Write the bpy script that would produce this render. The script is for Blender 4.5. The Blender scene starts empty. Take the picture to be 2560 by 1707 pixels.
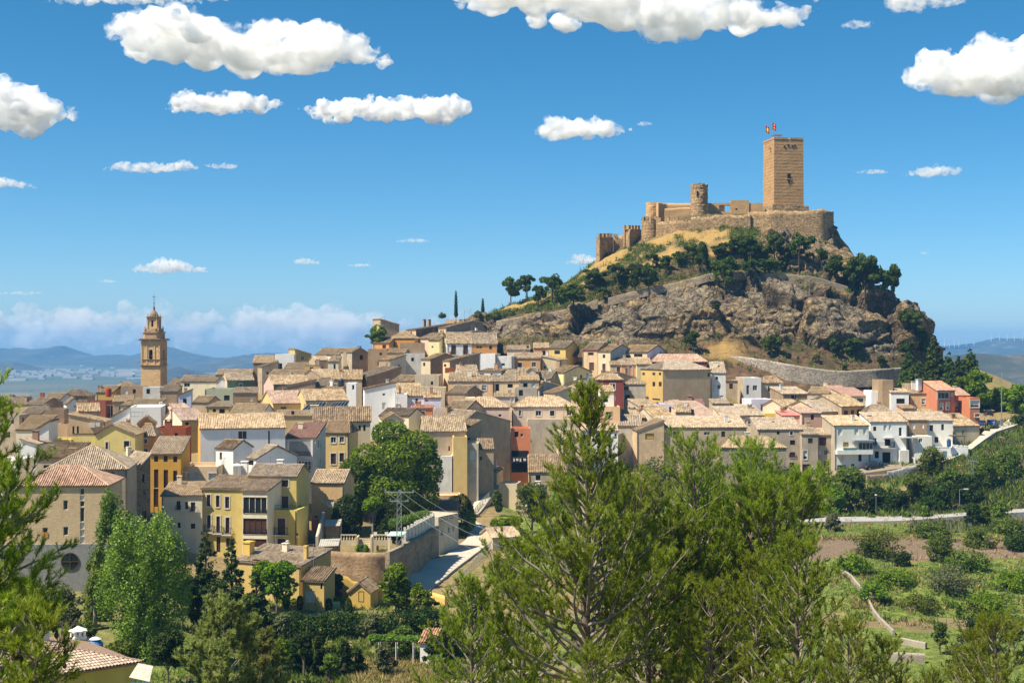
import bpy,math,random
import numpy as np
from mathutils import Vector,Matrix,noise as mnoise

# ---------------------------------------------------------------- camera, light, exposure
S=bpy.context.scene
COL=S.collection
F,CX,HY=3500.0,1280.0,860.0          # focal length in photo pixels, image centre, horizon row
cam=bpy.data.cameras.new('camera')
cam.sensor_width=36.0
cam.lens=36.0*F/2560.0
cam.clip_start,cam.clip_end=0.5,40000.0
cam.shift_y=(HY-853.5)/2560.0
cam_ob=bpy.data.objects.new('camera',cam)
COL.objects.link(cam_ob)
cam_ob.rotation_euler=(math.radians(90),0,0)
S.camera=cam_ob

SUN=Vector((-0.78,-0.37,1.22)).normalized()   # towards the sun: high on the left, slightly in front of the town
w=bpy.data.worlds.new('World')
S.world=w
w.use_nodes=True
nt=w.node_tree
sky=nt.nodes.new('ShaderNodeTexSky')
sky.sky_type='NISHITA'
sky.sun_disc=False
sky.sun_elevation=math.asin(SUN.z)
sky.sun_rotation=math.atan2(SUN.x,SUN.y)
sky.altitude=0
sky.air_density,sky.dust_density,sky.ozone_density=0.6,0.5,4.5
hs=nt.nodes.new('ShaderNodeHueSaturation')
hs.inputs['Saturation'].default_value=1.28
hs.inputs['Hue'].default_value=0.485
nt.links.new(sky.outputs[0],hs.inputs['Color'])
bgn=nt.nodes['Background']
nt.links.new(hs.outputs[0],bgn.inputs[0])
bgn.inputs[1].default_value=0.078
sl=bpy.data.lights.new('sun','SUN')
sl.energy,sl.angle,sl.color=4.7,math.radians(0.53),(1.0,0.91,0.74)
so=bpy.data.objects.new('sun',sl)
COL.objects.link(so)
so.rotation_euler=(-SUN).to_track_quat('-Z','Y').to_euler()
S.view_settings.view_transform='Standard'
S.view_settings.look='None'
S.view_settings.exposure=0.9
S.view_settings.gamma=1.0
cy=S.cycles
cy.max_bounces,cy.diffuse_bounces,cy.glossy_bounces=26,3,2
cy.transmission_bounces,cy.transparent_max_bounces,cy.volume_bounces=4,6,24
cy.sample_clamp_indirect=6.0

rng=np.random.default_rng(7)
R=random.Random(11)

# ---------------------------------------------------------------- helpers
def P(px,py,D):
    """world point seen at photo pixel (px, py) at distance D along the view"""
    return Vector(((px-CX)/F*D,D,(HY-py)/F*D))

def tag(o,label=None,cat=None,group=None,kind=None):
    if label:o['label']=label
    if cat:o['category']=cat
    if group:o['group']=group
    if kind:o['kind']=kind
    return o

def link(o,parent=None):
    COL.objects.link(o)
    if parent is not None:
        o.parent=parent
    return o

def empty(name,loc,label,cat,group=None,rz=0.0):
    o=bpy.data.objects.new(name,None)
    o.empty_display_size=0.5
    o.location=loc
    o.rotation_euler=(0,0,rz)
    link(o)
    return tag(o,label,cat,group)

def np_mesh(name,verts,faces,mats,parent=None,loc=None,smooth=False,midx=None,uv=None,attr=None):
    """verts (n,3); faces (m,3) or (m,4) array; attr: dict name -> (n,) point floats"""
    verts=np.asarray(verts,np.float32);faces=np.asarray(faces,np.int32)
    me=bpy.data.meshes.new(name)
    n,m,k=len(verts),len(faces),faces.shape[1]
    me.vertices.add(n);me.vertices.foreach_set('co',verts.ravel())
    me.loops.add(m*k);me.loops.foreach_set('vertex_index',faces.ravel())
    me.polygons.add(m);me.polygons.foreach_set('loop_start',np.arange(0,m*k,k,dtype=np.int32))
    if not isinstance(mats,(list,tuple)):mats=[mats]
    for mt in mats:me.materials.append(mt)
    if midx is not None:me.polygons.foreach_set('material_index',np.asarray(midx,np.int32))
    if smooth:me.polygons.foreach_set('use_smooth',np.ones(m,bool))
    if uv is not None:
        l=me.uv_layers.new(name='UVMap');l.data.foreach_set('uv',np.asarray(uv,np.float32)[faces.ravel()].ravel())
    if attr:
        for k_,a in attr.items():
            at=me.attributes.new(k_,'FLOAT','POINT');at.data.foreach_set('value',np.asarray(a,np.float32))
    me.update(calc_edges=True)
    o=bpy.data.objects.new(name,me)
    if loc is not None:o.location=loc
    return link(o,parent)

class MB:
    """collects quads and triangles, builds ONE mesh object"""
    def __init__(s):s.v,s.f,s.m=[],[],[]
    def face(s,pts,mi=0):
        b=len(s.v);s.v+=[tuple(p) for p in pts];s.f.append(tuple(range(b,b+len(pts))));s.m.append(mi)
    def box(s,x0,y0,z0,x1,y1,z1,mi=0):
        b=len(s.v)
        s.v+=[(x0,y0,z0),(x1,y0,z0),(x1,y1,z0),(x0,y1,z0),(x0,y0,z1),(x1,y0,z1),(x1,y1,z1),(x0,y1,z1)]
        for q in ((0,3,2,1),(4,5,6,7),(0,1,5,4),(1,2,6,5),(2,3,7,6),(3,0,4,7)):
            s.f.append(tuple(b+i for i in q));s.m.append(mi)
    def prism(s,poly,z0,z1,mi=0):
        n=len(poly);b=len(s.v)
        s.v+=[(p[0],p[1],z0) for p in poly]+[(p[0],p[1],z1) for p in poly]
        s.f.append(tuple(b+i for i in reversed(range(n))));s.m.append(mi)
        s.f.append(tuple(b+n+i for i in range(n)));s.m.append(mi)
        for i in range(n):
            j=(i+1) % n
            s.f.append((b+i,b+j,b+n+j,b+n+i));s.m.append(mi)
    def tube(s,a,b_,r0,r1=None,n=6,mi=0,cap=True):
        a,b_=Vector(a),Vector(b_);r1=r0 if r1 is None else r1
        d=(b_-a)
        if d.length<1e-6:return
        d.normalize();u=d.orthogonal().normalized();w_=d.cross(u)
        k=len(s.v)
        for c,r in ((a,r0),(b_,r1)):
            for i in range(n):
                t=2*math.pi*i/n
                s.v.append(tuple(c+(u*math.cos(t)+w_*math.sin(t))*r))
        for i in range(n):
            j=(i+1) % n
            s.f.append((k+i,k+j,k+n+j,k+n+i));s.m.append(mi)
        if cap:
            s.f.append(tuple(k+i for i in reversed(range(n))));s.m.append(mi)
            s.f.append(tuple(k+n+i for i in range(n)));s.m.append(mi)
    def path(s,pts,rad,n=6,mi=0):
        for i in range(len(pts)-1):s.tube(pts[i],pts[i+1],rad[i],rad[i+1],n,mi,cap=(i==len(pts)-2))
    def lathe(s,c,prof,n=12,mi=0):
        k=len(s.v)
        for r,z in prof:
            for i in range(n):
                t=2*math.pi*i/n
                s.v.append((c[0]+r*math.cos(t),c[1]+r*math.sin(t),c[2]+z))
        for q in range(len(prof)-1):
            for i in range(n):
                j=(i+1) % n
                s.f.append((k+q*n+i,k+q*n+j,k+(q+1)*n+j,k+(q+1)*n+i));s.m.append(mi)
        s.f.append(tuple(k+(len(prof)-1)*n+i for i in range(n)));s.m.append(mi)
    def build(s,name,mats,parent=None,loc=None,smooth=False):
        me=bpy.data.meshes.new(name)
        me.from_pydata(s.v,[],s.f)
        if not isinstance(mats,(list,tuple)):mats=[mats]
        for mt in mats:me.materials.append(mt)
        if len(mats)>1:me.polygons.foreach_set('material_index',s.m)
        if smooth:me.polygons.foreach_set('use_smooth',[True]*len(s.f))
        me.update()
        o=bpy.data.objects.new(name,me)
        if loc is not None:o.location=loc
        return link(o,parent)

def copy_tree(o,parent=None):
    c=o.copy();COL.objects.link(c)
    if parent is not None:c.parent=parent
    for ch in list(o.children):copy_tree(ch,c)
    return c

# ---- vectorised value noise
def _h(ix,iy,iz,s):
    n=(ix*374761393+iy*668265263+iz*2147483647+s*974711) & 0xffffffff
    n=((n ^ (n >> 13))*1274126177) & 0xffffffff
    return ((n ^ (n >> 16)) & 0xffff)/65535.0
def vnoise(p,s=0):
    p=np.asarray(p,np.float64);i=np.floor(p).astype(np.int64);f=p-i
    f=f*f*(3-2*f);x,y,z=i[:,0],i[:,1],i[:,2];fx,fy,fz=f[:,0],f[:,1],f[:,2]
    r=0
    for dx in (0,1):
        for dy in (0,1):
            for dz in (0,1):
                r=r+_h(x+dx,y+dy,z+dz,s)*(fx if dx else 1-fx)*(fy if dy else 1-fy)*(fz if dz else 1-fz)
    return r
def fbm(p,o=4,s=0,g=0.5):
    p=np.asarray(p,np.float64);r=np.zeros(len(p));a=1.0;t=0.0
    for k in range(o):
        r+=a*vnoise(p*(2.03**k)+k*17.3,s+k);t+=a;a *= g
    return r/t

# ---------------------------------------------------------------- materials
MATS={}
def nodes_of(name):
    m=bpy.data.materials.new(name);m.use_nodes=True
    MATS[name]=m
    return m,m.node_tree.nodes,m.node_tree.links,m.node_tree.nodes['Principled BSDF']

def N(ns,t,**kw):
    n=ns.new(t)
    for k,v in kw.items():
        if k in n.inputs.keys():n.inputs[k].default_value=v
        else:setattr(n,k,v)
    return n
def mixc(ns,ls,fac,a,b,mode='MIX'):
    n=ns.new('ShaderNodeMix');n.data_type='RGBA';n.blend_type=mode
    for sock,v in ((n.inputs[0],fac),(n.inputs[6],a),(n.inputs[7],b)):
        if isinstance(v,bpy.types.NodeSocket):ls.new(v,sock)
        elif isinstance(v,(int,float)):sock.default_value=v
        else:sock.default_value=(*v,1) if len(v)==3 else v
    return n.outputs[2]
def ramp(ns,ls,src,pts):
    n=ns.new('ShaderNodeValToRGB');e=n.color_ramp.elements
    while len(e)<len(pts):e.new(0.5)
    for i,(p,c) in enumerate(pts):
        e[i].position=p;e[i].color=(c,c,c,1) if isinstance(c,(int,float)) else (*c,1)
    ls.new(src,n.inputs[0]);return n.outputs[0]
def math_(ns,ls,op,a,b=0.5):
    n=ns.new('ShaderNodeMath');n.operation=op
    for sock,v in ((n.inputs[0],a),(n.inputs[1],b)):
        if isinstance(v,bpy.types.NodeSocket):ls.new(v,sock)
        else:sock.default_value=v
    return n.outputs[0]
def plain(name,c,rough=0.7,metal=0.0,spec=0.3):
    if name in MATS:return MATS[name]
    m,ns,ls,b=nodes_of(name)
    tc=ns.new('ShaderNodeTexCoord')
    no=N(ns,'ShaderNodeTexNoise',Scale=3.0,Detail=4.0);ls.new(tc.outputs['Object'],no.inputs['Vector'])
    f=ramp(ns,ls,no.outputs[0],[(0.3,0.0),(0.7,1.0)])
    ls.new(mixc(ns,ls,f,[x*0.82 for x in c],[min(1,x*1.1) for x in c]),b.inputs['Base Color'])
    b.inputs['Roughness'].default_value=rough;b.inputs['Metallic'].default_value=metal
    b.inputs['Specular IOR Level'].default_value=spec
    return m
# ---------------------------------------------------------------- the houses: table (photo pixels + distance), built further down
HS=[]
def H(label,pos,size,roof,wall,wins=(),chim=(),ant=(),name='house',cat='house',group='houses of the old town',key=None,**kw):
    HS.append(dict(label=label,pos=pos,size=size,roof=roof,wall=wall,wins=wins,chim=chim,ant=ant,name=name,cat=cat,group=group,key=key,**kw))
# pos (xl, xr, eave y, D)   size (wall height, depth, yaw deg)   roof (kind, rise, tile colour)
# window (side, x0, y0, x1, y1, kind)   chimney (px, top y, foot y, width, colour)   antenna (px, top, foot)
# --- front left
H('sandy brick building with tall glazed strip and pinkish tiled roof',(40,269,1217,165),(10.4,9,5),('hip',1.9,'pink'),'sandbrick',
  [('f',200,1220,211,1236,'g'),('f',200,1238,211,1250,'r'),('f',200,1252,211,1266,'g'),('f',200,1268,211,1304,'g'),('f',200,1306,211,1322,'r'),('f',200,1324,211,1340,'r'),('f',200,1342,211,1358,'r'),('f',158,1250,170,1274,'g'),('f',158,1316,171,1338,'g'),('f',106,1318,120,1340,'g')],
  key='brickbld',name='civic_building',cat='building',group=None)
H('grey rendered house with broad hipped roof behind the brick building',(112,318,1177,180),(11,12,9),('hip',2.6,'tan'),'greige',[('f',270,1180,286,1198,'b'),('f',279,1228,287,1250,'b')],hipr=0.06)
H('narrow house with rough stone gable side and orange left face',(342,376,1176,193),(11,8,38),('sl',2.0,'tan'),'rubble',[('f',356,1186,361,1205,'o'),('f',358,1222,363,1238,'g'),('f',355,1277,366,1294,'d')],lwall='orange',key='stonehouse')
H('tall ochre orange house with rows of dark shutters',(376,452,1136,205),(12.5,7.5,3),('sf',2.0,'tan'),'ochre_or',
  [('f',385,1139,395,1154,'s'),('f',409,1139,419,1154,'s'),('f',433,1140,443,1155,'s'),('f',385,1173,396,1219,'s'),('f',409,1174,420,1219,'s'),('f',433,1176,443,1220,'s'),('f',384,1221,396,1266,'s'),('f',384,1263,396,1290,'d')],key='orange')
H('long white house with ochre gable and wide mottled roof',(501,713,1073,222),(11,9.5,15),('gx',2.0,'pale'),'white',
  [('f',595,1077,617,1097,'g'),('f',670,1076,675,1110,'g'),('f',671,1115,683,1130,'g'),('l',459,1081,469,1103,'S'),('l',477,1082,489,1104,'S')],lwall='ochre_or',ant=[(538,1093,1120)],key='longwhite')
H('small white annex with red brown shed roof against the long white house',(540,583,1121,213),(6,5,-24),('gx',1.1,'brown'),'white',[('f',549,1130,555,1149,'k'),('f',563,1132,569,1137,'g')])
H('small white gabled house with white chimney behind the yellow building',(618,640,1146,209),(6,8,-40),('gx',1.7,'tan'),'white',[('f',620,1150,634,1163,'b')],chim=[(660,1122,1147,0.75,'white')])
H('pale peach flat roofed house with dark tile cornice and white blinds',(452,545,1166,208),(9,8,2),('flat',0.6,'tan'),'peach',[('f',476,1183,495,1199,'R'),('f',522,1183,541,1199,'R')],cornice=True)
H('cream three storey house with little barred windows left of the yellow one',(404,505,1240,197),(10,7,3),('sf',1.2,'tan'),'cream',
  [('f',441,1252,451,1273,'s'),('f',463,1253,470,1272,'s'),('f',477,1255,488,1277,'s'),('f',443,1305,452,1320,'g'),('f',477,1308,488,1321,'s')],key='creamhouse')
H('yellow apartment house with glazed loggia bay and stone corner',(622,741,1191,203),(13,8,-5),('gx',1.35,'tan'),'yellow',
  [('f',703,1199,721,1216,'S'),('f',704,1240,721,1272,'D'),('r',763,1232,766,1253,'g'),('r',764,1170,766,1208,'g')],chim=[(612,1152,1180,0.95,'white'),(701,1148,1168,0.9,'white')],key='yellow')
H('peach rendered house with ribbed tile roof beside the big round tree',(779,859,1208,216),(11.5,9,-4),('gx',1.6,'tan'),'peachdark',[('f',818,1248,835,1268,'r'),('f',786,1288,795,1296,'g')],chim=[(815,1176,1206,0.8,'brick')],key='peach')
H('low ochre farmhouse with long roof and white door below the yellow house',(585,752,1402,172),(5.4,6.5,-26),('sf',1.1,'tan'),'yellowdark',
  [('f',631,1397,648,1415,'o'),('f',664,1408,677,1416,'o'),('f',703,1413,718,1428,'o'),('r',782,1402,786,1420,'o')],key='farm')
H('bright yellow gabled house with stepped left wing',(240,338,1088,240),(9.5,9,4),('gy',1.7,'tan'),'yellowpale',[('f',264,1105,270,1122,'S'),('f',310,1102,323,1120,'B')],apex=-0.15,ant=[(276,1010,1080)])
H('stepped left wing of the bright yellow gabled house',(178,239,1087,240.5),(8,8,4),('sb',0.8,'tan'),'yellowpale',[('f',208,1107,214,1125,'S')])
H('low yellow porch block with wide dark opening left of the stepped wing',(122,177,1099,239),(6,7,4),('flat',0.4,'tan'),'yellowpale',[('f',132,1108,157,1124,'s'),('f',170,1108,176,1126,'s')])
H('orange house with white framed windows right of the yellow gable',(340,387,1092,248),(8.5,8,6),('hip',1.9,'tan'),'orange',[('f',356,1097,368,1109,'G'),('f',353,1122,369,1146,'D')],chim=[(370,1057,1085,1.0,'orange')],hipr=0.3)
H('small ochre gable house with orange chimney behind the orange house',(345,389,1062,262),(7,8,14),('gy',1.3,'tan'),'ochre_or',chim=[(321,1045,1060,0.8,'orange')])
H('dark red brick house with flat parapet left of the ochre gable',(391,465,1069,258),(8,7,5),('flat',0.5,'tan'),'redbrick',chim=[(421,1048,1070,1.3,'redbrick')])
H('pale blue strip of house between orange wall and red brick',(388,398,1094,252),(7,5,4),('flat',0.3,'tan'),'blue')
H('tan windowless shed roofed house with two air conditioners',(172,263,1056,275),(8,8,8),('sr',1.5,'tan'),'tan',[('f',181,1065,186,1083,'s'),('f',192,1065,197,1083,'s')],key='achouse')
H('low tan annex left of the house with two air conditioners',(138,171,1060,276),(6,6,4),('flat',0.3,'tan'),'tan')
H('big white house with pale shed roof and glass block window',(263,325,1053,290),(9,12,10),('sl',2.9,'pale'),'white')
H('white wall house with long glass block window',(326,405,1017,289),(9,12,10),('flat',0.3,'tan'),'white',[('f',325,1028,357,1040,'g')],chim=[(402,1005,1050,0.7,'white')])
H('bare brown brick box house above the left tree branch',(114,160,1023,280),(12,7,10),('flat',0.3,'tan'),'brown')
H('white house with small brown roof at the far left above the pine',(84,122,1080,235),(8,7,6),('sl',1.6,'tan'),'white',[('f',66,1094,82,1108,'o')])
H('white block house beside the left pine branch tip',(52,92,1112,215),(9,6,0),('sr',0.8,'tan'),'white')
H('white house with small square window at the left picture edge',(-20,42,1150,205),(9,7,0),('flat',0.4,'tan'),'white',[('f',2,1160,9,1182,'b')])
H('brown roofed low house right of the left pine, white below',(93,192,1146,204),(8,8,4),('sf',1.6,'brown'),'greige',[('f',109,1162,124,1176,'b')],chim=[(130,1112,1122,0.5,'grey'),(182,1120,1132,1.1,'brown')])
H('long brown parapet wall house at the left picture edge',(-30,82,1021,300),(8,7,0),('flat',0.4,'tan'),'brownpale')
H('pale house under the long brown parapet at left',(0,48,1037,272),(9,6,0),('flat',0.4,'tan'),'greige')
H('low house with broad tan roof below the brown brick box',(40,106,1076,262),(5,9,2),('sf',2.2,'tan'),'cream')
H('tan roofed house with pale gable left of the brown box',(52,101,1037,292),(8,8,-8),('gx',1.4,'tan'),'cream')
H('low house with dark tan roof at the far left skyline',(-15,62,1011,345),(7,9,3),('gx',1.8,'tan'),'brown',ant=[(12,980,1000)])
H('second low skyline house from the left edge, with brown gable',(62,104,1013,340),(7,8,-25),('gx',1.6,'tan'),'brown',chim=[(66,990,1002,0.9,'brown')],ant=[(55,962,995),(78,975,998)])
H('white skyline house with small brown roof left of the hipped one',(108,150,1000,352),(8,8,-6),('gx',1.5,'tan'),'white',chim=[(106,981,992,0.9,'redbrick')])
H('skyline house with brown hipped roof left of the church',(148,218,992,360),(7,9,4),('hip',1.6,'brown'),'brown',ant=[(181,960,980),(147,965,985)],hipr=0.4)
H('small white gable house below the brown hipped roof',(166,204,1012,330),(6,8,22),('gy',1.4,'pale'),'white',[('f',185,1013,193,1018,'g')],ant=[(208,974,1020)])
H('flat brown brick house left of the red water tank',(225,264,1002,335),(6,6,0),('flat',0.3,'tan'),'redbrick',ant=[(228,975,1003)])
H('small yellow house with tiled roof behind the red tank',(241,282,982,372),(7,7,0),('sf',1.6,'tan'),'ochre',chim=[(250,963,973,1.0,'brown')])
H('tan roofed house directly left of the church tower foot',(280,330,972,378),(8,9,0),('hip',1.6,'tan'),'cream',chim=[(307,953,970,0.95,'brown')],ant=[(325,940,965)])
H('brown rendered block in front of the church tower',(302,357,967,366),(9,9,6),('flat',0.3,'tan'),'brown',ant=[(278,985,1050)])
H('whitewashed wall house in front of the church tower',(357,400,968,362),(9,8,6),('flat',0.3,'tan'),'whitegrey')
H('brown house with small tiled roof right of the church front',(400,443,980,358),(9,8,4),('sf',1.4,'tan'),'brown')
H('tan tiled church nave roof right of the tower foot',(418,448,963,396),(9,12,0),('sf',1.8,'tan'),'brownpale',name='church_nave',cat='church',group=None)
H('pale blue white house right of the church, roof sloping left',(446,478,990,340),(6,7,10),('sl',1.3,'tan'),'bluewhite')
H('long tan roofed house behind the green grey block',(452,540,955,388),(7,9,0),('gx',1.6,'tan'),'cream',[('f',460,957,475,967,'g')],ant=[(489,913,945)],chim=[(470,930,945,0.7,'brown')])
H('green grey rendered house with one dark window',(512,583,972,352),(12,10,0),('flat',0.3,'tan'),'greengrey',[('f',560,988,574,1001,'o')],chim=[(534,968,975,0.6,'brick')])
H('brown house with low roof right of the green grey one',(584,642,984,346),(10,9,8),('sf',1.2,'tan'),'brown',chim=[(615,970,982,0.7,'red')])
H('pink end gabled house with mottled tan roof',(568,635,952,362),(8,10,20),('gx',2.0,'tan'),'greendark',lwall='pinkpale',wins=[('f',598,959,606,968,'G')])
H('house with small white arched dormer left of the pink gable',(540,566,955,366),(6,6,0),('gy',1.2,'tan'),'whitegrey',[('f',544,950,555,956,'r')])
H('tiled roof row behind the pink gabled house',(540,628,938,385),(6,8,0),('gx',1.4,'tan'),'brownpale',chim=[(497,962,972,0.6,'brick')])
# --- left middle
H('ridged tan roof house left of the glass block wall',(195,250,1030,318),(6,9,20),('gx',1.7,'tan'),'brownpale',ant=[(150,1000,1040)])
H('pale roofed low house below the brown church block',(282,330,1006,335),(6,8,12),('sf',1.2,'tan'),'brownpale')
H('long low tan roof below the whitewashed church wall',(302,396,1016,322),(7,8,2),('sf',1.3,'tan'),'cream')
H('house with pinkish mottled roof and pale left gable in left middle',(455,512,1052,283),(8,9,38),('gx',2.2,'pink'),'ochre',lwall='cream',wins=[('f',463,1055,472,1062,'o')],chim=[(430,1022,1035,0.8,'pinkpale')])
H('raised pinkish shed roof behind the mottled pink roof',(446,482,1030,296),(9,9,38),('gx',1.5,'pink'),'pinkpale')
H('small ochre house with dark windows under a tan roof',(517,572,1019,300),(8,7,0),('hip',1.1,'tan'),'ochre',[('f',548,1022,562,1033,'o'),('f',532,1022,540,1030,'o')],ant=[(547,1012,1050)])
H('jumbled tan roof house right of the pale mottled roof',(480,520,1008,312),(8,8,-10),('gx',1.4,'tan'),'brownpale',ant=[(492,1015,1045)])
H('low tan roof between the ochre house and the long white roof',(497,540,1056,272),(6,7,10),('sf',1.3,'tan'),'ochre',[('f',517,1045,524,1052,'b')])
H('wide mottled gable roof house with white lower wall',(574,655,1037,288),(7,9,-8),('gx',2.0,'tan'),'white',chim=[(660,1018,1035,0.8,'brown')])
H('tan roof just above the long white house',(600,700,1063,262),(6,9,8),('sf',1.8,'tan'),'ochre',key='skylitroof')
H('yellow ochre house with broad pinkish tiled roof',(683,788,1010,306),(10,11,24),('gx',2.6,'pink'),'ochrepale',[('f',727,1028,736,1036,'o'),('f',702,1017,716,1022,'b')],ant=[(711,975,1010)])
H('tan roofed house carrying the two dark solar panels',(765,870,1003,303),(9,11,20),('gx',2.3,'tan'),'ochrepale',key='solar')
H('ochre house with a stout tile capped chimney tower',(690,800,1042,286),(8,7,6),('sf',0.9,'tan'),'ochrepale',[('f',728,1027,736,1036,'o')],chim=[(786,1012,1052,1.6,'cream')])
H('cream house with four small arched attic windows',(783,926,1055,256),(11,10,6),('gx',2.4,'brown'),'creamwarm',
  [('f',870,1064,876,1078,'o'),('f',883,1063,889,1077,'o'),('f',896,1063,902,1077,'o'),('f',908,1062,914,1077,'o'),('f',888,1110,892,1120,'b')],key='arched')
H('ochre house with white framed windows and long skylight',(790,872,1084,246),(10,9,-4),('hip',1.9,'brown'),'ochrepale',
  [('f',794,1092,808,1106,'S'),('f',827,1092,840,1107,'G'),('f',849,1091,860,1106,'G'),('f',794,1135,806,1154,'S'),('f',827,1133,840,1160,'S'),('f',849,1132,860,1154,'S')],key='ochreskylight',hipr=0.75)
H('house with pinkish red roof, open loggia and glazed veranda',(713,789,1096,232),(9,9,-3),('sf',2.0,'redpale'),'whitegrey',key='loggia')
H('tall white house with sloping parapet in mid town',(911,990,974,306),(11,8,8),('sl',1.4,'tan'),'white',[('f',956,983,963,989,'g'),('f',955,1006,964,1024,'r')],ant=[(900,985,1010)])
H('white block with grey framed window right of the tall white house',(990,1018,985,304),(10,7,4),('flat',0.3,'tan'),'white',[('f',988,1010,998,1020,'G')],chim=[(1000,965,985,0.5,'brick')])
H('lilac white house with wide window and terrace',(1018,1060,992,309),(8,7,4),('sf',1.9,'tan'),'lilac',[('f',1018,996,1036,1006,'g'),('f',1038,995,1045,1012,'g')])
H('second lilac white house with tiny window under tan roof',(1061,1102,996,307),(8,7,4),('sf',1.5,'tan'),'lilac',[('f',1062,998,1070,1004,'g')])
H('small deep orange house with red eave and one framed window',(1028,1081,1022,300),(7,6,2),('sf',0.5,'redpale'),'orangered',[('f',1047,1028,1062,1037,'B')])
H('grey beige house with flat terrace right of the deep orange house',(1085,1126,1022,298),(8,6,2),('flat',0.9,'tan'),'pinkgrey',[('f',1100,1031,1116,1040,'R')])
H('low brown tile roof below the tall white house',(948,1022,1040,288),(5,8,-20),('gx',1.4,'brown'),'cream',[('f',962,1036,972,1042,'o')])
H('little cream gable left of the broad mottled roof',(960,1010,1052,272),(6,8,10),('gy',1.2,'tan'),'cream',chim=[(994,1042,1052,1.2,'red')])
H('broad house with large shaggy mottled roof above the round tree',(1060,1166,1080,262),(13,11,8),('gx',2.6,'tan'),'greige',[('f',1121,1115,1125,1127,'o')],ant=[(1066,1038,1050)],key='shaggy')
H('yellow rendered strip house right of the round tree',(1133,1168,1092,258),(15,6,4),('flat',0.4,'tan'),'ochrepale')
H('narrow beige house with blue trim right of the yellow strip',(1168,1196,1108,259),(11,6,0),('flat',0.3,'tan'),'beigegrey',[('f',1175,1127,1190,1150,'r'),('f',1168,1093,1177,1100,'o')])
H('brown lean-to house with shabby roof against the grey gable',(1197,1234,1124,262),(9,5,4),('sf',1.6,'brown'),'brownpale',[('f',1199,1141,1205,1150,'b')])
H('big grey rendered gable house with pale yellow left face',(1158,1276,1058,278),(15,13,32),('gy',2.2,'pale'),'greygable',lwall='yellowcream',apex=-0.45,ant=[(1195,1015,1070)])
H('small brown shed roof standing before the grey gable',(1156,1203,1078,268),(10,5,30),('sl',1.8,'tan'),'brownpale')
H('bright terracotta walled house with cluttered dark balcony',(1277,1326,1071,284),(15,7,0),('flat',0.5,'tan'),'terracotta',key='terracotta')
H('long pale pink house with hipped roof above stained walls',(1283,1442,1019,300),(6.5,10,4),('hip',2.0,'pale'),'pinkbeige',
  [('f',1297,1025,1303,1039,'G'),('f',1339,1026,1353,1039,'G'),('f',1375,1026,1386,1039,'B'),('f',1417,1025,1429,1038,'G')],hipr=0.5,key='pinklong')
H('stained grey beige tall wall block below the pale pink house',(1320,1446,1048,296),(13,6,3),('flat',0.2,'tan'),'stained')
H('dark corrugated roof shed at the foot of the stained wall',(1322,1420,1182,268),(6,9,0),('sf',2.6,'brown'),'brownpale',key='ribshed')
H('small sandy house with tan roof behind the parked black car',(1178,1242,1180,270),(6,8,-8),('sr',1.3,'tan'),'sandwall')
H('low white house with brown roof beside the parked black car',(1130,1180,1180,266),(5,7,0),('sf',1.6,'brown'),'white',[('f',1163,1200,1173,1213,'b')])
H('slender white house end with grey box, right of the round tree',(1094,1130,1140,258),(13,6,0),('flat',0.3,'tan'),'whitegrey',key='slender')
H('little beige hut with flat pale roof right of the car',(1248,1292,1208,262),(6,5,-10),('flat',0.2,'tan'),'sandwall',[('f',1248,1222,1256,1240,'k')])
H('low stone shed with dark tile roof beside the beige hut',(1293,1345,1240,255),(5,7,-15),('sf',1.4,'brown'),'brownpale')
# --- upper left slope
H('brown house with steep tan roof at the town skyline, right of the plain',(633,690,909,388),(9,8,6),('sf',2.0,'tan'),'brown',ant=[(604,910,935),(579,918,935)])
H('white house with tall white stepped wall on the skyline',(688,737,885,392),(11,9,0),('flat',0.3,'tan'),'white',[('f',692,908,706,922,'g')],ant=[(720,867,885)],key='steppedwhite')
H('ochre olive shed roofed house right of the white stepped wall',(737,778,886,394),(9,9,20),('sr',1.4,'tan'),'olive',ant=[(768,878,890)])
H('tan roofed house with white clerestory windows below the olive wall',(708,771,924,374),(6,8,0),('sf',1.6,'tan'),'white',[('f',750,927,755,931,'g'),('f',757,927,762,931,'g'),('f',764,927,769,931,'g')])
H('bright ochre gable wall in the tan roofs of upper left',(762,803,914,368),(9,6,0),('sb',0.6,'tan'),'ochre')
H('brown brick shed under the ochre gable',(655,696,918,380),(7,7,20),('sl',1.2,'tan'),'brownpale')
H('long low roof row with two skylights, left upper town',(672,780,940,362),(6,9,-6),('gx',1.4,'tan'),'brownpale',chim=[(752,925,938,0.8,'brown')])
H('pink walled house with large tan roof in left upper town',(684,790,962,348),(8,10,24),('gx',2.2,'tan'),'greendark',lwall='pink',ant=[(652,935,975)])
H('broad bare brick shed house in front of the pink wall',(692,788,972,337),(8,8,6),('sl',1.9,'tan'),'brown',chim=[(775,945,960,0.7,'brown')],key='brickshed')
H('tan roof right of the bare brick shed',(786,818,966,342),(7,8,0),('sf',1.6,'tan'),'greendark',chim=[(826,957,965,1.3,'cream')])
H('open fronted tan shed below the mottled roofs',(800,845,975,332),(6,6,-30),('sf',1.3,'tan'),'tan')
H('white roof terrace room with dark tank beside it',(866,890,957,325),(6,5,0),('flat',0.2,'tan'),'white',[('f',880,962,886,974,'g')])
H('brown rendered tall house with patched chimney breast',(880,921,882,376),(12,10,24),('gy',1.2,'tan'),'brown',lwall='greige',chim=[(898,865,890,1.0,'brick')],ant=[(873,938,950)])
H('beige house with green shutter left of the brown rendered house',(858,880,880,380),(8,7,0),('flat',0.5,'tan'),'creamdark',[('f',866,882,874,891,'g'),('f',848,880,854,891,'n')])
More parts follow.
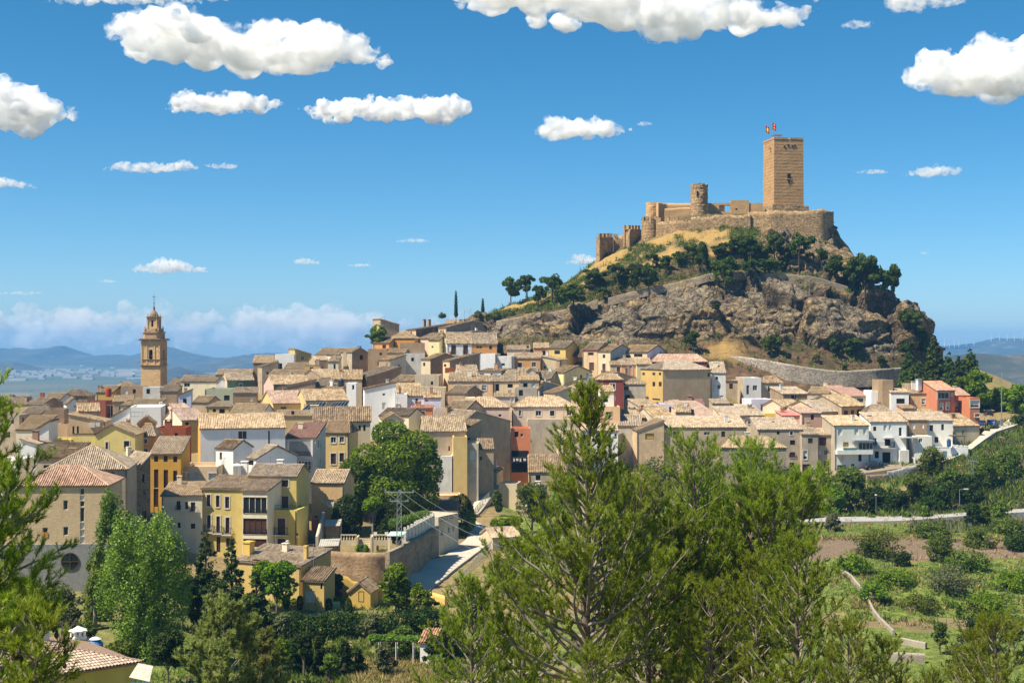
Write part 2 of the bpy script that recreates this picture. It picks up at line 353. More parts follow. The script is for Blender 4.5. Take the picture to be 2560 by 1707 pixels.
H('long pale ridge house on the skyline with twin chimneys',(788,860,888,395),(6,9,-22),('gx',1.8,'tan'),'white',chim=[(810,869,882,1.2,'brown'),(821,868,880,1.2,'brown')],ant=[(868,855,870)])
H('small white fronted house with narrow window under skyline roofs',(820,846,905,372),(8,7,0),('sf',1.3,'tan'),'cream',[('f',834,910,839,923,'b')],ant=[(800,890,905)])
H('tan shed roof left of the small white front',(788,822,902,374),(7,8,20),('gx',1.2,'tan'),'brownpale')
H('brown gabled roof plunging left in upper middle',(805,845,945,350),(7,10,40),('gx',2.0,'tan'),'brown')
H('mottled tan roof house below the patched brown house',(830,905,950,346),(6,10,6),('sf',2.2,'tan'),'tan',ant=[(873,922,950)])
H('large dark brown shed house with white chimney stack',(917,1003,945,352),(8,10,30),('sl',2.6,'tan'),'brown',ant=[(951,905,940)],chim=[(975,918,948,0.9,'white')])
H('tan roofed house right of the brown shed house',(977,1030,955,342),(6,9,-28),('gx',1.5,'tan'),'tan')
H('flat roofed stained beige house with one small window',(1037,1100,937,338),(8,9,0),('flat',0.3,'tan'),'stained',[('f',1077,953,1083,962,'o')],lwall='brown',ant=[(1022,940,965)])
H('low scrappy roof terrace with pale sheets',(1050,1112,968,328),(6,7,0),('flat',0.3,'tan'),'beigegrey')
H('wide tan roof right of the tall white house',(992,1056,985,318),(6,10,10),('gx',2.2,'tan'),'white',chim=[(1037,965,978,1.0,'brown')])
H('orange house with small tan roof at the upper left',(933,973,859,382),(8,8,-16),('gx',1.6,'tan'),'orange',[('f',956,862,965,871,'b')],chim=[(943,842,856,0.8,'orange')])
H('orange house with pyramid tan roof near the skyline tree',(972,1036,847,384),(9,9,-6),('hip',2.2,'tan'),'orange',[('f',984,855,992,867,'b')],hipr=0.05)
H('brown flat roofed box over a white lower storey',(1000,1062,857,370),(6,8,5),('flat',0.3,'tan'),'brown',lowwall=(0.0,))
H('white lower house with small dark window under the brown box',(1010,1062,883,367),(7,5,5),('flat',0.2,'tan'),'whitegrey',[('f',1028,894,1035,903,'o')])
H('two brown low houses left of the white lower house',(920,968,872,374),(7,8,0),('flat',0.3,'tan'),'brown')
H('small low brown house with tan roof left of the white lower house',(968,1012,884,368),(7,7,-10),('gx',1.2,'tan'),'brownpale')
H('small beige hut with broken roof below the brown low houses',(975,1015,902,362),(6,7,30),('sl',1.4,'tan'),'cream',lwall='brown')
H('top house with long dark brown wall and two chimneys',(1017,1040,826,402),(9,24,-62),('gx',1.8,'tan'),'tan',[('f',1018,829,1021,838,'b'),('f',1026,829,1030,838,'b')],rwall='browndark',chim=[(1061,798,812,1.0,'brown'),(1073,798,810,1.0,'brown')])
H('skyline house with slanting roof and thin metal flue pole',(951,998,812,412),(8,9,20),('sr',1.6,'tan'),'brownpale',ant=[(951,799,830),(961,790,815)])
H('tall beige house with narrow front on the crest',(1096,1116,821,394),(14,18,-58),('gx',2.0,'tan'),'tan',[('f',1101,825,1104,834,'b'),('f',1106,825,1109,834,'b'),('f',1101,852,1104,862,'b')],rwall='brownpale',key='tallbeige')
H('brown gabled house leaning on the tall beige house',(1111,1130,843,385),(10,16,-60),('gx',1.6,'tan'),'creamwarm',rwall='brown')
H('small brown house on the crest beside the cypresses',(1114,1148,798,412),(7,9,-20),('flat',0.3,'tan'),'brownpale')
H('flat brown stone house at the right end of the crest',(1148,1180,800,408),(8,9,0),('flat',0.4,'tan'),'brown')
H('pale fronted houses below the long dark wall',(1046,1074,848,390),(9,10,-45),('gx',1.6,'tan'),'pinkpale',[('f',1062,888,1070,892,'o')],rwall='brown')
H('narrow cream house under the tall beige house',(1072,1098,852,384),(11,8,-20),('gx',1.3,'tan'),'yellowcream')
H('white house with two dark balcony doors below the crest',(1118,1180,860,373),(8.5,11,4),('gx',3.0,'tan'),'white',[('f',1128,862,1140,886,'d'),('f',1158,862,1170,886,'d')],key='balconywhite')
H('orange house sharing the big shaggy roof with the white balcony house',(1180,1243,861,373.5),(8.5,11,4),('gx',3.0,'tan'),'orange',[('f',1190,864,1206,871,'g'),('f',1223,864,1230,873,'d'),('f',1194,883,1198,896,'d')],rwall='greige',ant=[(1249,828,870)],chim=[(1210,832,845,1.4,'brown')])
H('dark tarpaulin shed beside the big shaggy roof',(1294,1322,846,382),(5,7,0),('flat',0.2,'tan'),'greydark')
H('pale terrace house with parapet left of the yellow hill house',(1268,1325,876,366),(6,8,0),('sf',1.2,'tan'),'cream',[('f',1317,864,1322,870,'b')])
H('low salmon house left of the yellow hill house',(1335,1372,871,366),(6,7,0),('gx',1.3,'tan'),'salmon')
H('yellow hill house with small wooden window under the cliff',(1370,1414,872,364),(8,10,-24),('gx',1.8,'tan'),'yellowbright',[('f',1386,876,1400,885,'b')],rwall='yellowbright',chim=[(1423,850,862,0.6,'grey')])
H('low white wall house right of the yellow hill house',(1443,1462,876,370),(5,6,0),('flat',0.3,'tan'),'white')
H('tan house with small roof left of the brown gable, upper middle',(1053,1076,900,356),(7,10,-48),('gx',1.5,'tan'),'creamdark',[('f',1058,906,1063,915,'b')],rwall='brown')
H('dark brown long gable with orange patch, upper middle',(1107,1124,903,348),(9,17,-66),('gx',1.9,'tan'),'tan',[('f',1110,910,1116,917,'o')],rwall='brown',key='orangepatch')
H('white cube house with roof terrace laundry',(1198,1238,884,347),(10,9,-8),('flat',0.4,'tan'),'white',rwall='greige')
H('grey beige half of the white cube house',(1239,1281,890,347.5),(9,8,-8),('flat',0.4,'tan'),'whitegrey',[('f',1254,908,1262,914,'b')])
H('vivid orange house with two white framed windows',(1281,1352,897,351),(8,9,-4),('sf',1.3,'pale'),'orange',[('f',1295,906,1305,918,'B'),('f',1329,905,1340,917,'G')])
H('pale yellow low house right of the vivid orange one',(1353,1400,900,352),(8,8,-15),('sr',0.9,'tan'),'creamdark',[('f',1359,915,1364,921,'o')])
H('long peach house with white blinds in mid town',(1120,1232,955,327),(12,9,0),('sf',1.9,'tan'),'peachbright',
  [('f',1142,962,1153,975,'B'),('f',1182,962,1194,975,'R'),('f',1204,962,1216,975,'R'),('f',1205,993,1216,1006,'R'),('f',1186,993,1195,1003,'R')],key='peachlong')
H('cream half of the long peach house with two dark windows',(1232,1297,955,327.4),(12,9,0),('sf',2.6,'tan'),'creamwarm',[('f',1239,960,1248,977,'o'),('f',1269,960,1282,969,'o')])
H('white dormer house with flat roof above the peach house',(1195,1252,930,334),(5,8,-18),('sf',0.6,'tan'),'white',[('f',1199,933,1210,942,'g'),('f',1226,933,1237,942,'g')],rwall='white')
H('pale little gable left of the white dormer house',(1146,1195,932,338),(6,7,10),('gx',1.7,'tan'),'beigegrey',[('f',1150,938,1158,945,'r')])
H('beige roof cabin with pale blue door in mid town',(1318,1340,930,334),(6,8,-10),('gy',0.8,'tan'),'beigegrey',[('f',1320,934,1327,947,'n')])
H('tan roof between the peach house and the blue door cabin',(1296,1345,948,330),(7,9,0),('sf',2.4,'tan'),'greige')
H('small house with patched tan roof left of the light yellow house',(1344,1376,948,336),(7,8,-20),('gx',1.8,'tan'),'greige')
H('grey brown house with dark windows below the light yellow house',(1298,1348,952,319),(11,9,0),('sf',0.8,'tan'),'greige',[('f',1308,958,1319,969,'o'),('f',1329,957,1338,969,'r')])
H('grey rendered gable house with dark window right of it',(1348,1422,972,318),(10,9,24),('gy',1.6,'tan'),'greyrender',[('f',1347,958,1358,970,'o')],apex=-0.7)
H('plain grey block above the pale pink house',(1287,1345,970,308),(9,7,0),('flat',0.3,'tan'),'greyrender')
H('small pinkish house left of the plain grey block',(1236,1288,994,306),(9,6,0),('sf',0.7,'tan'),'pinkgrey',[('f',1253,1003,1260,1015,'R'),('f',1278,992,1285,1006,'R'),('f',1277,1030,1284,1042,'R')])
H('light yellow house with bright right wall in mid town',(1374,1411,932,340),(8,13,-34),('gx',1.5,'tan'),'yellowcream',rwall='yellowcream',chim=[(1397,900,920,1.0,'brown')],ant=[(1412,895,915)])
H('low tan gable right of the plain grey block',(1388,1428,985,310),(8,7,20),('sl',1.3,'tan'),'beigegrey',chim=[(1398,985,1005,1.0,'cream')])
H('wide pale roof left of the pale pink house',(1150,1272,1020,294),(8,10,0),('hip',2.0,'pale'),'pinkpale',[('f',1246,1035,1254,1042,'g')],hipr=0.3,ant=[(1171,1008,1030)])
H('low brown roof house left of the wide pale roof',(1116,1162,985,312),(6,9,-26),('gx',1.6,'tan'),'brown',chim=[(1138,993,1010,1.2,'cream')])
H('brown roof sliding down left of the wide pale roof',(1108,1160,1030,290),(7,9,-30),('gx',2.2,'tan'),'tan')
H('small ochre roofed cabin above the wide pale roof',(1163,1186,994,304),(6,6,0),('flat',0.2,'tan'),'cream',[('f',1164,1000,1168,1008,'o')])
# --- right middle
H('tan house with dark red roof edge under the cliff',(1457,1494,877,359),(11,9,-30),('gx',2.0,'tan'),'tan',[('f',1470,881,1484,888,'o'),('f',1473,906,1485,926,'d')],redge='red')
H('cream house with blue grey right wall under the cliff',(1494,1526,880,357),(12,12,-34),('gx',1.8,'tan'),'creamwarm',[('f',1507,886,1513,895,'b'),('f',1506,909,1514,930,'D')],rwall='bluegrey')
H('lilac white gabled house right of the blue grey wall',(1550,1618,882,363),(7,10,-38),('gx',1.8,'tan'),'creamwarm',[('f',1585,885,1606,892,'o'),('f',1553,888,1560,894,'g'),('f',1565,888,1577,894,'g')],rwall='lilac',ant=[(1606,850,870)])
H('salmon house with tall window left of the big ochre block',(1554,1594,914,350),(9,8,0),('sf',1.6,'tan'),'salmon',[('f',1571,914,1581,937,'B')])
H('small tan house left of the salmon house',(1526,1553,914,351),(8,8,0),('sf',1.9,'brown'),'tan',[('f',1542,917,1550,934,'b')])
H('low cream house above the ochre block, left of the red chimney',(1592,1630,912,348),(7,8,0),('sf',1.4,'tan'),'yellowcream')
H('long house with pale tile roof, dark red walls and red chimney',(1630,1769,906,354),(7,10,0),('hip',1.9,'pink'),'darkred',chim=[(1704,888,906,0.9,'red')],hipr=0.7,ant=[(1736,868,890)])
H('big windowless tan and ochre block under a hipped roof',(1657,1777,926,333),(12,13,18),('hip',2.0,'pale'),'ochretan',[('f',1742,931,1744,934,'o'),('f',1758,931,1760,934,'o'),('f',1742,958,1744,961,'o'),('f',1758,958,1760,961,'o'),('f',1769,932,1774,942,'b'),
  ('l',1606,931,1612,938,'b'),('l',1631,931,1638,938,'b'),('l',1647,931,1653,938,'b'),('l',1631,954,1638,966,'b'),('l',1647,954,1654,966,'b'),('l',1631,995,1650,1001,'s')],lwall='ochre',hipr=0.5)
H('white weathered house right of the big tan block',(1779,1814,934,338),(11,9,-5),('sf',2.6,'pale'),'whitegrey',[('f',1789,941,1795,949,'b'),('f',1793,962,1802,972,'g'),('f',1799,988,1809,1003,'r')])
H('dark red house with big framed window in right mid town',(1490,1558,951,323),(13,9,0),('hip',1.4,'tan'),'darkred',[('f',1525,959,1538,975,'G'),('f',1536,988,1539,1002,'r')],hipr=0.4,chim=[(1475,935,958,1.2,'grey'),(1508,925,945,1.0,'brown')])
H('pale terrace block left of the dark red house',(1448,1490,952,325),(12,8,0),('flat',0.9,'tan'),'pinkgrey',[('f',1465,932,1472,948,'n')])
H('tan grey house with ruined plaster right of the dark red house',(1559,1613,962,327),(10,8,-6),('hip',1.2,'tan'),'stained',[('f',1560,966,1572,975,'b'),('f',1563,987,1575,1000,'o')],hipr=0.3)
H('tan shed roof behind the tan grey house',(1545,1590,946,338),(7,8,20),('sr',1.4,'tan'),'tan')
H('small white house with tan roof behind the pine tip',(1500,1535,981,300),(8,6,0),('sf',1.2,'tan'),'white',[('f',1508,990,1520,1005,'b')])
H('peach house with balustrade terrace and framed window',(1452,1550,1016,295),(10,7,0),('flat',0.9,'tan'),'peachbright',[('f',1514,1029,1528,1044,'G')])
H('brown roof sliding right beside the light yellow house',(1410,1450,965,332),(8,10,-30),('sl',1.6,'brown'),'greige')
H('cluttered tan roof with stout chimney in right mid town',(1550,1612,1046,302),(6,9,0),('gx',1.6,'tan'),'tan',chim=[(1580,1016,1042,1.6,'beigegrey')])
H('tan roof with bright skylight left of the little window tower',(1640,1690,1050,300),(6,9,32),('gx',2.4,'tan'),'beigegrey')
H('small roof with blue vent beyond the stout chimney',(1600,1645,1018,314),(7,8,15),('sf',1.4,'tan'),'greige',chim=[(1610,1005,1020,1.4,'bluegrey')])
H('white sheeted roof terrace left of the pink tiled roof',(1640,1690,1010,322),(6,8,0),('flat',0.4,'tan'),'lilac')
H('little tan tower house with two brown windows',(1690,1727,1032,312),(7,8,-4),('sf',1.8,'tan'),'tan',[('f',1698,1040,1707,1051,'b'),('f',1710,1040,1719,1051,'b')])
H('house with large two tone pink tiled roof',(1727,1806,1047,313),(6,13,20),('sf',3.2,'pink'),'pinkpale',key='pinkroof')
H('maroon tiled roof above the pink tiled roof',(1703,1762,1014,330),(6,8,0),('sf',1.6,'maroon'),'bluegrey')
H('tan roof strip left of the maroon roof',(1680,1704,1010,330),(7,8,8),('sf',1.4,'tan'),'lilac')
H('long cream house with roller blinds in right mid town',(1804,1862,1041,306),(9,9,4),('sf',1.7,'pale'),'creamwarm',[('f',1812,1049,1824,1056,'b'),('f',1840,1048,1852,1058,'b')])
H('right cream half of the long roller blind house',(1862,1910,1040,306.5),(9,9,4),('sf',1.7,'pale'),'cream',[('f',1870,1046,1882,1059,'R')])
H('low conservatory house with green glass at the ochre block foot',(1782,1824,1010,322),(5,6,0),('sf',0.8,'tan'),'greige',[('f',1795,1013,1821,1023,'t'),('f',1783,1015,1792,1022,'o')])
H('white house with outside stairs and grey left wall below the stone wall',(1860,1903,944,346),(11,8,6),('flat',0.2,'tan'),'white',[('f',1866,963,1873,986,'k'),('f',1882,963,1893,976,'g')],lwall='greige',key='stairs')  # left wall is white; its shade is put into the greige colour
H('low grey house with tan roof right of the outside stairs',(1904,1958,959,348),(7,8,0),('hip',1.7,'brown'),'beigegrey',hipr=0.5)
H('grey lean-to left of the white stairs house',(1815,1850,953,352),(7,7,0),('sf',1.0,'tan'),'greige')
H('lilac white cube with two blue grey windows',(1878,1935,998,326),(9,8,6),('flat',0.3,'tan'),'lilac',[('f',1902,1010,1909,1026,'n'),('f',1917,1007,1927,1025,'g')])
H('flat pale hut left of the lilac cube',(1843,1882,1012,322),(4,5,0),('flat',0.2,'tan'),'cream')
H('lemon yellow low house with maroon parapet edge',(1912,1956,1033,312),(8,7,0),('flat',0.4,'tan'),'yellowbright',[('f',1925,1044,1945,1056,'r')])
H('shed roofed tan house with big ochre blind behind the pines',(1592,1660,1078,286),(9,9,4),('sl',2.0,'pale'),'tan',[('f',1613,1083,1635,1098,'y')])
H('low roof with dark red edge left of the ochre blind house',(1545,1602,1066,292),(7,9,-6),('sf',1.9,'pale'),'beigegrey')
H('white porch house with square pillars behind the pine',(1456,1545,1078,284),(9,7,0),('sf',1.4,'pale'),'white',[('f',1510,1084,1516,1098,'o'),('f',1520,1084,1527,1098,'o'),('f',1458,1086,1478,1100,'b'),('f',1536,1084,1542,1096,'b')])
H('pale shed roof low behind the tall pine',(1395,1455,1100,276),(7,8,0),('sf',1.6,'pale'),'creamwarm')
H('long grey brown house with pale roof behind the pine crowns',(1660,1866,1070,287),(9,8,2),('sf',1.9,'pale'),'greige',[('f',1683,1078,1698,1095,'b'),('f',1803,1078,1813,1092,'b'),('f',1760,1079,1775,1088,'g')])
H('tan stone house with low hipped roof behind the right pines',(1800,1966,1121,272),(8,10,0),('hip',2.0,'tan'),'stonetan',[('f',1887,1129,1898,1139,'o')],hipr=0.5)
H('tall tan house with scattered small windows at the street',(1895,2004,1075,290),(10.5,9,0),('sf',2.0,'pale'),'greigewarm',
  [('f',1942,1078,1949,1086,'o'),('f',1975,1078,1982,1087,'B'),('f',1975,1100,1988,1112,'o'),('f',1933,1097,1939,1105,'b'),('f',1974,1130,1988,1142,'s'),('f',1974,1156,1986,1169,'s')],chim=[(1932,1052,1060,0.4,'brick')],key='talltan')
H('narrow tan house with garage door and street lantern',(2005,2045,1087,288),(9,8,0),('sf',1.4,'tan'),'greigewarm',[('f',2020,1095,2032,1108,'s'),('f',2008,1126,2018,1148,'R'),('f',2006,1160,2027,1181,'d')])
H('narrow brown house with dark red balcony door',(2046,2086,1089,289),(8.5,7,0),('sf',1.0,'tan'),'greigewarm',[('f',2048,1093,2066,1113,'s'),('f',2047,1125,2055,1137,'r'),('f',2060,1124,2069,1137,'g'),('f',2060,1152,2073,1169,'s')])
H('cream white house with long balcony and grey veranda',(2086,2172,1065,287),(9.8,8,6),('sf',1.6,'pale'),'creamwhite',
  [('f',2095,1073,2105,1088,'r'),('f',2136,1072,2146,1087,'r'),('f',2158,1072,2166,1086,'r'),('f',2108,1105,2122,1117,'y'),('f',2102,1137,2110,1151,'r'),('f',2146,1135,2154,1153,'o'),('f',2093,1162,2115,1173,'k'),('f',2128,1159,2136,1171,'d')],lwall='greige',key='white1')
H('white house with dark garage opening and upper balcony',(2176,2268,1056,291),(8.8,8,2),('sf',1.6,'pale'),'white',
  [('f',2183,1066,2191,1077,'b'),('f',2209,1063,2217,1077,'r'),('f',2222,1063,2228,1075,'r'),('f',2247,1068,2255,1090,'g'),('f',2182,1095,2192,1114,'g'),('f',2212,1097,2226,1114,'o'),('f',2206,1130,2226,1157,'o'),('f',2187,1128,2197,1145,'o'),('f',2254,1132,2262,1156,'d'),('f',2270,1134,2274,1142,'o')],chim=[(2173,1037,1100,0.8,'bluegrey')],key='white2')
H('house with bare brown upper storey over a white ground floor',(2272,2318,1051,294),(8.5,8,0),('sf',1.3,'pale'),'brown',[('f',2280,1058,2288,1072,'r'),('f',2303,1058,2310,1071,'r')],lowwall=(4.9,'white'))
H('cream projecting lower block with tin awning',(2286,2330,1090,290),(5.4,3.5,0),('flat',0.15,'tan'),'creamwhite',[('f',2297,1096,2306,1106,'g'),('f',2320,1124,2327,1130,'o')])
H('white house with walled terrace and blue barrel at the row end',(2318,2382,1053,296),(8.5,8,0),('sf',1.5,'pale'),'creamwhite',[('f',2324,1062,2333,1077,'b'),('f',2353,1060,2360,1075,'b'),('f',2336,1092,2346,1106,'b')],key='white3')
H('sandy barn with tan roof at the right end of the street',(2383,2447,1066,305),(6,8,14),('sf',2.2,'tan'),'sandwall',[('f',2406,1075,2409,1087,'b')],lwall='tan')
H('pale mortar roofed brown house at the right, below the stone wall',(1958,2022,986,338),(6,9,10),('sf',1.4,'pale'),'brown',[('f',1978,988,1990,998,'o')])
H('tan house with one white framed window below the stone wall',(2018,2072,985,336),(7,9,-26),('gx',1.5,'tan'),'greigewarm',[('f',2027,996,2037,1003,'G')],rwall='brownpale')
H('house with bright orange front and broad tan roof on the right',(2104,2161,1017,306),(8,11,36),('gx',2.3,'tan'),'orangelight',[('f',2110,1026,2120,1040,'b'),('f',2127,1025,2135,1040,'b'),('f',2142,1024,2152,1039,'b')],lwall='brownpale',chim=[(2082,998,1020,0.9,'beigegrey')])
H('peach ochre house with broad tan roof left of the bright orange front',(2053,2101,1031,304),(8,12,36),('gx',2.3,'pale'),'peachbright',[('f',2058,1036,2069,1048,'b'),('f',2081,1035,2090,1047,'b')])
H('salmon pink house with pink flat roof edge',(2004,2053,1034,300),(9,8,8),('sf',1.0,'pink'),'pinksalmon',[('f',2027,1036,2035,1049,'b')])
H('low salmon house with rose red roof left of the salmon pink house',(1957,2003,1040,301),(8,6,4),('sf',0.7,'rose'),'pinksalmon',[('f',1960,1045,1971,1049,'r')])
H('small pink gable with tan roof above the rose red roof',(1958,2006,1018,312),(8,8,24),('gx',1.4,'tan'),'pinkpale')
H('house with red tiled roof and tan walls on the right',(2118,2175,992,326),(7,9,12),('sf',1.7,'redpale'),'sandwall',[('f',2143,995,2158,1005,'b')])
H('red tiled roof behind the broad tan orange front roof',(2080,2118,984,334),(6,9,6),('gx',1.6,'redpale'),'tan')
H('white box house with dark window beside the tall flue',(2178,2207,977,322),(9,7,0),('flat',0.3,'tan'),'white',[('f',2193,1003,2204,1011,'o')],chim=[(2201,977,1016,0.5,'brick')])
H('tall brown chimney house left of the white veranda house',(2206,2232,950,318),(13,9,0),('flat',0.3,'tan'),'brown',chim=[(2207,949,960,0.7,'brown'),(2229,949,958,0.7,'brown')])
H('white house with roof loggia and dark veranda window',(2228,2272,982,315),(10,8,-8),('sf',0.6,'pale'),'white',[('f',2241,996,2262,1009,'o')],key='veranda')
H('peach house with mottled roof left of the red orange house',(2276,2342,985,318),(9,9,-4),('sf',2.0,'brown'),'peachdark',[('f',2304,996,2313,1010,'R'),('f',2325,996,2333,1010,'R'),('f',2326,1027,2334,1033,'b')])
H('red orange house with strip of upstairs windows',(2343,2387,977,314),(12,10,20),('gx',1.9,'redtan'),'redorange',[('f',2344,981,2372,996,'G'),('f',2350,1008,2357,1024,'R'),('f',2366,1006,2372,1023,'R'),('f',2378,982,2384,992,'r')],chim=[(2297,948,962,1.0,'white')])
H('red orange house with pale hipped roof, second of the orange trio',(2388,2424,990,318),(11,9,14),('gx',1.6,'redtan'),'redorange',[('f',2389,1006,2395,1022,'R'),('f',2400,1005,2406,1022,'R')],chim=[(2387,965,975,0.7,'cream')])
H('lowest red orange annex with white window strip',(2425,2449,994,312),(11,7,6),('flat',0.2,'tan'),'redorange',[('f',2426,1001,2448,1018,'R'),('f',2437,1034,2450,1042,'R')])
H('pale tan roof behind the white garage house',(2166,2240,1038,302),(5,10,-4),('hip',1.9,'tan'),'pinkgrey',hipr=0.4)
H('brown roof wedge above the bare brown upper storey',(2296,2333,1040,306),(6,8,-14),('gx',1.2,'tan'),'brownpale',chim=[(2254,1035,1045,0.5,'brick')])
H('small terracotta annex under the white veranda house',(2258,2290,1022,308),(6,5,0),('sf',0.5,'brown'),'salmon',[('f',2274,1028,2283,1036,'g')])
H('long low stone roof row above the sandy barn',(2340,2420,1046,316),(5,8,4),('sf',1.0,'brown'),'stonetan')
# --- yellow apartment wings, garden buildings
H('yellow left wing with rows of tall narrow shuttered windows',(504,606,1222,198),(9.6,8,-7),('sf',1.1,'tan'),'yellow',
  [('f',517,1236,526,1265,'S'),('f',540,1238,549,1267,'S'),('f',563,1241,573,1270,'S'),('f',518,1287,527,1320,'S'),('f',541,1290,550,1331,'S'),('f',564,1293,574,1333,'S'),('f',541,1341,551,1380,'s'),('f',565,1344,574,1366,'s')],key='wing')
H('pale stone loggia bay of the yellow building with wide glazing',(606,668,1228,196),(9.4,9,-7),('sf',1.2,'tan'),'cream',
  [('f',608,1242,667,1284,'g'),('f',608,1295,667,1336,'l'),('f',608,1346,667,1368,'s')],key='bay')
H('low yellow corner block with roof terrace and barred balcony door',(669,742,1274,199),(7.2,6,-7),('flat',0.15,'tan'),'yellow',
  [('f',694,1295,713,1336,'D'),('f',694,1346,713,1371,'S')],key='corner')
H('lean-to porch with stone roof at the farmhouse end',(757,810,1452,166),(3.2,3.5,-14),('sf',1.0,'brown'),'yellowdark',[('f',801,1456,806,1472,'s'),('f',763,1476,787,1506,'r')],name='porch',group=None)
H('small ochre garden shed with gabled roof and dark door',(872,926,1478,172),(3.0,3.5,-10),('gy',1.1,'brown'),'yellowdark',[('f',896,1477,910,1504,'d')],name='garden_shed',cat='shed',group=None)
H('low white building with reddish roof behind the power pylon',(1030,1142,1276,236),(4.5,6,0),('sf',1.0,'redpale'),'white',name='store_house',group=None)
H('plain tan box building above the low white building',(1094,1152,1238,248),(5,5,4),('flat',0.2,'tan'),'tan')
H('grey concrete shed with row of square openings on the road wall',(1096,1146,1292,219),(7.5,5,62),('flat',0.2,'tan'),'beigegrey',[('f',1096,1293,1105,1302,'o'),('f',1111,1289,1119,1298,'o'),('f',1125,1286,1132,1295,'o'),('f',1102,1327,1108,1337,'n'),('f',1120,1318,1124,1330,'n'),('f',1132,1315,1135,1327,'n')],name='road_shed',cat='shed',group=None)
H('tiny white garden hut with brown tile roof by the pines',(1050,1087,1606,146),(2.6,3,-8),('sf',0.7,'redtan'),'white',[('f',1066,1612,1074,1622,'t')],name='garden_hut',cat='hut',group=None)
H('small stone house roof below the road railing near the pine',(1232,1300,1345,226),(4,6,20),('gx',1.2,'tan'),'sandwall',group='houses of the old town')
# ---------------------------------------------------------------- house placement (needed by the ground)
def geom(h):
    xl,xr,ye,D=h['pos'];H_,dep,yaw=h['size'];a=math.radians(yaw)
    X0=(xl-CX)/F*D;kr=(xr-CX)/F
    wd=(kr*D-X0)/(math.cos(a)-kr*math.sin(a))
    z1=(HY-ye)/F*D
    d=Vector((math.cos(a),math.sin(a),0));n=Vector((-math.sin(a),math.cos(a),0))
    c=Vector((X0,D,0))+d*(wd/2)+n*(dep/2)
    c.z=z1-H_
    h['w'],h['c'],h['a']=wd,c,a
    return h
for h in HS:geom(h)

# ---------------------------------------------------------------- ground: one sheet through control points
CP=[]
def cps(pts,step=5.0):
    """polyline of (px, py, D)"""
    q=[P(*p) for p in pts]
    if len(q)==1:CP.append(tuple(q[0]));return
    for a,b in zip(q[:-1],q[1:]):
        n=max(1,int((b-a).length/step))
        for i in range(n):CP.append(tuple(a.lerp(b,i/n)))
    CP.append(tuple(q[-1]))
for h in HS:CP.append(tuple(h['c']))
for x,y,z in ((0,8,-3.4),(-30,8,-3.4),(40,8,-3.4),(0,-20,-1.8),(-60,-20,-2),(60,-20,-2),(0,20,-7),(-18,20,-7),(30,20,-7.4),(0,40,-13),(-25,40,-13),(30,40,-13.5),(60,40,-14),(-60,40,-14),
                (0,60,-18.5),(-30,60,-19),(40,60,-18.5),(80,60,-20),(-70,60,-20),(0,90,-25.5),(-38,92,-25.6),(-30,97,-25.6),(-70,95,-27),(40,90,-26),(60,112,-29),(90,110,-29),(0,115,-32.5),(20,125,-33.5),(-14,140,-33.6),(-20,150,-33.8),(-100,130,-30),(-120,180,-30),
                (130,170,-36),(170,240,-35),(200,300,-32),(150,470,-12),(60,470,-8),(100,400,-3),(10,440,-6),(130,420,-6),(190,420,-30),(-110,420,-45),(-60,470,-50),(0,480,-45),(-150,330,-38),(-200,260,-45),(-200,400,-75),(-200,150,-40),(-140,60,-22),(140,60,-24),
                (220,150,-44),(250,260,-50),(260,360,-70),(60,520,-60),(160,520,-70),(-260,300,-85),(-260,450,-100),(-160,520,-95),(0,560,-90),(150,560,-95),(290,450,-100),(310,300,-90),(310,150,-80),(-260,120,-75),(-230,0,-40),(230,0,-50)):
    CP.append((x,y,z))
for g in ([(900,1700,137),(700,1690,140),(420,1620,137),(200,1600,137)],[(1000,1605,159),(800,1605,160),(640,1608,160)],[(560,1492,170),(650,1495,168),(760,1500,168),(840,1505,172),(1010,1510,178)],
          [(490,1392,197),(600,1388,199),(740,1388,202)],[(110,1492,164),(270,1490,164)],[(60,1565,142),(300,1570,142)],[(380,1330,196),(340,1310,192)],
          [(820,1374,190),(900,1376,194),(970,1374,196)],[(830,1340,208),(920,1338,210),(1010,1345,208)],[(800,1330,214),(900,1315,222),(1010,1300,226)],
          [(985,1490,190),(1020,1472,194),(1075,1425,206),(1130,1380,221),(1190,1350,235)],[(1050,1492,190),(1100,1450,200),(1180,1385,219),(1235,1348,235)],
          [(1205,1215,270),(1200,1235,264),(1190,1262,256),(1178,1285,250)],[(1240,1222,268),(1150,1218,268)],[(1270,1400,214),(1300,1440,205)],
          [(1985,1196,284),(2045,1186,285),(2120,1176,286),(2200,1168,288),(2280,1163,289),(2330,1155,291),(2410,1136,296),(2445,1115,300),(2470,1080,312),(2540,1062,322),(2500,1030,340)],
          [(1985,1240,281),(2060,1228,281),(2160,1216,282),(2290,1205,283),(2360,1172,288),(2425,1140,294),(2520,1075,318)],
          [(2050,1300,263),(2200,1285,262),(2400,1262,262),(2560,1240,264)],
          [(1900,1325,246),(2051,1314,246),(2210,1303,247),(2394,1288,249),(2560,1277,252)],
          [(1900,1345,233),(2055,1340,231),(2394,1314,233),(2560,1302,236)],[(1950,1352,226),(2100,1348,226),(2300,1345,227),(2480,1340,228)],
          [(1950,1408,210),(2100,1412,210),(2340,1412,210),(2520,1405,212)],[(1950,1420,206),(2200,1432,203),(2480,1425,205)],
          [(1980,1480,196),(2200,1482,196),(2540,1470,197)],[(1980,1492,191),(2270,1495,190),(2540,1488,192)],[(2100,1540,186),(2300,1532,186),(2560,1528,186)],[(2150,1560,180),(2400,1548,181),(2560,1540,183)],
          [(2150,1620,172),(2350,1640,166),(2540,1620,168)],[(2200,1720,150),(2500,1720,150)]):
    cps(g)
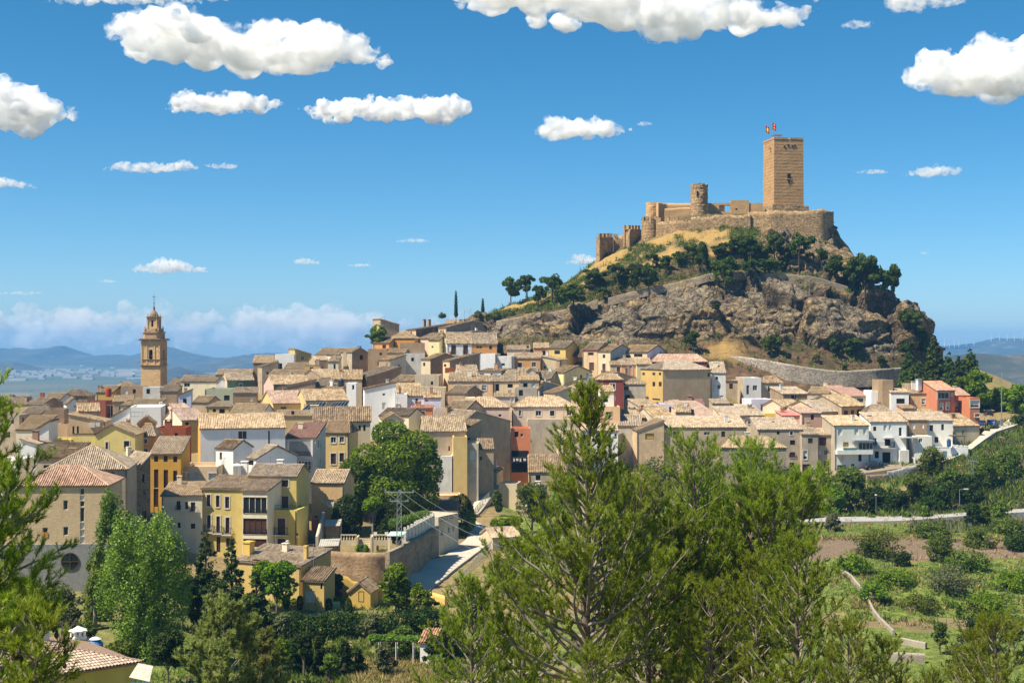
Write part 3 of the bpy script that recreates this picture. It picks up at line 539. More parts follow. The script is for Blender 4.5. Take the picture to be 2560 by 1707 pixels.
cps([(1130,868,400),(1260,880,377),(1400,884,370),(1500,890,366),(1620,900,362),(1760,931,356),(1900,962,354),(2050,984,356),(2200,984,360),(2330,980,369),(2430,985,388)])
cps([(1260,850,388),(1400,850,380),(1500,852,378),(1620,862,374),(1760,890,368),(1900,920,366),(2050,940,368),(2200,950,372),(2330,970,380)])
CP=np.array(CP)
GX0,GX1,GY0,GY1,GS=-262,312,-24,564,2.0
gx=np.arange(GX0,GX1+.1,GS);gy=np.arange(GY0,GY1+.1,GS)
XX,YY=np.meshgrid(gx,gy);GP=np.stack([XX.ravel(),YY.ravel()],1)
ZZ=np.zeros(len(GP))
for i in range(0,len(GP),6000):
    q=GP[i:i+6000]
    d2=(q[:,None,0]-CP[None,:,0])**2+(q[:,None,1]-CP[None,:,1])**2+6.0
    ww=d2**-1.6
    ZZ[i:i+6000]=(ww*CP[None,:,2]).sum(1)/ww.sum(1)
Zg=ZZ.reshape(XX.shape)
for _ in range(2):
    Zp=np.pad(Zg,1,mode='edge')
    Zg=(Zp[:-2,1:-1]+Zp[2:,1:-1]+Zp[1:-1,:-2]+Zp[1:-1,2:]+2*Zp[1:-1,1:-1])/6
# stepped terraces of the valley field on the right
TZ=np.array([(140,-36.5),(150,-37),(165,-38),(187,-37.1),(191,-37.0),(195,-35.7),(198,-35.5),(204,-33.7),(212,-33.6),(229,-31.6),(240,-31.3),(255,-31.1),(262,-31.5)])
_n=(fbm(np.c_[GP*.06,np.zeros(len(GP))],3,21).reshape(XX.shape)-.5)*9
_px=CX+XX/np.maximum(YY,1)*F
_w=np.clip((_px-1930+(_n*14))/110,0,1)*np.clip((YY-146)/12,0,1)*np.clip((262-YY)/9,0,1)
Zg=Zg*(1-_w)+np.interp(YY+_n,TZ[:,0],TZ[:,1])*_w
def ground(x,y):
    fx=min(max((x-GX0)/GS,0),len(gx)-1.001);fy=min(max((y-GY0)/GS,0),len(gy)-1.001)
    i,j=int(fx),int(fy);u,v=fx-i,fy-j
    return float((Zg[j,i]*(1-u)+Zg[j,i+1]*u)*(1-v)+(Zg[j+1,i]*(1-u)+Zg[j+1,i+1]*u)*v)
def PG(px,D,dz=0.0):
    x=(px-CX)/F*D
    return Vector((x,D,ground(x,D)+dz))

# ground material
m,ns,ls,b=nodes_of('ground')
tc=ns.new('ShaderNodeTexCoord')
at=ns.new('ShaderNodeAttribute');at.attribute_name='green'
at2=ns.new('ShaderNodeAttribute');at2.attribute_name='dirt'
n1=N(ns,'ShaderNodeTexNoise',Scale=0.09,Detail=6.0,Roughness=0.65);ls.new(tc.outputs['Object'],n1.inputs['Vector'])
n2=N(ns,'ShaderNodeTexNoise',Scale=0.9,Detail=5.0,Roughness=0.7);ls.new(tc.outputs['Object'],n2.inputs['Vector'])
n3=N(ns,'ShaderNodeTexNoise',Scale=5.0,Detail=3.0);ls.new(tc.outputs['Object'],n3.inputs['Vector'])
dry=mixc(ns,ls,ramp(ns,ls,n2.outputs[0],[(0.35,0.0),(0.65,1.0)]),(0.20,0.14,0.07),(0.30,0.23,0.11))
grn=mixc(ns,ls,ramp(ns,ls,n2.outputs[0],[(0.35,0.0),(0.65,1.0)]),(0.06,0.09,0.018),(0.20,0.24,0.055))
soil=mixc(ns,ls,ramp(ns,ls,n3.outputs[0],[(0.35,0.0),(0.65,1.0)]),(0.13,0.09,0.06),(0.24,0.18,0.125))
gf=math_(ns,ls,'ADD',at.outputs['Fac'],math_(ns,ls,'MULTIPLY',math_(ns,ls,'SUBTRACT',n1.outputs[0],0.5),1.6))
c1=mixc(ns,ls,ramp(ns,ls,gf,[(0.35,0.0),(0.6,1.0)]),dry,grn)
c2=mixc(ns,ls,ramp(ns,ls,math_(ns,ls,'ADD',at2.outputs['Fac'],math_(ns,ls,'MULTIPLY',math_(ns,ls,'SUBTRACT',n2.outputs[0],0.5),0.8)),[(0.4,0.0),(0.6,1.0)]),c1,soil)
ls.new(c2,b.inputs['Base Color']);b.inputs['Roughness'].default_value=0.95;b.inputs['Specular IOR Level'].default_value=0.1
bp=N(ns,'ShaderNodeBump',Strength=0.6,Distance=0.3);ls.new(n3.outputs[0],bp.inputs['Height']);ls.new(bp.outputs[0],b.inputs['Normal'])

V=np.stack([XX.ravel(),YY.ravel(),Zg.ravel()],1)
V[:,2]+=(fbm(V*0.22,3,3)-0.5)*0.7
pxs=CX+V[:,0]/np.maximum(V[:,1],1)*F;pys=HY-V[:,2]/np.maximum(V[:,1],1)*F
green=np.full(len(V),0.25);dirt=np.zeros(len(V))
Yw=V[:,1]+_n.ravel()
inR=(pxs+(fbm(V*0.1,2,22)-.5)*300>1850) & (V[:,1]>140) & (V[:,1]<300)
green[inR & (V[:,1]>252)]=0.45
for a_,b_,g_,d_ in ((243,254,.2,.7),(229.5,243,1.0,0),(215,229.5,.2,.7),(203.5,215,1.2,0),(198,203.5,.75,.0),(194.5,198,1.2,0),(190.5,194.5,.75,.05),(183,190.5,.35,.5),(140,183,.8,0)):
    k=inR & (Yw >= a_) & (Yw<b_);green[k]=g_;dirt[k]=d_
k=(pxs>2300) & (V[:,1]>250) & (V[:,1]<320);green[k]=0.3;dirt[k]=0.1
k=(V[:,1]<170) & (pxs<1900);green[k]=0.5
k=(V[:,1]>200) & (V[:,1]<272) & (pxs>1250) & (pxs<2060);green[k]=0.6
nx,ny=len(gx),len(gy)
ii=np.arange(nx*ny).reshape(ny,nx)
fc=np.stack([ii[:-1,:-1].ravel(),ii[:-1,1:].ravel(),ii[1:,1:].ravel(),ii[1:,:-1].ravel()],1)
tag(np_mesh('ground',V,fc,MATS['ground'],smooth=True,attr={'green':green,'dirt':dirt}),kind='structure')

# ---------------------------------------------------------------- plain, mountains, haze
m,ns,ls,b=nodes_of('plain')
tc=ns.new('ShaderNodeTexCoord');mp=ns.new('ShaderNodeMapping');mp.inputs['Scale'].default_value=(0.004,0.0022,1);ls.new(tc.outputs['Object'],mp.inputs[0])
vo=N(ns,'ShaderNodeTexVoronoi',Scale=1.0);ls.new(mp.outputs[0],vo.inputs['Vector'])
n1=N(ns,'ShaderNodeTexNoise',Scale=1.3,Detail=6.0);ls.new(mp.outputs[0],n1.inputs['Vector'])
sp=ns.new('ShaderNodeSeparateColor');ls.new(vo.outputs['Color'],sp.inputs[0])
c1=ramp(ns,ls,sp.outputs[0],[(0.0,(0.05,0.065,0.03)),(0.4,(0.10,0.095,0.055)),(0.75,(0.21,0.165,0.11)),(1.0,(0.34,0.27,0.19))])
ls.new(mixc(ns,ls,ramp(ns,ls,n1.outputs[0],[(0.4,0.0),(0.6,1.0)]),c1,(0.07,0.09,0.045)),b.inputs['Base Color'])
b.inputs['Roughness'].default_value=1.0
mb=MB();mb.face([(-4300,-80,-100),(4300,-80,-100),(4300,8700,-100),(-4300,8700,-100)])
tag(mb.build('plain',MATS['plain']),kind='structure')
m,ns,ls,b=nodes_of('mountain')
tc=ns.new('ShaderNodeTexCoord')
n1=N(ns,'ShaderNodeTexNoise',Scale=0.012,Detail=9.0,Roughness=0.7);ls.new(tc.outputs['Object'],n1.inputs['Vector'])
ls.new(ramp(ns,ls,n1.outputs[0],[(0.36,(0.02,0.028,0.012)),(0.54,(0.05,0.05,0.025)),(0.70,(0.15,0.125,0.085))]),b.inputs['Base Color']);b.inputs['Roughness'].default_value=1.0
def mountain(prof,D,depth,seed,nx=160,ny=44,base=-101.0,rough=0.16):
    prof=np.array(prof,float);px=np.linspace(prof[0,0],prof[-1,0],nx);py=np.interp(px,prof[:,0],prof[:,1])
    k=np.ones(5)/5;py=np.convolve(np.pad(py,2,mode='edge'),k,'valid')*0.25+py*0.75+(fbm(np.c_[px*.09,px*0,px*0],3,seed)-.5)*3.5
    t=np.linspace(-1,1,ny);PX,T=np.meshgrid(px,t);top=np.broadcast_to((HY-py)/F*D,PX.shape)
    X=(PX-CX)/F*D;Y=D+T*depth
    fall=np.clip(1-np.abs(T),0,1)**1.15
    q=np.stack([X.ravel()/(depth*0.42),Y.ravel()/(depth*0.42),np.zeros(X.size)],1)
    nz=(1-np.abs(fbm(q,5,seed)*2-1)).reshape(X.shape)-0.75
    Z=base+(top-base)*np.clip(fall+nz*rough*4*fall*(1-fall),0,1)
    V=np.stack([X.ravel(),Y.ravel(),Z.ravel()],1);ii=np.arange(nx*ny).reshape(ny,nx)
    fc=np.stack([ii[:-1,:-1].ravel(),ii[:-1,1:].ravel(),ii[1:,1:].ravel(),ii[1:,:-1].ravel()],1)
    return tag(np_mesh('mountain',V,fc,MATS['mountain'],smooth=True),kind='structure')
mountain([(-420,905),(-200,880),(0,869),(14,869),(26,876),(36,868),(56,868),(72,873),(118,870),(145,863),(164,863),(174,876),(210,890),(255,887),(290,885),(330,890),(350,882),(380,878),(440,890),(560,899),(700,905),(900,930)],7300,900,1)
mountain([(300,915),(360,885),(405,867),(418,865),(440,871),(480,882),(530,893),(600,896),(700,905),(820,920)],6700,700,2)
mountain([(440,935),(500,912),(560,895),(600,888),(640,883),(672,880),(700,882),(745,886),(800,893),(900,905),(1000,930)],5600,700,3)
mountain([(360,955),(395,930),(420,917),(445,914),(462,920),(480,932),(510,955)],4300,380,4,nx=70)
mountain([(-300,945),(-150,926),(0,905),(40,906),(80,920),(160,934),(240,950)],5200,420,5,nx=80)
mountain([(250,985),(330,958),(400,940),(470,944),(560,955),(700,970)],3000,300,8,nx=80)
mountain([(2250,885),(2349,864),(2394,862),(2435,856),(2470,848),(2496,844),(2560,845),(2640,840),(2800,860)],6500,700,6)
mountain([(2230,905),(2300,892),(2365,886),(2435,880),(2500,885),(2560,882),(2650,872),(2800,890)],2300,420,7,rough=0.3)
hz=bpy.data.materials.new('haze_air');hz.use_nodes=True
ns,ls=hz.node_tree.nodes,hz.node_tree.links;ns.clear()
o_=ns.new('ShaderNodeOutputMaterial');v_=ns.new('ShaderNodeVolumePrincipled')
v_.inputs['Color'].default_value=(0.17,0.48,0.96,1);v_.inputs['Density'].default_value=0.00012
ls.new(v_.outputs[0],o_.inputs['Volume'])
mb=MB();mb.box(-4400,-90,-102,4400,8800,78)
tag(mb.build('haze',hz),kind='stuff')
# white specks of villages and greenhouses out on the plain
vil=MB();r_=random.Random(4)
for i in range(90):
    px,py=r_.uniform(0,330),r_.gauss(934,6)
    D=100*F/(py-HY);x=(px-CX)/F*D;s_=r_.uniform(6,22)
    vil.box(x,D,-100.5,x+s_*r_.uniform(1,3),D+s_,-100+r_.uniform(4,8))
tag(vil.build('far_village',plain('village_white',(0.5,0.48,0.44))),'white scatter of village buildings out on the hazy plain','village',kind='stuff')
# wind turbines on the right ridge
tw=plain('turbine_white',(0.75,0.75,0.75),0.5)
def turbine(px,py,h_px,D=6300,lab=''):
    c=P(px,py,D);hh=h_px/F*D
    e=empty('wind_turbine',c,lab,'wind turbine','wind turbines on the far right ridge')
    t=MB();t.tube((0,0,-12),(0,0,hh),1.3,0.9,6);t.build('tower',tw,e)
    for k in range(3):
        a=k*2.094+px;bl=MB();bl.tube((0,-1.5,hh),(math.sin(a)*hh*0.5,-1.5,hh+math.cos(a)*hh*0.5),0.9,0.35,4);bl.build('blade',tw,e)
tl=['leftmost white turbine of the low ridge row','second turbine from the left on the low ridge','third turbine from the left on the low ridge','fourth turbine from the left on the low ridge','fifth turbine from the left, standing apart on the low ridge','last turbine before the ridge climbs',
      'first turbine on the high part of the ridge','second turbine on the high part of the ridge','third turbine on the high part of the ridge','fourth turbine on the high part of the ridge','turbine on the high ridge nearest the picture edge']
for (px,py,hp),l_ in zip(((2361,862,13),(2373,862,11),(2386,861,11),(2397,861,10),(2416,859,12),(2435,856,10),(2478,847,13),(2499,845,14),(2518,845,13),(2536,845,14),(2556,845,13)),tl):turbine(px,py,hp,lab=l_)

# ---------------------------------------------------------------- castle hill
KC=[
 [(1130,872,396),(1260,884,374),(1400,888,367),(1500,896,363),(1620,906,359),(1760,937,353),(1900,968,351),(2050,990,353),(2200,990,357),(2330,985,366),(2450,990,388)],
 [(1150,816,404),(1260,836,386),(1400,845,377),(1500,856,373),(1620,850,371),(1762,848,371),(1900,858,369),(2030,862,369),(2164,888,369),(2270,878,376),(2345,885,398)],
 [(1165,808,408),(1260,799,397),(1369,786,391),(1494,753,388),(1628,728,386),(1780,689,386),(1851,684,386),(2030,693,386),(2119,718,386),(2208,737,387),(2272,768,398)],
 [(1175,801,416),(1260,793,404),(1369,779,398),(1494,746,394),(1628,718,392),(1780,680,392),(1851,674,392),(2030,682,392),(2119,710,392),(2200,733,394),(2262,760,406)],
 [(1190,795,424),(1300,768,412),(1400,735,407),(1498,676,407),(1610,642,405),(1717,614,403),(1806,596,402),(1900,604,402),(1990,610,402),(2070,630,403),(2128,705,409)],
 [(1300,760,428),(1420,705,422),(1498,652,417),(1605,611,412),(1699,584,411),(1788,576,410),(1887,575,410),(1972,560,410),(2050,558,410),(2083,562,412),(2122,640,420)],
 [(1300,762,440),(1420,708,432),(1498,648,424),(1605,590,420),(1700,548,419),(1800,538,418),(1900,533,418),(1980,530,418),(2050,535,418),(2078,545,420),(2112,620,428)],
 [(1300,765,452),(1420,710,450),(1500,650,450),(1605,590,450),(1700,548,450),(1800,538,450),(1900,533,450),(1980,530,450),(2050,535,450),(2075,550,450),(2105,625,450)],
 [(1250,880,500),(1400,880,505),(1500,880,510),(1605,880,515),(1700,880,520),(1800,880,520),(1900,880,520),(1980,880,520),(2050,880,515),(2150,880,510),(2350,900,490)]]
KROWS=[16,64,6,34,36,6,10,12]
NT=330;tt=np.linspace(0,1,NT)
def contour(c):
    w_=np.array([tuple(P(*p)) for p in c]);px=np.array([p[0] for p in c],float);u=(px-px[0])/(px[-1]-px[0])
    r=np.stack([np.interp(tt,u,w_[:,k]) for k in range(3)],1)
    for k in range(3):
        q=np.pad(r[:,k],6,mode='edge');r[:,k]=np.convolve(q,np.ones(13)/13,'valid')*0.7+r[:,k]*0.3
    return r
CT=[contour(c) for c in KC]
rows,lev=[],[]
for i,nrow in enumerate(KROWS):
    for j in range(nrow):
        s_=j/nrow
        if i==1:s2=s_+0.10*math.sin(s_*6.283)    # bulging crag
        else:s2=s_
        p=CT[i]*(1-s2)+CT[i+1]*s2
        if i in (1,3):p=p+np.array((0,-1,0.25))*(math.sin(s_*math.pi)*(3.0 if i==1 else 2.0))
        rows.append(p);lev.append(i+s_)
rows.append(CT[-1]);lev.append(len(KROWS))
HV=np.stack(rows);lev=np.array(lev);nr=len(rows)
du=np.gradient(HV,axis=1);dv=np.gradient(HV,axis=0);nn=np.cross(du,dv);nn /= np.linalg.norm(nn,axis=2,keepdims=True)+1e-9
q=HV.reshape(-1,3);L_=np.repeat(lev,NT);hpx=CX+q[:,0]/q[:,1]*F
wob=(fbm(q*0.09,3,40)-0.5)*0.5
band=lambda a,b,e=0.12:np.clip((L_+wob-a)/e+.5,0,1)*np.clip((b-L_-wob)/e+.5,0,1)
sx=lambda a,e=40:np.clip((hpx-a+(fbm(q*0.12,3,44)-.5)*90)/e+.5,0,1)
rock=np.clip(band(0.93,2.02)+band(3.0,5.0)*sx(1905)+band(2.6,4.3)*sx(1990),0,1)
earth=np.clip(band(-1,0.95)+band(2.0,3.9)*(1-sx(1905))*0.7,0,1)*(1-rock)
grass=np.clip(np.clip((fbm(q*0.15,3,46)-.38)*6,0,1)*band(3.55,5.2)*(1-sx(1830))+band(1.78,2.1)*np.clip(1-np.abs(hpx-1690)/90,0,1)*1.3+band(0.55,0.9)*np.clip(1-np.abs(hpx-1810)/70,0,1),0,1)
def ridged(p,s,o=3):return 1-np.abs(fbm(p,o,s)*2-1)
st=q*np.array((1,1,1.7))
def cell(p,s):
    """distance to the nearest and second nearest jittered point: blocks with cracks between"""
    i=np.floor(p).astype(np.int64);d1=np.full(len(p),9.0);d2=np.full(len(p),9.0);idv=np.zeros(len(p));sl_=np.zeros(len(p))
    for a in (-1,0,1):
        for b_ in (-1,0,1):
            for c_ in (-1,0,1):
                x,y,z=i[:,0]+a,i[:,1]+b_,i[:,2]+c_
                f=np.stack([x+_h(x,y,z,s),y+_h(x,y,z,s+1),z+_h(x,y,z,s+2)],1)
                d=np.linalg.norm(p-f,axis=1);nw=d<d1
                d2=np.where(nw,d1,np.minimum(d2,d));idv=np.where(nw,_h(x,y,z,s+3),idv);g_=np.stack([_h(x,y,z,s+5),_h(x,y,z,s+6),_h(x,y,z,s+7)],1)-.5;sl_=np.where(nw,((p-f)*g_).sum(1),sl_);d1=np.where(nw,d,d1)
    return d1,d2,idv,sl_
wq=q+(np.stack([fbm(q*0.1,3,70),fbm(q*0.1,3,71),fbm(q*0.1,3,72)],1)-.5)*9
a1,a2,id1,as_=cell(wq*np.array((.05,.05,.085)),80)
b1,b2,id2,bs_=cell(wq*np.array((.15,.15,.26)),90)
crack=np.clip((a2-a1)*7,0,1)*0.65+np.clip((b2-b1)*4,0,1)*0.35
dis=rock*((id1-.5)*2.6+(id2-.5)*0.9+as_*7.0+bs_*2.6+(np.clip((a2-a1)*9,0,1)-1)*1.5+(np.clip((b2-b1)*7,0,1)-1)*0.6+(ridged(st*0.05,61)-.6)*3.0+(ridged(st*0.18,66,4)-.6)*2.0+(fbm(q*0.8,3,62)-.5)*1.1)+(1-rock)*((fbm(q*0.12,4,63)-.5)*2.6+(fbm(q*0.7,3,64)-.5)*0.5)
dis *= np.clip((lev.repeat(NT)-0.0)*4,0,1)
HVd=(q+nn.reshape(-1,3)*dis[:,None])
ii=np.arange(NT*nr).reshape(nr,NT)
fc=np.stack([ii[:-1,:-1].ravel(),ii[:-1,1:].ravel(),ii[1:,1:].ravel(),ii[1:,:-1].ravel()],1)
m,ns,ls,b=nodes_of('hillside')
tc=ns.new('ShaderNodeTexCoord')
A={}
for k in ('rock','earth','grass','crack','block'):
    A[k]=ns.new('ShaderNodeAttribute');A[k].attribute_name=k;A[k]=A[k].outputs['Fac']
n1=N(ns,'ShaderNodeTexNoise',Scale=0.06,Detail=5.0,Roughness=0.6);ls.new(tc.outputs['Object'],n1.inputs['Vector'])
n2=N(ns,'ShaderNodeTexNoise',Scale=0.42,Detail=9.0,Roughness=0.75);mp=ns.new('ShaderNodeMapping');mp.inputs['Scale'].default_value=(1,1,2.2);mp.inputs['Rotation'].default_value=(0,.12,0);ls.new(tc.outputs['Object'],mp.inputs[0]);ls.new(mp.outputs[0],n2.inputs['Vector'])
n3=N(ns,'ShaderNodeTexNoise',Scale=2.5,Detail=5.0,Roughness=0.7);ls.new(tc.outputs['Object'],n3.inputs['Vector'])
hue=math_(ns,ls,'ADD',n1.outputs[0],math_(ns,ls,'MULTIPLY',math_(ns,ls,'SUBTRACT',A['block'],0.5),0.22))
rk=mixc(ns,ls,ramp(ns,ls,hue,[(0.40,0.0),(0.60,1.0)]),(0.42,0.34,0.235),(0.60,0.395,0.16))
rk=mixc(ns,ls,ramp(ns,ls,n2.outputs[0],[(0.40,1.0),(0.62,0.0)]),rk,(0.17,0.13,0.09))
rk=mixc(ns,ls,ramp(ns,ls,n3.outputs[0],[(0.5,0.0),(0.75,0.6)]),rk,(0.42,0.36,0.265))
rk=mixc(ns,ls,ramp(ns,ls,math_(ns,ls,'ADD',A['crack'],math_(ns,ls,'MULTIPLY',n2.outputs[0],0.3)),[(0.35,0.75),(0.75,0.0)]),rk,(0.06,0.045,0.03))
nd=N(ns,'ShaderNodeTexNoise',Scale=0.35,Detail=4.0);ls.new(tc.outputs['Object'],nd.inputs['Vector'])
wv=ns.new('ShaderNodeVectorMath');wv.operation='MULTIPLY_ADD';ls.new(nd.outputs['Color'],wv.inputs[0]);wv.inputs[1].default_value=(4,4,4);ls.new(tc.outputs['Object'],wv.inputs[2])
vc=N(ns,'ShaderNodeTexVoronoi',Scale=0.22);vc.feature='DISTANCE_TO_EDGE';ls.new(wv.outputs[0],vc.inputs['Vector'])
vd=N(ns,'ShaderNodeTexVoronoi',Scale=0.6);vd.feature='DISTANCE_TO_EDGE';ls.new(wv.outputs[0],vd.inputs['Vector'])
ck=math_(ns,ls,'MINIMUM',ramp(ns,ls,vc.outputs[0],[(0.0,0.0),(0.09,1.0)]),ramp(ns,ls,vd.outputs[0],[(0.0,0.35),(0.06,1.0)]))
rk=mixc(ns,ls,math_(ns,ls,'MULTIPLY',math_(ns,ls,'SUBTRACT',1.0,ck),0.5),rk,(0.07,0.05,0.035))
er=mixc(ns,ls,ramp(ns,ls,n2.outputs[0],[(0.35,0.0),(0.6,1.0)]),(0.10,0.065,0.04),(0.24,0.145,0.085))
er=mixc(ns,ls,ramp(ns,ls,n1.outputs[0],[(0.50,0.0),(0.66,0.75)]),er,(0.05,0.062,0.022))
gr=mixc(ns,ls,ramp(ns,ls,n3.outputs[0],[(0.3,0.0),(0.7,1.0)]),(0.36,0.22,0.07),(0.58,0.39,0.145))
sc=mixc(ns,ls,ramp(ns,ls,n2.outputs[0],[(0.4,0.0),(0.6,1.0)]),(0.06,0.07,0.03),(0.26,0.19,0.10))
c1=mixc(ns,ls,A['earth'],sc,er);c1=mixc(ns,ls,A['grass'],c1,gr);c1=mixc(ns,ls,A['rock'],c1,rk)
ls.new(c1,b.inputs['Base Color']);b.inputs['Roughness'].default_value=0.95;b.inputs['Specular IOR Level'].default_value=0.1
bp=N(ns,'ShaderNodeBump',Strength=1.0,Distance=1.6);ls.new(math_(ns,ls,'ADD',n2.outputs[0],math_(ns,ls,'MULTIPLY',math_(ns,ls,'MULTIPLY',ck,A['rock']),0.45)),bp.inputs['Height']);ls.new(bp.outputs[0],b.inputs['Normal'])
tag(np_mesh('castle_hill',HVd,fc,MATS['hillside'],attr={'rock':rock,'earth':earth,'grass':grass,'crack':crack,'block':id1},smooth=False),kind='structure')
HQ=HVd[L_<6.5];HQpx=CX+HQ[:,0]/HQ[:,1]*F;HQpy=HY-HQ[:,2]/HQ[:,1]*F
def hill_at(px,py):
    """nearest visible hill point to a photo pixel"""
    d=(HQpx-px)**2+(HQpy-py)**2
    k=np.where(d<d.min()+30)[0];k=k[np.argmin(HQ[k,1])]
    return Vector(HQ[k])
# ---------------------------------------------------------------- house materials
WALLC=dict(white=(.72,.70,.66),whitegrey=(.58,.56,.51),creamwhite=(.70,.66,.57),lilac=(.64,.60,.66),bluewhite=(.50,.56,.72),cream=(.66,.58,.42),creamwarm=(.58,.47,.31),creamdark=(.47,.39,.26),yellowcream=(.66,.58,.31),
  yellow=(.56,.43,.12),yellowdark=(.50,.345,.11),yellowpale=(.60,.49,.19),yellowbright=(.68,.47,.11),ochre=(.50,.335,.10),ochre_or=(.52,.285,.045),ochrepale=(.56,.41,.18),ochretan=(.47,.345,.19),olive=(.37,.29,.11),
  orange=(.58,.27,.07),orangelight=(.66,.36,.12),orangered=(.55,.19,.06),redorange=(.46,.17,.085),terracotta=(.54,.19,.085),salmon=(.60,.31,.17),peach=(.62,.46,.28),peachdark=(.54,.36,.19),peachbright=(.66,.43,.24),pinkbeige=(.60,.47,.35),
  pinkpale=(.56,.42,.33),pink=(.58,.38,.30),pinkgrey=(.47,.39,.33),pinksalmon=(.62,.38,.27),red=(.30,.06,.04),darkred=(.22,.06,.05),maroon=(.22,.05,.045),redbrick=(.32,.10,.05),brick=(.36,.20,.12),sandbrick=(.66,.47,.27),
  tan=(.54,.385,.225),greige=(.40,.32,.225),greigewarm=(.385,.31,.22),beigegrey=(.46,.395,.30),brown=(.30,.205,.12),browndark=(.17,.125,.085),brownpale=(.38,.285,.185),grey=(.36,.35,.32),greydark=(.14,.14,.14),greyrender=(.34,.30,.24),
  greygable=(.37,.285,.19),greengrey=(.30,.32,.23),greendark=(.13,.18,.07),blue=(.42,.53,.64),bluegrey=(.27,.31,.33),stained=(.41,.35,.26),sandwall=(.50,.415,.275),stonetan=(.35,.285,.20),rubble=(.25,.185,.115))
for k_,c_ in WALLC.items():
    l_=.3*c_[0]+.6*c_[1]+.1*c_[2]
    WALLC[k_]=tuple(min(.80,max(.02,(l_+(x-l_)*1.0)*1.10)) for x in c_)
def wallmat(k):
    nm='wall_'+k
    if nm in MATS:return MATS[nm]
    c=WALLC[k]
    m,ns,ls,b=nodes_of(nm)
    tc=ns.new('ShaderNodeTexCoord');oi=ns.new('ShaderNodeObjectInfo')
    va=ns.new('ShaderNodeVectorMath');va.operation='ADD';ls.new(tc.outputs['Object'],va.inputs[0])
    cm=ns.new('ShaderNodeCombineXYZ');ls.new(math_(ns,ls,'MULTIPLY',oi.outputs['Random'],80.0),cm.inputs[0]);ls.new(cm.outputs[0],va.inputs[1])
    n1=N(ns,'ShaderNodeTexNoise',Scale=0.45,Detail=6.0,Roughness=0.7);ls.new(va.outputs[0],n1.inputs['Vector'])
    mp=ns.new('ShaderNodeMapping');mp.inputs['Scale'].default_value=(0.9,0.9,0.22);ls.new(va.outputs[0],mp.inputs[0])
    n2=N(ns,'ShaderNodeTexNoise',Scale=1.0,Detail=5.0,Roughness=0.7);ls.new(mp.outputs[0],n2.inputs['Vector'])
    n3=N(ns,'ShaderNodeTexNoise',Scale=7.0,Detail=4.0);ls.new(va.outputs[0],n3.inputs['Vector'])
    old=1.0 if k in ('brown','brownpale','greige','stained','greygable','stonetan','rubble','greyrender','sandwall','greigewarm','beigegrey','tan','peachdark','whitegrey') else 0.55
    hv=ns.new('ShaderNodeHueSaturation');hv.inputs['Color'].default_value=(*c,1)
    ls.new(math_(ns,ls,'ADD',math_(ns,ls,'MULTIPLY',oi.outputs['Random'],0.24),0.88),hv.inputs['Value'])
    ls.new(math_(ns,ls,'ADD',math_(ns,ls,'MULTIPLY',oi.outputs['Random'],0.2),0.9),hv.inputs['Saturation'])
    d=[x*0.55 for x in c];lt=[min(.82,x*1.12+.05) for x in c]
    c1=mixc(ns,ls,math_(ns,ls,'MULTIPLY',ramp(ns,ls,n1.outputs[0],[(0.42,0.0),(0.68,1.0)]),0.9*old),hv.outputs[0],lt)
    c1=mixc(ns,ls,math_(ns,ls,'MULTIPLY',ramp(ns,ls,n2.outputs[0],[(0.48,0.0),(0.78,1.0)]),0.7*old),c1,d)
    if k in ('rubble','stonetan'):
        vo=N(ns,'ShaderNodeTexVoronoi',Scale=2.6);vo.feature='DISTANCE_TO_EDGE';ls.new(va.outputs[0],vo.inputs['Vector'])
        v2=N(ns,'ShaderNodeTexVoronoi',Scale=2.6);ls.new(va.outputs[0],v2.inputs['Vector'])
        sp=ns.new('ShaderNodeSeparateColor');ls.new(v2.outputs['Color'],sp.inputs[0])
        c1=mixc(ns,ls,math_(ns,ls,'MULTIPLY',sp.outputs[0],0.6),c1,lt)
        c1=mixc(ns,ls,ramp(ns,ls,vo.outputs[0],[(0.03,1.0),(0.10,0.0)]),c1,[x*.5 for x in c])
    if k in ('sandbrick','redbrick'):
        mp2=ns.new('ShaderNodeMapping');mp2.inputs['Rotation'].default_value=(math.radians(90),0,0);ls.new(tc.outputs['Object'],mp2.inputs[0])
        br=N(ns,'ShaderNodeTexBrick',Scale=2.2);ls.new(mp2.outputs[0],br.inputs['Vector'])
        br.inputs['Color1'].default_value=(1,1,1,1);br.inputs['Color2'].default_value=(.8,.78,.76,1);br.inputs['Mortar'].default_value=(.72,.7,.68,1)
        br.inputs['Brick Width'].default_value=0.6;br.inputs['Row Height'].default_value=0.2
        c1=mixc(ns,ls,1.0,c1,br.outputs['Color'],'MULTIPLY')
    ls.new(c1,b.inputs['Base Color']);b.inputs['Roughness'].default_value=0.93;b.inputs['Specular IOR Level'].default_value=0.15
    bp=N(ns,'ShaderNodeBump',Strength=0.35,Distance=0.06);ls.new(n3.outputs[0],bp.inputs['Height']);ls.new(bp.outputs[0],b.inputs['Normal'])
    return m
TILEC=dict(tan=((.47,.355,.215),(.22,.145,.08),(.60,.49,.33)),pale=((.55,.43,.29),(.30,.21,.13),(.66,.56,.42)),brown=((.33,.235,.145),(.15,.10,.06),(.48,.37,.24)),pink=((.52,.35,.255),(.31,.19,.135),(.64,.50,.40)),
  red=((.42,.14,.08),(.28,.09,.05),(.50,.25,.16)),redpale=((.50,.24,.16),(.36,.16,.10),(.60,.40,.29)),redtan=((.52,.30,.19),(.38,.19,.12),(.60,.42,.29)),maroon=((.26,.13,.11),(.2,.09,.07),(.34,.2,.17)),rose=((.55,.22,.2),(.45,.16,.14),(.6,.3,.28)))
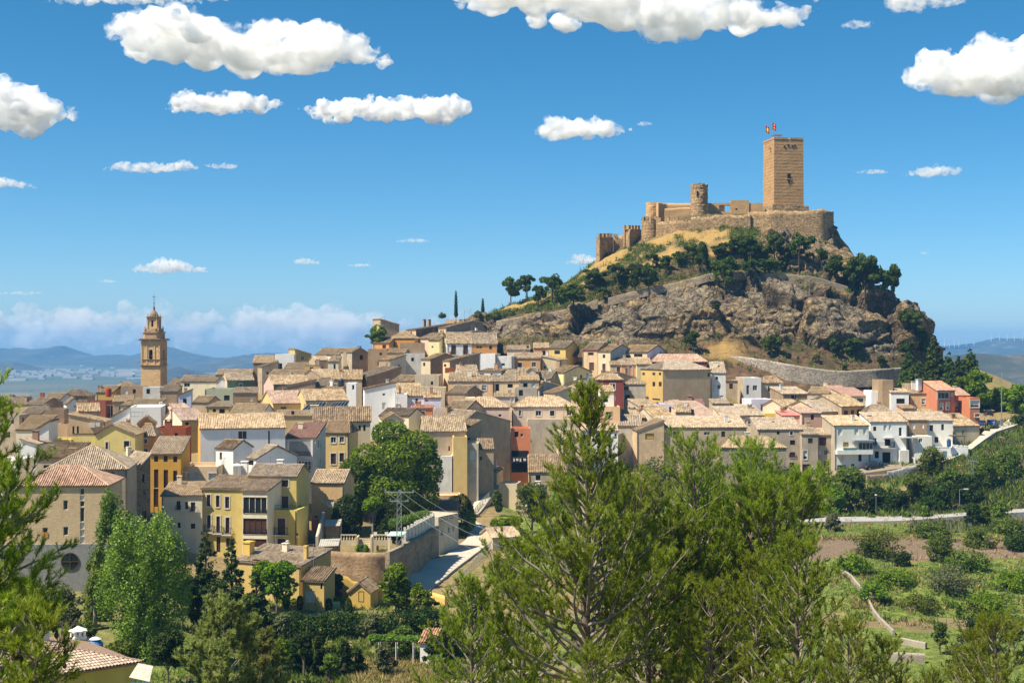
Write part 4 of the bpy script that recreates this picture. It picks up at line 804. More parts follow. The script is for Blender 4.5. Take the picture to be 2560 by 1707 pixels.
def tilemat(k):
    nm='tiles_'+k
    if nm in MATS:return MATS[nm]
    a,d,l=TILEC[k]
    m,ns,ls,b=nodes_of(nm)
    tc=ns.new('ShaderNodeTexCoord');oi=ns.new('ShaderNodeObjectInfo')
    va=ns.new('ShaderNodeVectorMath');va.operation='ADD';ls.new(tc.outputs['Object'],va.inputs[0])
    cm=ns.new('ShaderNodeCombineXYZ');ls.new(math_(ns,ls,'MULTIPLY',oi.outputs['Random'],90.0),cm.inputs[0]);ls.new(cm.outputs[0],va.inputs[1])
    fl=ns.new('ShaderNodeVectorMath');fl.operation='FLOOR';ls.new(tc.outputs['UV'],fl.inputs[0])
    wn=ns.new('ShaderNodeTexWhiteNoise');wn.noise_dimensions='3D'
    v2=ns.new('ShaderNodeVectorMath');v2.operation='ADD';ls.new(fl.outputs[0],v2.inputs[0]);ls.new(cm.outputs[0],v2.inputs[1]);ls.new(v2.outputs[0],wn.inputs['Vector'])
    n1=N(ns,'ShaderNodeTexNoise',Scale=0.55,Detail=5.0,Roughness=0.7);ls.new(va.outputs[0],n1.inputs['Vector'])
    n2=N(ns,'ShaderNodeTexNoise',Scale=4.0,Detail=4.0,Roughness=0.7);ls.new(va.outputs[0],n2.inputs['Vector'])
    c1=mixc(ns,ls,ramp(ns,ls,wn.outputs['Value'],[(0.2,0.0),(0.95,1.0)]),a,d)
    c1=mixc(ns,ls,ramp(ns,ls,wn.outputs['Color'],[(0.6,0.0),(0.95,0.8)]),c1,l)
    c1=mixc(ns,ls,ramp(ns,ls,n1.outputs[0],[(0.44,0.0),(0.66,0.85)]),c1,d)
    c1=mixc(ns,ls,ramp(ns,ls,n2.outputs[0],[(0.56,0.0),(0.72,0.6)]),c1,[x*.6 for x in d])
    hv=ns.new('ShaderNodeHueSaturation');ls.new(c1,hv.inputs['Color'])
    ls.new(math_(ns,ls,'ADD',math_(ns,ls,'MULTIPLY',oi.outputs['Random'],0.34),0.80),hv.inputs['Value'])
    ls.new(math_(ns,ls,'ADD',math_(ns,ls,'MULTIPLY',oi.outputs['Random'],0.3),0.75),hv.inputs['Saturation'])
    ls.new(hv.outputs[0],b.inputs['Base Color']);b.inputs['Roughness'].default_value=0.95;b.inputs['Specular IOR Level'].default_value=0.12
    bp=N(ns,'ShaderNodeBump',Strength=0.35,Distance=0.03);ls.new(n2.outputs[0],bp.inputs['Height']);ls.new(bp.outputs[0],b.inputs['Normal'])
    return m
EAVE=plain('eave_wood',(.30,.22,.15),0.9)
GLASS,gns,gls,gb=nodes_of('window_glass')
gb.inputs['Base Color'].default_value=(.018,.022,.026,1);gb.inputs['Roughness'].default_value=0.12;gb.inputs['Specular IOR Level'].default_value=0.5
DARK=plain('dark_room',(.016,.014,.013),0.95)
FRW,FRB,FRG=plain('frame_white',(.68,.66,.62),0.6),plain('frame_brown',(.085,.045,.03),0.6),plain('frame_grey',(.30,.32,.33),0.6)
SHUT,BLIND,BLINDY,DOORW,DOORK,DOORN,TEAL=plain('shutter_brown',(.075,.032,.022),0.6),plain('blind_white',(.66,.64,.58),0.7),plain('blind_ochre',(.50,.31,.07),0.7),plain('door_brown',(.10,.05,.03),0.6),plain('door_dark',(.07,.075,.08),0.6),plain('door_blue',(.13,.22,.27),0.6),plain('glass_teal',(.12,.24,.20),0.3)
IRON,STEEL=plain('iron',(.03,.03,.033),0.5,0.3),plain('galvanised',(.36,.38,.38),0.45,0.5)
STONEW=plain('surround_stone',(.60,.57,.51),0.85)

def wall_with_holes(mb,wd,hh,holes,fn,rev=0.18,mi=0):
    """rectangle wd x hh with rectangular holes; fn(u, v, depth) -> point"""
    us=sorted({0.0,wd,*[x for h in holes for x in (h[0],h[2])]});vs=sorted({0.0,hh,*[x for h in holes for x in (h[1],h[3])]})
    for i in range(len(us)-1):
        for j in range(len(vs)-1):
            u,v=(us[i]+us[i+1])/2,(vs[j]+vs[j+1])/2
            if any(h[0]<u<h[2] and h[1]<v<h[3] for h in holes):continue
            mb.face([fn(us[i],vs[j],0),fn(us[i+1],vs[j],0),fn(us[i+1],vs[j+1],0),fn(us[i],vs[j+1],0)],mi)
    for h in holes:
        a,b,c,d=(h[0],h[1]),(h[2],h[1]),(h[2],h[3]),(h[0],h[3])
        for p,q in ((a,b),(b,c),(c,d),(d,a)):
            mb.face([fn(*p,0),fn(*p,rev),fn(*q,rev),fn(*q,0)],mi)

def fbox(mb,fn,u0,v0,u1,v1,d0,d1,mi=0):
    """box on a facade between depths d0 < d1 (negative = proud)"""
    k=len(mb.v)
    mb.v+=[tuple(fn(u,v,d)) for d in (d0,d1) for u,v in ((u0,v0),(u1,v0),(u1,v1),(u0,v1))]
    for q in ((0,1,2,3),(7,6,5,4),(0,4,5,1),(1,5,6,2),(2,6,7,3),(3,7,4,0)):
        mb.f.append(tuple(k+i for i in q));mb.m.append(mi)

def window(root,fn,u0,v0,u1,v1,kind,proud=False):
    k=kind.lower();off=-0.10 if proud else 0.0
    w_,h_=u1-u0,v1-v0
    fm={'g':FRW,'b':FRB,'s':FRB,'d':FRB,'r':FRW,'o':FRB,'l':FRB,'k':FRG,'y':FRB,'n':FRG,'t':FRW}[k]
    f=MB();t=min(0.07,w_*.12)
    fbox(f,fn,u0,v0,u0+t,v1,off+.08,off+.19);fbox(f,fn,u1-t,v0,u1,v1,off+.08,off+.19)
    fbox(f,fn,u0+t,v1-t,u1-t,v1,off+.08,off+.19);fbox(f,fn,u0+t,v0,u1-t,v0+t,off+.08,off+.19)
    if k in 'gbtl' and w_>0.7:
        n=2 if w_<1.9 else int(w_/0.8)
        for i in range(1,n):fbox(f,fn,u0+w_*i/n-.03,v0+t,u0+w_*i/n+.03,v1-t,off+.09,off+.18)
    nm='door' if k in 'dk' or (k=='n' and h_>1.5) else 'window'
    o=f.build(nm,fm,root)
    p=MB();fbox(p,fn,u0+t*.5,v0+t*.5,u1-t*.5,v1-t*.5,off+.15,off+.20)
    if k=='s':
        n=max(3,int(h_/0.16))
        for i in range(n):fbox(p,fn,u0+t,v0+h_*(i+.15)/n,u1-t,v0+h_*(i+.8)/n,off+.11,off+.149)
    pm={'g':GLASS,'b':GLASS,'s':SHUT,'d':DOORW,'r':BLIND,'o':DARK,'l':SHUT,'k':DOORK,'y':BLINDY,'n':DOORN,'t':TEAL}[k]
    p.build({'s':'shutter','d':'door_leaf','k':'door_leaf','n':'door_leaf','r':'blind','y':'blind'}.get(k,'pane'),pm,o)
    if k=='l':pass
    if k=='r' and h_>1.0 and kind=='R':
        q=MB();fbox(q,fn,u0+t,v0+t,u1-t,v0+h_*.35,off+.12,off+.148);q.build('pane',GLASS,o)
    if kind.isupper():
        q=MB();b_=0.16
        fbox(q,fn,u0-b_,v0-b_,u0,v1+b_,-.05+off,.03);fbox(q,fn,u1,v0-b_,u1+b_,v1+b_,-.05+off,.03)
        fbox(q,fn,u0,v1,u1,v1+b_,-.05+off,.03);fbox(q,fn,u0,v0-b_,u1,v0,-.08+off,.03)
        q.build('surround',STONEW,o)
    return o

def roof_slope(acc,A,B,C,D_,D,rnd,pitch=None):
    """tile one plane: eave A->B, top edge D_->C (C above B, D_ above A; may coincide)"""
    A,B,C,D_=map(Vector,(A,B,C,D_))
    u=(B-A);Lu=u.length;u.normalize()
    nrm=u.cross(((C+D_)/2-(A+B)/2));nrm.normalize()
    if nrm.z<0:nrm=-nrm
    s=nrm.cross(u);
    if s.z<0:s=-s
    poly=[((p-A).dot(u),(p-A).dot(s)) for p in (A,B,C,D_)]
    pitch=pitch or (0.27 if D<230 else 0.36)
    n=max(2,int(round(Lu/pitch)));pt=Lu/n
    near=D<235
    V,Fc,UV=acc
    prof=((0.0,0.0),(0.30,0.0),(0.36,0.26),(0.50,0.42),(0.70,0.42),(0.86,0.22),(0.95,0.0)) if near else ((0.0,0.0),(0.30,0.0),(0.46,0.42),(0.84,0.42))
    off=rnd.randrange(1000)
    for i in range(n):
        uc=(i+0.5)*pt
        # clip range of s at this column
        lo,hi=0.0,None
        xs=[]
        for k in range(4):
            (x0,y0),(x1,y1)=poly[k],poly[(k+1) % 4]
            if abs(x1-x0)>1e-6 and min(x0,x1)-1e-6 <= uc <= max(x0,x1)+1e-6:
                xs.append(y0+(y1-y0)*(uc-x0)/(x1-x0))
        if len(xs)<2:continue
        lo,hi=min(xs),max(xs)
        if hi-lo<0.08:continue
        seg=max(1,int((hi-lo)/(0.42 if near else 1.6)))
        ju,jz=rnd.uniform(-.02,.02),rnd.uniform(-.012,.02)
        for k in range(seg):
            s0,s1=lo+(hi-lo)*k/seg,lo+(hi-lo)*(k+1)/seg
            z0,z1=(0.016+rnd.uniform(-.008,.01),0.0) if near else (0.015+rnd.uniform(-.012,.02),rnd.uniform(-.012,.012))
            b=len(V);jj=ju+rnd.uniform(-.012,.012)
            for (pu,ph) in prof:
                for ss,zz in ((s0,z0),(s1,z1)):
                    V.append(A+u*(uc+(pu-.5)*pt+jj)+s*ss+nrm*(ph*pt+zz+jz+.03))
                    UV.append((off+i+pu*.98,off+ss/.42 if near else ss/.42*.999))
            for q in range(len(prof)-1):Fc.append((b+2*q,b+2*q+2,b+2*q+3,b+2*q+1))
def slab(mb,pts,t=0.13):
    pts=[Vector(p) for p in pts]
    nrm=(pts[1]-pts[0]).cross(pts[2]-pts[0]).normalized()
    if nrm.z<0:nrm=-nrm;pts=pts[::-1]
    lo=[p-nrm*t for p in pts]
    mb.face(pts);mb.face(lo[::-1])
    for i in range(len(pts)):
        j=(i+1) % len(pts);mb.face([pts[i],lo[i],lo[j],pts[j]])

ROOTS={}
def build_house(h,root=None):
    xl,xr,ye,D=h['pos'];H_,dep,yaw=h['size'];kind,rise,tile=h['roof'];wd,c,a=h['w'],h['c'],h['a']
    rnd=random.Random(h['label'])
    if root is None:root=empty(h['name'],c,h['label'],h['cat'],h['group'],a)
    h['root']=root
    if h.get('key'):ROOTS[h['key']]=h
    x0,x1,y0,y1=-wd/2,wd/2,-dep/2,dep/2
    cs,sn=math.cos(a),math.sin(a)
    def tol(p):  # world -> local
        d=Vector(p)-c;return Vector((d.x*cs+d.y*sn,-d.x*sn+d.y*cs,d.z))
    h['tol']=tol
    cam_l=tol((0,0,0))
    def ray(px,py):
        d=Vector(((px-CX)/F,1,(HY-py)/F));return Vector((d.x*cs+d.y*sn,-d.x*sn+d.y*cs,d.z))
    FT=4.5   # footing below the ground
    sides={'f':(wd,lambda u,v,d:(x0+u,y0+d,v-FT)),'r':(dep,lambda u,v,d:(x1-d,y0+u,v-FT)),'b':(wd,lambda u,v,d:(x1-u,y1-d,v-FT)),'l':(dep,lambda u,v,d:(x0+d,y1-u,v-FT))}
    def face_uv(side,px,py):
        r=ray(px,py)
        if side=='f':t=(y0-cam_l.y)/r.y;p=cam_l+r*t;return p.x-x0,p.z+FT
        if side=='r':t=(x1-cam_l.x)/r.x;p=cam_l+r*t;return p.y-y0,p.z+FT
        if side=='l':t=(x0-cam_l.x)/r.x;p=cam_l+r*t;return y1-p.y,p.z+FT
    h['uv']=face_uv;h['fn']={k:v[1] for k,v in sides.items()}
    hmin={'sb':H_-rise}.get(kind,H_)
    tops={'f':H_,'b':hmin if kind=='sb' else H_,'l':hmin,'r':hmin}
    if kind=='sf':tops['b']=H_+rise
    if kind=='sl':tops['r']=H_+rise
    if kind=='sr':tops['l']=H_+rise
    if kind=='flat':tops=dict.fromkeys('frbl',H_)
    holes={k:[] for k in 'frbl'};wins=[]
    for (sd,a0,b0,a1,b1,kd) in h['wins']:
        u0,v1=face_uv(sd,a0,b0);u1,v0=face_uv(sd,a1,b1)
        if u0>u1:u0,u1=u1,u0
        if v1-v0<.3 or u1-u0<.2:continue
        W_,Tp=sides[sd][0],tops[sd]+FT
        inside=u0>.05 and u1<W_-.05 and v0>.1 and v1<Tp-.05 and not any(u0<q[2]+.02 and u1>q[0]-.02 and v0<q[3]+.02 and v1>q[1]-.02 for q in holes[sd])
        u0,u1=max(u0,.02),min(u1,W_-.02)
        if u1-u0<.2:continue
        if inside:holes[sd].append((u0,v0,u1,v1))
        wins.append((sd,u0,v0,u1,v1,kd,not inside))
    if not h['wins'] and h['cat']=='house':      # old walls with a few small openings
        for sd in ('f','r' if yaw<3 else 'l'):
            W_=sides[sd][0]
            for i in range(rnd.randint(0,3)):
                u=rnd.uniform(.7,max(.8,W_-1.5));v=FT+tops[sd]-rnd.choice((1.7,1.9,4.4));ww,hh_=rnd.choice(((.6,.7),(.8,1.1),(.9,1.3),(.5,.5)))
                q=(u,v,min(u+ww,W_-.1),v+hh_)
                if v<FT+.4 or q[2]-q[0]<.3 or any(q[0]<g[2]+.3 and q[2]>g[0]-.3 and q[1]<g[3]+.3 and q[3]>g[1]-.3 for g in holes[sd]):continue
                holes[sd].append(q);wins.append((sd,*q,rnd.choice('gbboosr'),False))
    mats=[wallmat(h['wall'])];mids={}
    for sd,key in (('l','lwall'),('r','rwall')):
        if h.get(key):mats.append(wallmat(h[key]));mids[sd]=len(mats)-1
    wb=MB()
    for sd in 'frbl':
        if sd=='f' and h.get('lowwall') and len(h['lowwall'])>1:
            mats.append(wallmat(h['lowwall'][1]));zz=h['lowwall'][0]+FT
            hl=[q for q in holes[sd] if q[3]<zz];hu=[q for q in holes[sd] if q[1]>zz]
            wall_with_holes(wb,wd,zz,hl,sides['f'][1],mi=len(mats)-1)
            fn_=sides['f'][1]
            wall_with_holes(wb,wd,tops['f']+FT-zz,[(q[0],q[1]-zz,q[2],q[3]-zz) for q in hu],lambda u,v,d:fn_(u,v+zz,d))
            continue
        wall_with_holes(wb,sides[sd][0],tops[sd]+FT,holes[sd],sides[sd][1],mi=mids.get(sd,0))
    z=H_;ml,mr=mids.get('l',0),mids.get('r',0)
    ax=h.get('apex',0)*wd/2
    if kind=='gx':
        wb.face([(x0,y0,z),(x0,0,z+rise),(x0,y1,z)],ml);wb.face([(x1,y0,z),(x1,y1,z),(x1,0,z+rise)],mr)
    elif kind=='gy':
        wb.face([(x0,y0,z),(x1,y0,z),(ax,y0,z+rise)]);wb.face([(x0,y1,z),(ax,y1,z+rise),(x1,y1,z)])
    elif kind=='sf':
        wb.face([(x0,y0,z),(x0,y1,z+rise),(x0,y1,z)],ml);wb.face([(x1,y0,z),(x1,y1,z),(x1,y1,z+rise)],mr)
    elif kind=='sb':
        wb.face([(x0,y0,hmin),(x0,y0,z),(x0,y1,hmin)],ml);wb.face([(x1,y0,hmin),(x1,y1,hmin),(x1,y0,z)],mr)
    elif kind=='sl':
        wb.face([(x0,y0,z),(x1,y0,z),(x1,y0,z+rise)]);wb.face([(x0,y1,z),(x1,y1,z+rise),(x1,y1,z)])
    elif kind=='sr':
        wb.face([(x0,y0,z),(x1,y0,z),(x0,y0,z+rise)]);wb.face([(x0,y1,z),(x0,y1,z+rise),(x1,y1,z)])
    elif kind=='flat':
        t=.25;zf=z-rise
        wb.face([(x0+t,y0+t,zf),(x1-t,y0+t,zf),(x1-t,y1-t,zf),(x0+t,y1-t,zf)])
        for q in (((x0,y0),(x1,y0),(x1-t,y0+t),(x0+t,y0+t)),((x1,y0),(x1,y1),(x1-t,y1-t),(x1-t,y0+t)),((x1,y1),(x0,y1),(x0+t,y1-t),(x1-t,y1-t)),((x0,y1),(x0,y0),(x0+t,y0+t),(x0+t,y1-t))):
            wb.face([(p[0],p[1],z) for p in q])
            wb.face([(q[3][0],q[3][1],z),(q[2][0],q[2][1],z),(q[2][0],q[2][1],zf),(q[3][0],q[3][1],zf)])
    h['wallob']=wb.build('wall',mats,root)
    # roof
    o=0.2 if D<260 else 0.17;sl=[]
    e=.03
    if kind=='gx':
        k=rise/(dep/2)
        sl=[((x0-o,y0-o,z-k*o),(x1+o,y0-o,z-k*o),(x1+o,0,z+rise),(x0-o,0,z+rise)),((x1+o,y1+o,z-k*o),(x0-o,y1+o,z-k*o),(x0-o,0,z+rise),(x1+o,0,z+rise))]
    elif kind=='gy':
        kl,kr_=rise/(ax-x0),rise/(x1-ax)
        sl=[((x0-o,y1+o,z-kl*o),(x0-o,y0-o,z-kl*o),(ax,y0-o,z+rise),(ax,y1+o,z+rise)),((x1+o,y0-o,z-kr_*o),(x1+o,y1+o,z-kr_*o),(ax,y1+o,z+rise),(ax,y0-o,z+rise))]
    elif kind=='sf':
        k=rise/dep;sl=[((x0-o,y0-o,z-k*o),(x1+o,y0-o,z-k*o),(x1+o,y1+o,z+rise+k*o),(x0-o,y1+o,z+rise+k*o))]
    elif kind=='sb':
        k=rise/dep;sl=[((x1+e,y1+o,hmin-k*o),(x0-e,y1+o,hmin-k*o),(x0-e,y0-e,z),(x1+e,y0-e,z))]
    elif kind=='sl':
        k=rise/wd;sl=[((x0-o,y1+o,z-k*o),(x0-o,y0-o,z-k*o),(x1+o,y0-o,z+rise+k*o),(x1+o,y1+o,z+rise+k*o))]
    elif kind=='sr':
        k=rise/wd;sl=[((x1+o,y0-o,z-k*o),(x1+o,y1+o,z-k*o),(x0-o,y1+o,z+rise+k*o),(x0-o,y0-o,z+rise+k*o))]
    elif kind=='hip':
        f_=h.get('hipr',0.25)*wd/2;k=rise/(dep/2);zz=z-k*o*.6
        sl=[((x0-o,y0-o,zz),(x1+o,y0-o,zz),(f_,0,z+rise),(-f_,0,z+rise)),((x1+o,y0-o,zz),(x1+o,y1+o,zz),(f_,0,z+rise),(f_,0,z+rise)),
              ((x1+o,y1+o,zz),(x0-o,y1+o,zz),(-f_,0,z+rise),(f_,0,z+rise)),((x0-o,y1+o,zz),(x0-o,y0-o,zz),(-f_,0,z+rise),(-f_,0,z+rise))]
    roof=None
    if sl:
        acc=([],[],[])
        for s_ in sl:
            up=Vector((0,0,.10));roof_slope(acc,*[Vector(p)+up for p in s_],D,rnd)
        sb=MB()
        for s_ in sl:
            pts=[s_[0],s_[1],s_[2]]+([s_[3]] if (Vector(s_[3])-Vector(s_[2])).length>.05 else [])
            slab(sb,[Vector(p)+Vector((0,0,.10)) for p in pts])
        V_,F_,U_=acc;nb=len(V_);nf=len(F_)
        # ridge caps
        rid=MB()
        if kind=='gx':rid.tube((x0-o,0,z+rise+.16),(x1+o,0,z+rise+.16),.13,n=5)
        if kind=='gy':rid.tube((ax,y0-o,z+rise+.16),(ax,y1+o,z+rise+.16),.13,n=5)
        if kind=='hip':
            for sx_,sy_ in ((-1,-1),(1,-1),(1,1),(-1,1)):rid.tube((sx_*(wd/2+o),sy_*(dep/2+o),zz+.16),(sx_*f_,0,z+rise+.16),.11,n=5)
            if f_>.3:rid.tube((-f_,0,z+rise+.16),(f_,0,z+rise+.16),.13,n=5)
        me=bpy.data.meshes.new('roof')
        allv=[tuple(p) for p in V_]+sb.v+rid.v
        off=nb+len(sb.v)
        fl=[tuple(q) for q in F_]+[tuple(i+nb for i in q) for q in sb.f]+[tuple(i+off for i in q) for q in rid.f]
        me.from_pydata(allv,[],fl)
        me.materials.append(tilemat('pale' if tile=='tan' and D<232 else tile));me.materials.append(EAVE if not h.get('redge') else wallmat(h['redge']))
        me.polygons.foreach_set('material_index',[0]*nf+[1]*len(sb.f)+[0]*len(rid.f))
        uvl=me.uv_layers.new(name='UVMap');lv=np.zeros(len(me.loops),np.int32);me.loops.foreach_get('vertex_index',lv)
        U2=np.concatenate([np.array(U_,np.float32).reshape(-1,2),np.array([(p[0]*2.3,p[1]*2.3) for p in sb.v+rid.v],np.float32)])
        uvl.data.foreach_set('uv',U2[lv].ravel());me.update()
        roof=link(bpy.data.objects.new('roof',me),root)
    h['roofob']=roof or h['wallob']
    for (sd,u0,v0,u1,v1,kd,proud) in wins:window(root,sides[sd][1],u0,v0,u1,v1,kd,proud)
    def at_mid(px,py,fr=0.55):
        r=ray(px,py);ly=y0+dep*fr;t=(ly-cam_l.y)/r.y;return cam_l+r*t
    h['mid']=at_mid
    for (px,yt,yf,w_,col) in h['chim']:
        p,q=at_mid(px,yf),at_mid(px,yt);mm=wallmat(col) if col in WALLC else wallmat('brown')
        k=MB();hw=w_/2;zt=q.z
        k.box(p.x-hw,p.y-hw*.8,p.z-1.2,p.x+hw,p.y+hw*.8,zt-.35)
        for ux in (-1,1):
            for uy in (-1,1):k.box(p.x+ux*hw*.72-.09*w_,p.y+uy*hw*.55-.09*w_,zt-.35,p.x+ux*hw*.72+.09*w_,p.y+uy*hw*.55+.09*w_,zt-.1)
        k.box(p.x-hw*1.18,p.y-hw,zt-.1,p.x+hw*1.18,p.y+hw,zt)
        k.build('chimney',mm,root)
    for (px,yt,yf) in h['ant']:
        p,q=at_mid(px,yf,.6),at_mid(px,yt,.6)
        k=MB();k.tube((p.x,p.y,p.z-1),(p.x,p.y,q.z),.035,n=4);L=q.z-p.z
        ang=rnd.uniform(-.6,.6)
        k.tube((p.x-.7*math.cos(ang),p.y-.7*math.sin(ang),q.z-.15),(p.x+.7*math.cos(ang),p.y+.7*math.sin(ang),q.z-.15),.02,n=4)
        for i in range(5):
            uu=-.6+i*.3;b0=Vector((p.x+uu*math.cos(ang),p.y+uu*math.sin(ang),q.z-.15));dd=Vector((-math.sin(ang),math.cos(ang),0))*.3+Vector((0,0,.12))
            k.tube(b0-dd,b0+dd,.014,n=3)
        k.build('antenna',STEEL,root)
    fd=sides['f'][1]
    if h['cat']=='house' and wd>4 and rnd.random()<.55:
        k=MB();u=rnd.choice((.15,wd-.15));k.tube(fd(u,FT-1,-.07),fd(u,FT+H_-.15,-.07),.05,n=5);k.build('drainpipe',STEEL if rnd.random()<.5 else FRB,root)
    if h['cat']=='house' and kind != 'flat' and not h['chim'] and rnd.random()<.5:
        x_,y_=rnd.uniform(-.35,.35)*wd,rnd.uniform(-.1,.3)*dep;zt=H_+rise*.6+rnd.uniform(.9,1.5);w_=rnd.uniform(.3,.5);k=MB();k.box(x_-w_,y_-w_*.8,H_-.3,x_+w_,y_+w_*.8,zt);k.box(x_-w_*1.2,y_-w_,zt+.15,x_+w_*1.2,y_+w_,zt+.23)
        for sx in (-.7,.7):k.box(x_+sx*w_-.08,y_-.3,zt+.002,x_+sx*w_+.08,y_+.3,zt+.148)
        k.build('chimney',wallmat(rnd.choice(('brown','brownpale','cream','whitegrey','brick'))),root)
    if h['cat']=='house' and not h['ant'] and rnd.random()<.5:
        x_,y_=rnd.uniform(-.35,.35)*wd,rnd.uniform(-.2,.3)*dep;zt=H_+rise+rnd.uniform(1.6,3.4);k=MB();k.tube((x_,y_,H_-.3),(x_,y_,zt),.03,n=4);k.tube((x_-.6,y_,zt-.1),(x_+.6,y_,zt-.1),.018,n=3)
        for i in range(5):k.tube((x_-.5+i*.25,y_-.3,zt-.1),(x_-.5+i*.25,y_+.3,zt-.1),.012,n=3)
        k.build('antenna',STEEL,root)
    return root

for h in HS:build_house(h)
# ---------------------------------------------------------------- castle
def masonry(name,c,d,l,course=0.9):
    m,ns,ls,b=nodes_of(name)
    tc=ns.new('ShaderNodeTexCoord')
    sp=ns.new('ShaderNodeSeparateXYZ');ls.new(tc.outputs['Object'],sp.inputs[0])
    n1=N(ns,'ShaderNodeTexNoise',Scale=0.22,Detail=6.0,Roughness=0.7);ls.new(tc.outputs['Object'],n1.inputs['Vector'])
    mp=ns.new('ShaderNodeMapping');mp.inputs['Scale'].default_value=(0.35,0.35,2.0/course);ls.new(tc.outputs['Object'],mp.inputs[0])
    n2=N(ns,'ShaderNodeTexNoise',Scale=1.0,Detail=4.0,Roughness=0.7);ls.new(mp.outputs[0],n2.inputs['Vector'])
    n3=N(ns,'ShaderNodeTexNoise',Scale=2.6,Detail=5.0,Roughness=0.75);ls.new(tc.outputs['Object'],n3.inputs['Vector'])
    c1=mixc(ns,ls,ramp(ns,ls,n1.outputs[0],[(0.4,0.0),(0.65,1.0)]),c,d)
    c1=mixc(ns,ls,ramp(ns,ls,n2.outputs[0],[(0.48,0.0),(0.75,0.8)]),c1,l)
    c1=mixc(ns,ls,ramp(ns,ls,n3.outputs[0],[(0.52,0.0),(0.72,0.75)]),c1,[x*.55 for x in d])
    if course <= .6:
        vo=N(ns,'ShaderNodeTexVoronoi',Scale=1.5/course);ls.new(tc.outputs['Object'],vo.inputs['Vector']);sc=ns.new('ShaderNodeSeparateColor');ls.new(vo.outputs['Color'],sc.inputs[0])
        c1=mixc(ns,ls,ramp(ns,ls,sc.outputs[0],[(0.2,0.55),(0.5,0.0)]),c1,[x*.6 for x in d]);c1=mixc(ns,ls,ramp(ns,ls,sc.outputs[1],[(0.55,0.0),(0.9,0.55)]),c1,[min(.7,x*1.25) for x in l])
    ls.new(c1,b.inputs['Base Color']);b.inputs['Roughness'].default_value=0.95;b.inputs['Specular IOR Level'].default_value=0.1
    bp=N(ns,'ShaderNodeBump',Strength=0.8,Distance=0.25);ls.new(n3.outputs[0],bp.inputs['Height']);ls.new(bp.outputs[0],b.inputs['Normal'])
    return m
KEEP=masonry('keep_masonry',(.48,.285,.13),(.37,.215,.095),(.55,.36,.18),0.8)
CURT=masonry('curtain_masonry',(.38,.245,.125),(.25,.165,.085),(.49,.34,.18),0.6)
INNER=masonry('inner_masonry',(.60,.37,.17),(.42,.27,.13),(.58,.40,.22),1.2)

def rough_prism(pts,z0,z1s,seed,jag=0.5,taper=0.0,course=0.85,seglen=1.2,amp=0.10):
    """wall shell on an outline of (x, y); courses and uneven faces are real relief; z1s: height per outline point"""
    P_,ZT=[],[]
    n=len(pts)
    for i in range(n):
        a,b=Vector(pts[i]),Vector(pts[(i+1) % n]);k=max(1,int((b-a).length/seglen))
        for j in range(k):
            P_.append(a.lerp(b,j/k));ZT.append(z1s[i]*(1-j/k)+z1s[(i+1) % n]*j/k)
    P_=np.array([tuple(p) for p in P_]);ZT=np.array(ZT);c=P_.mean(0);m_=len(P_)
    ZT=ZT+(fbm(np.c_[P_*0.5,np.zeros(m_)],3,seed)-.5)*jag*2
    nrow=max(3,int((ZT.max()-z0)/course)*2)
    V=[]
    for r in range(nrow+1):
        f=r/nrow;z=z0+(ZT-z0)*f
        q=c+(P_-c)*(1-taper*f)
        off=(fbm(np.c_[q*1.1,z*1.4],3,seed+3)-.5)*amp*2.4+(0.02 if r % 2 else -0.015)
        d=q-c;d /= np.linalg.norm(d,axis=1,keepdims=True)
        q=q+d*off[:,None]
        V.append(np.c_[q,z])
    V=np.concatenate(V);F_=[]
    for r in range(nrow):
        for i in range(m_):
            j=(i+1) % m_;F_.append((r*m_+i,r*m_+j,(r+1)*m_+j,(r+1)*m_+i))
    b=len(V);V=np.concatenate([V,[[c[0],c[1],ZT.mean()]]])
    for i in range(m_):F_.append((nrow*m_+i,nrow*m_+(i+1) % m_,b,b))
    return V,F_
def prism_obj(name,mat,root,c,pts,z0,z1s,seed,**kw):
    V,F_=rough_prism(pts,z0,z1s,seed,**kw)
    me=bpy.data.meshes.new(name);me.from_pydata([tuple(v) for v in V],[],[tuple(dict.fromkeys(f)) for f in F_]);me.materials.append(mat);me.update()
    return link(bpy.data.objects.new(name,me),root)
def rect(x0,y0,x1,y1):return [(x0,y0),(x1,y0),(x1,y1),(x0,y1)]
def zof(py,D):return (HY-py)/F*D
# keep
Dk=424;kc=P(1958,520,Dk+5.5)
a=math.radians(10)
keep=empty('castle_keep',(kc.x,kc.y,zof(520,Dk)),'tall square brown stone keep with two flags on top of the castle hill','castle',None,a)
zt,zb=zof(344,Dk)-keep.location.z,-3.0
kw_=9.5
prism_obj('wall',KEEP,keep,None,rect(-kw_/2,-kw_/2,kw_/2,kw_/2),0.6,[zt-.4]*4,5,jag=0.0,taper=0.022,course=0.95,amp=.035)
prism_obj('footing',CURT,keep,None,rect(-kw_/2-.9,-kw_/2-.9,kw_/2+1.6,kw_/2+.9),zb-3,[1.2,.9,1.0,1.2],6,jag=0.5,taper=0.04)
t=MB();q=kw_/2*.978+.12
for (x0,x1) in ((-q,-.25),(.35,q)):t.box(x0,-q,zt-.45,x1,-q+.7,zt+.15)
t.box(-q,-q+.703,zt-.45,-q+.7,q,zt+.15);t.box(q-.7,-q+.703,zt-.45,q,q,zt+.15);t.box(-q+.703,q-.7,zt-.45,q-.703,q,zt+.15)
t.build('parapet',KEEP,keep)
zw=zof(440,Dk)-keep.location.z
wn=MB();pts=[(-.55,zw-.7),(.55,zw-.7),(.55,zw+.35)]+[(.55*math.cos(x),zw+.35+.55*math.sin(x)) for x in (0.5,1.05,1.57,2.09,2.64)]+[(-.55,zw+.35)]
yf=-kw_/2*.988-.16
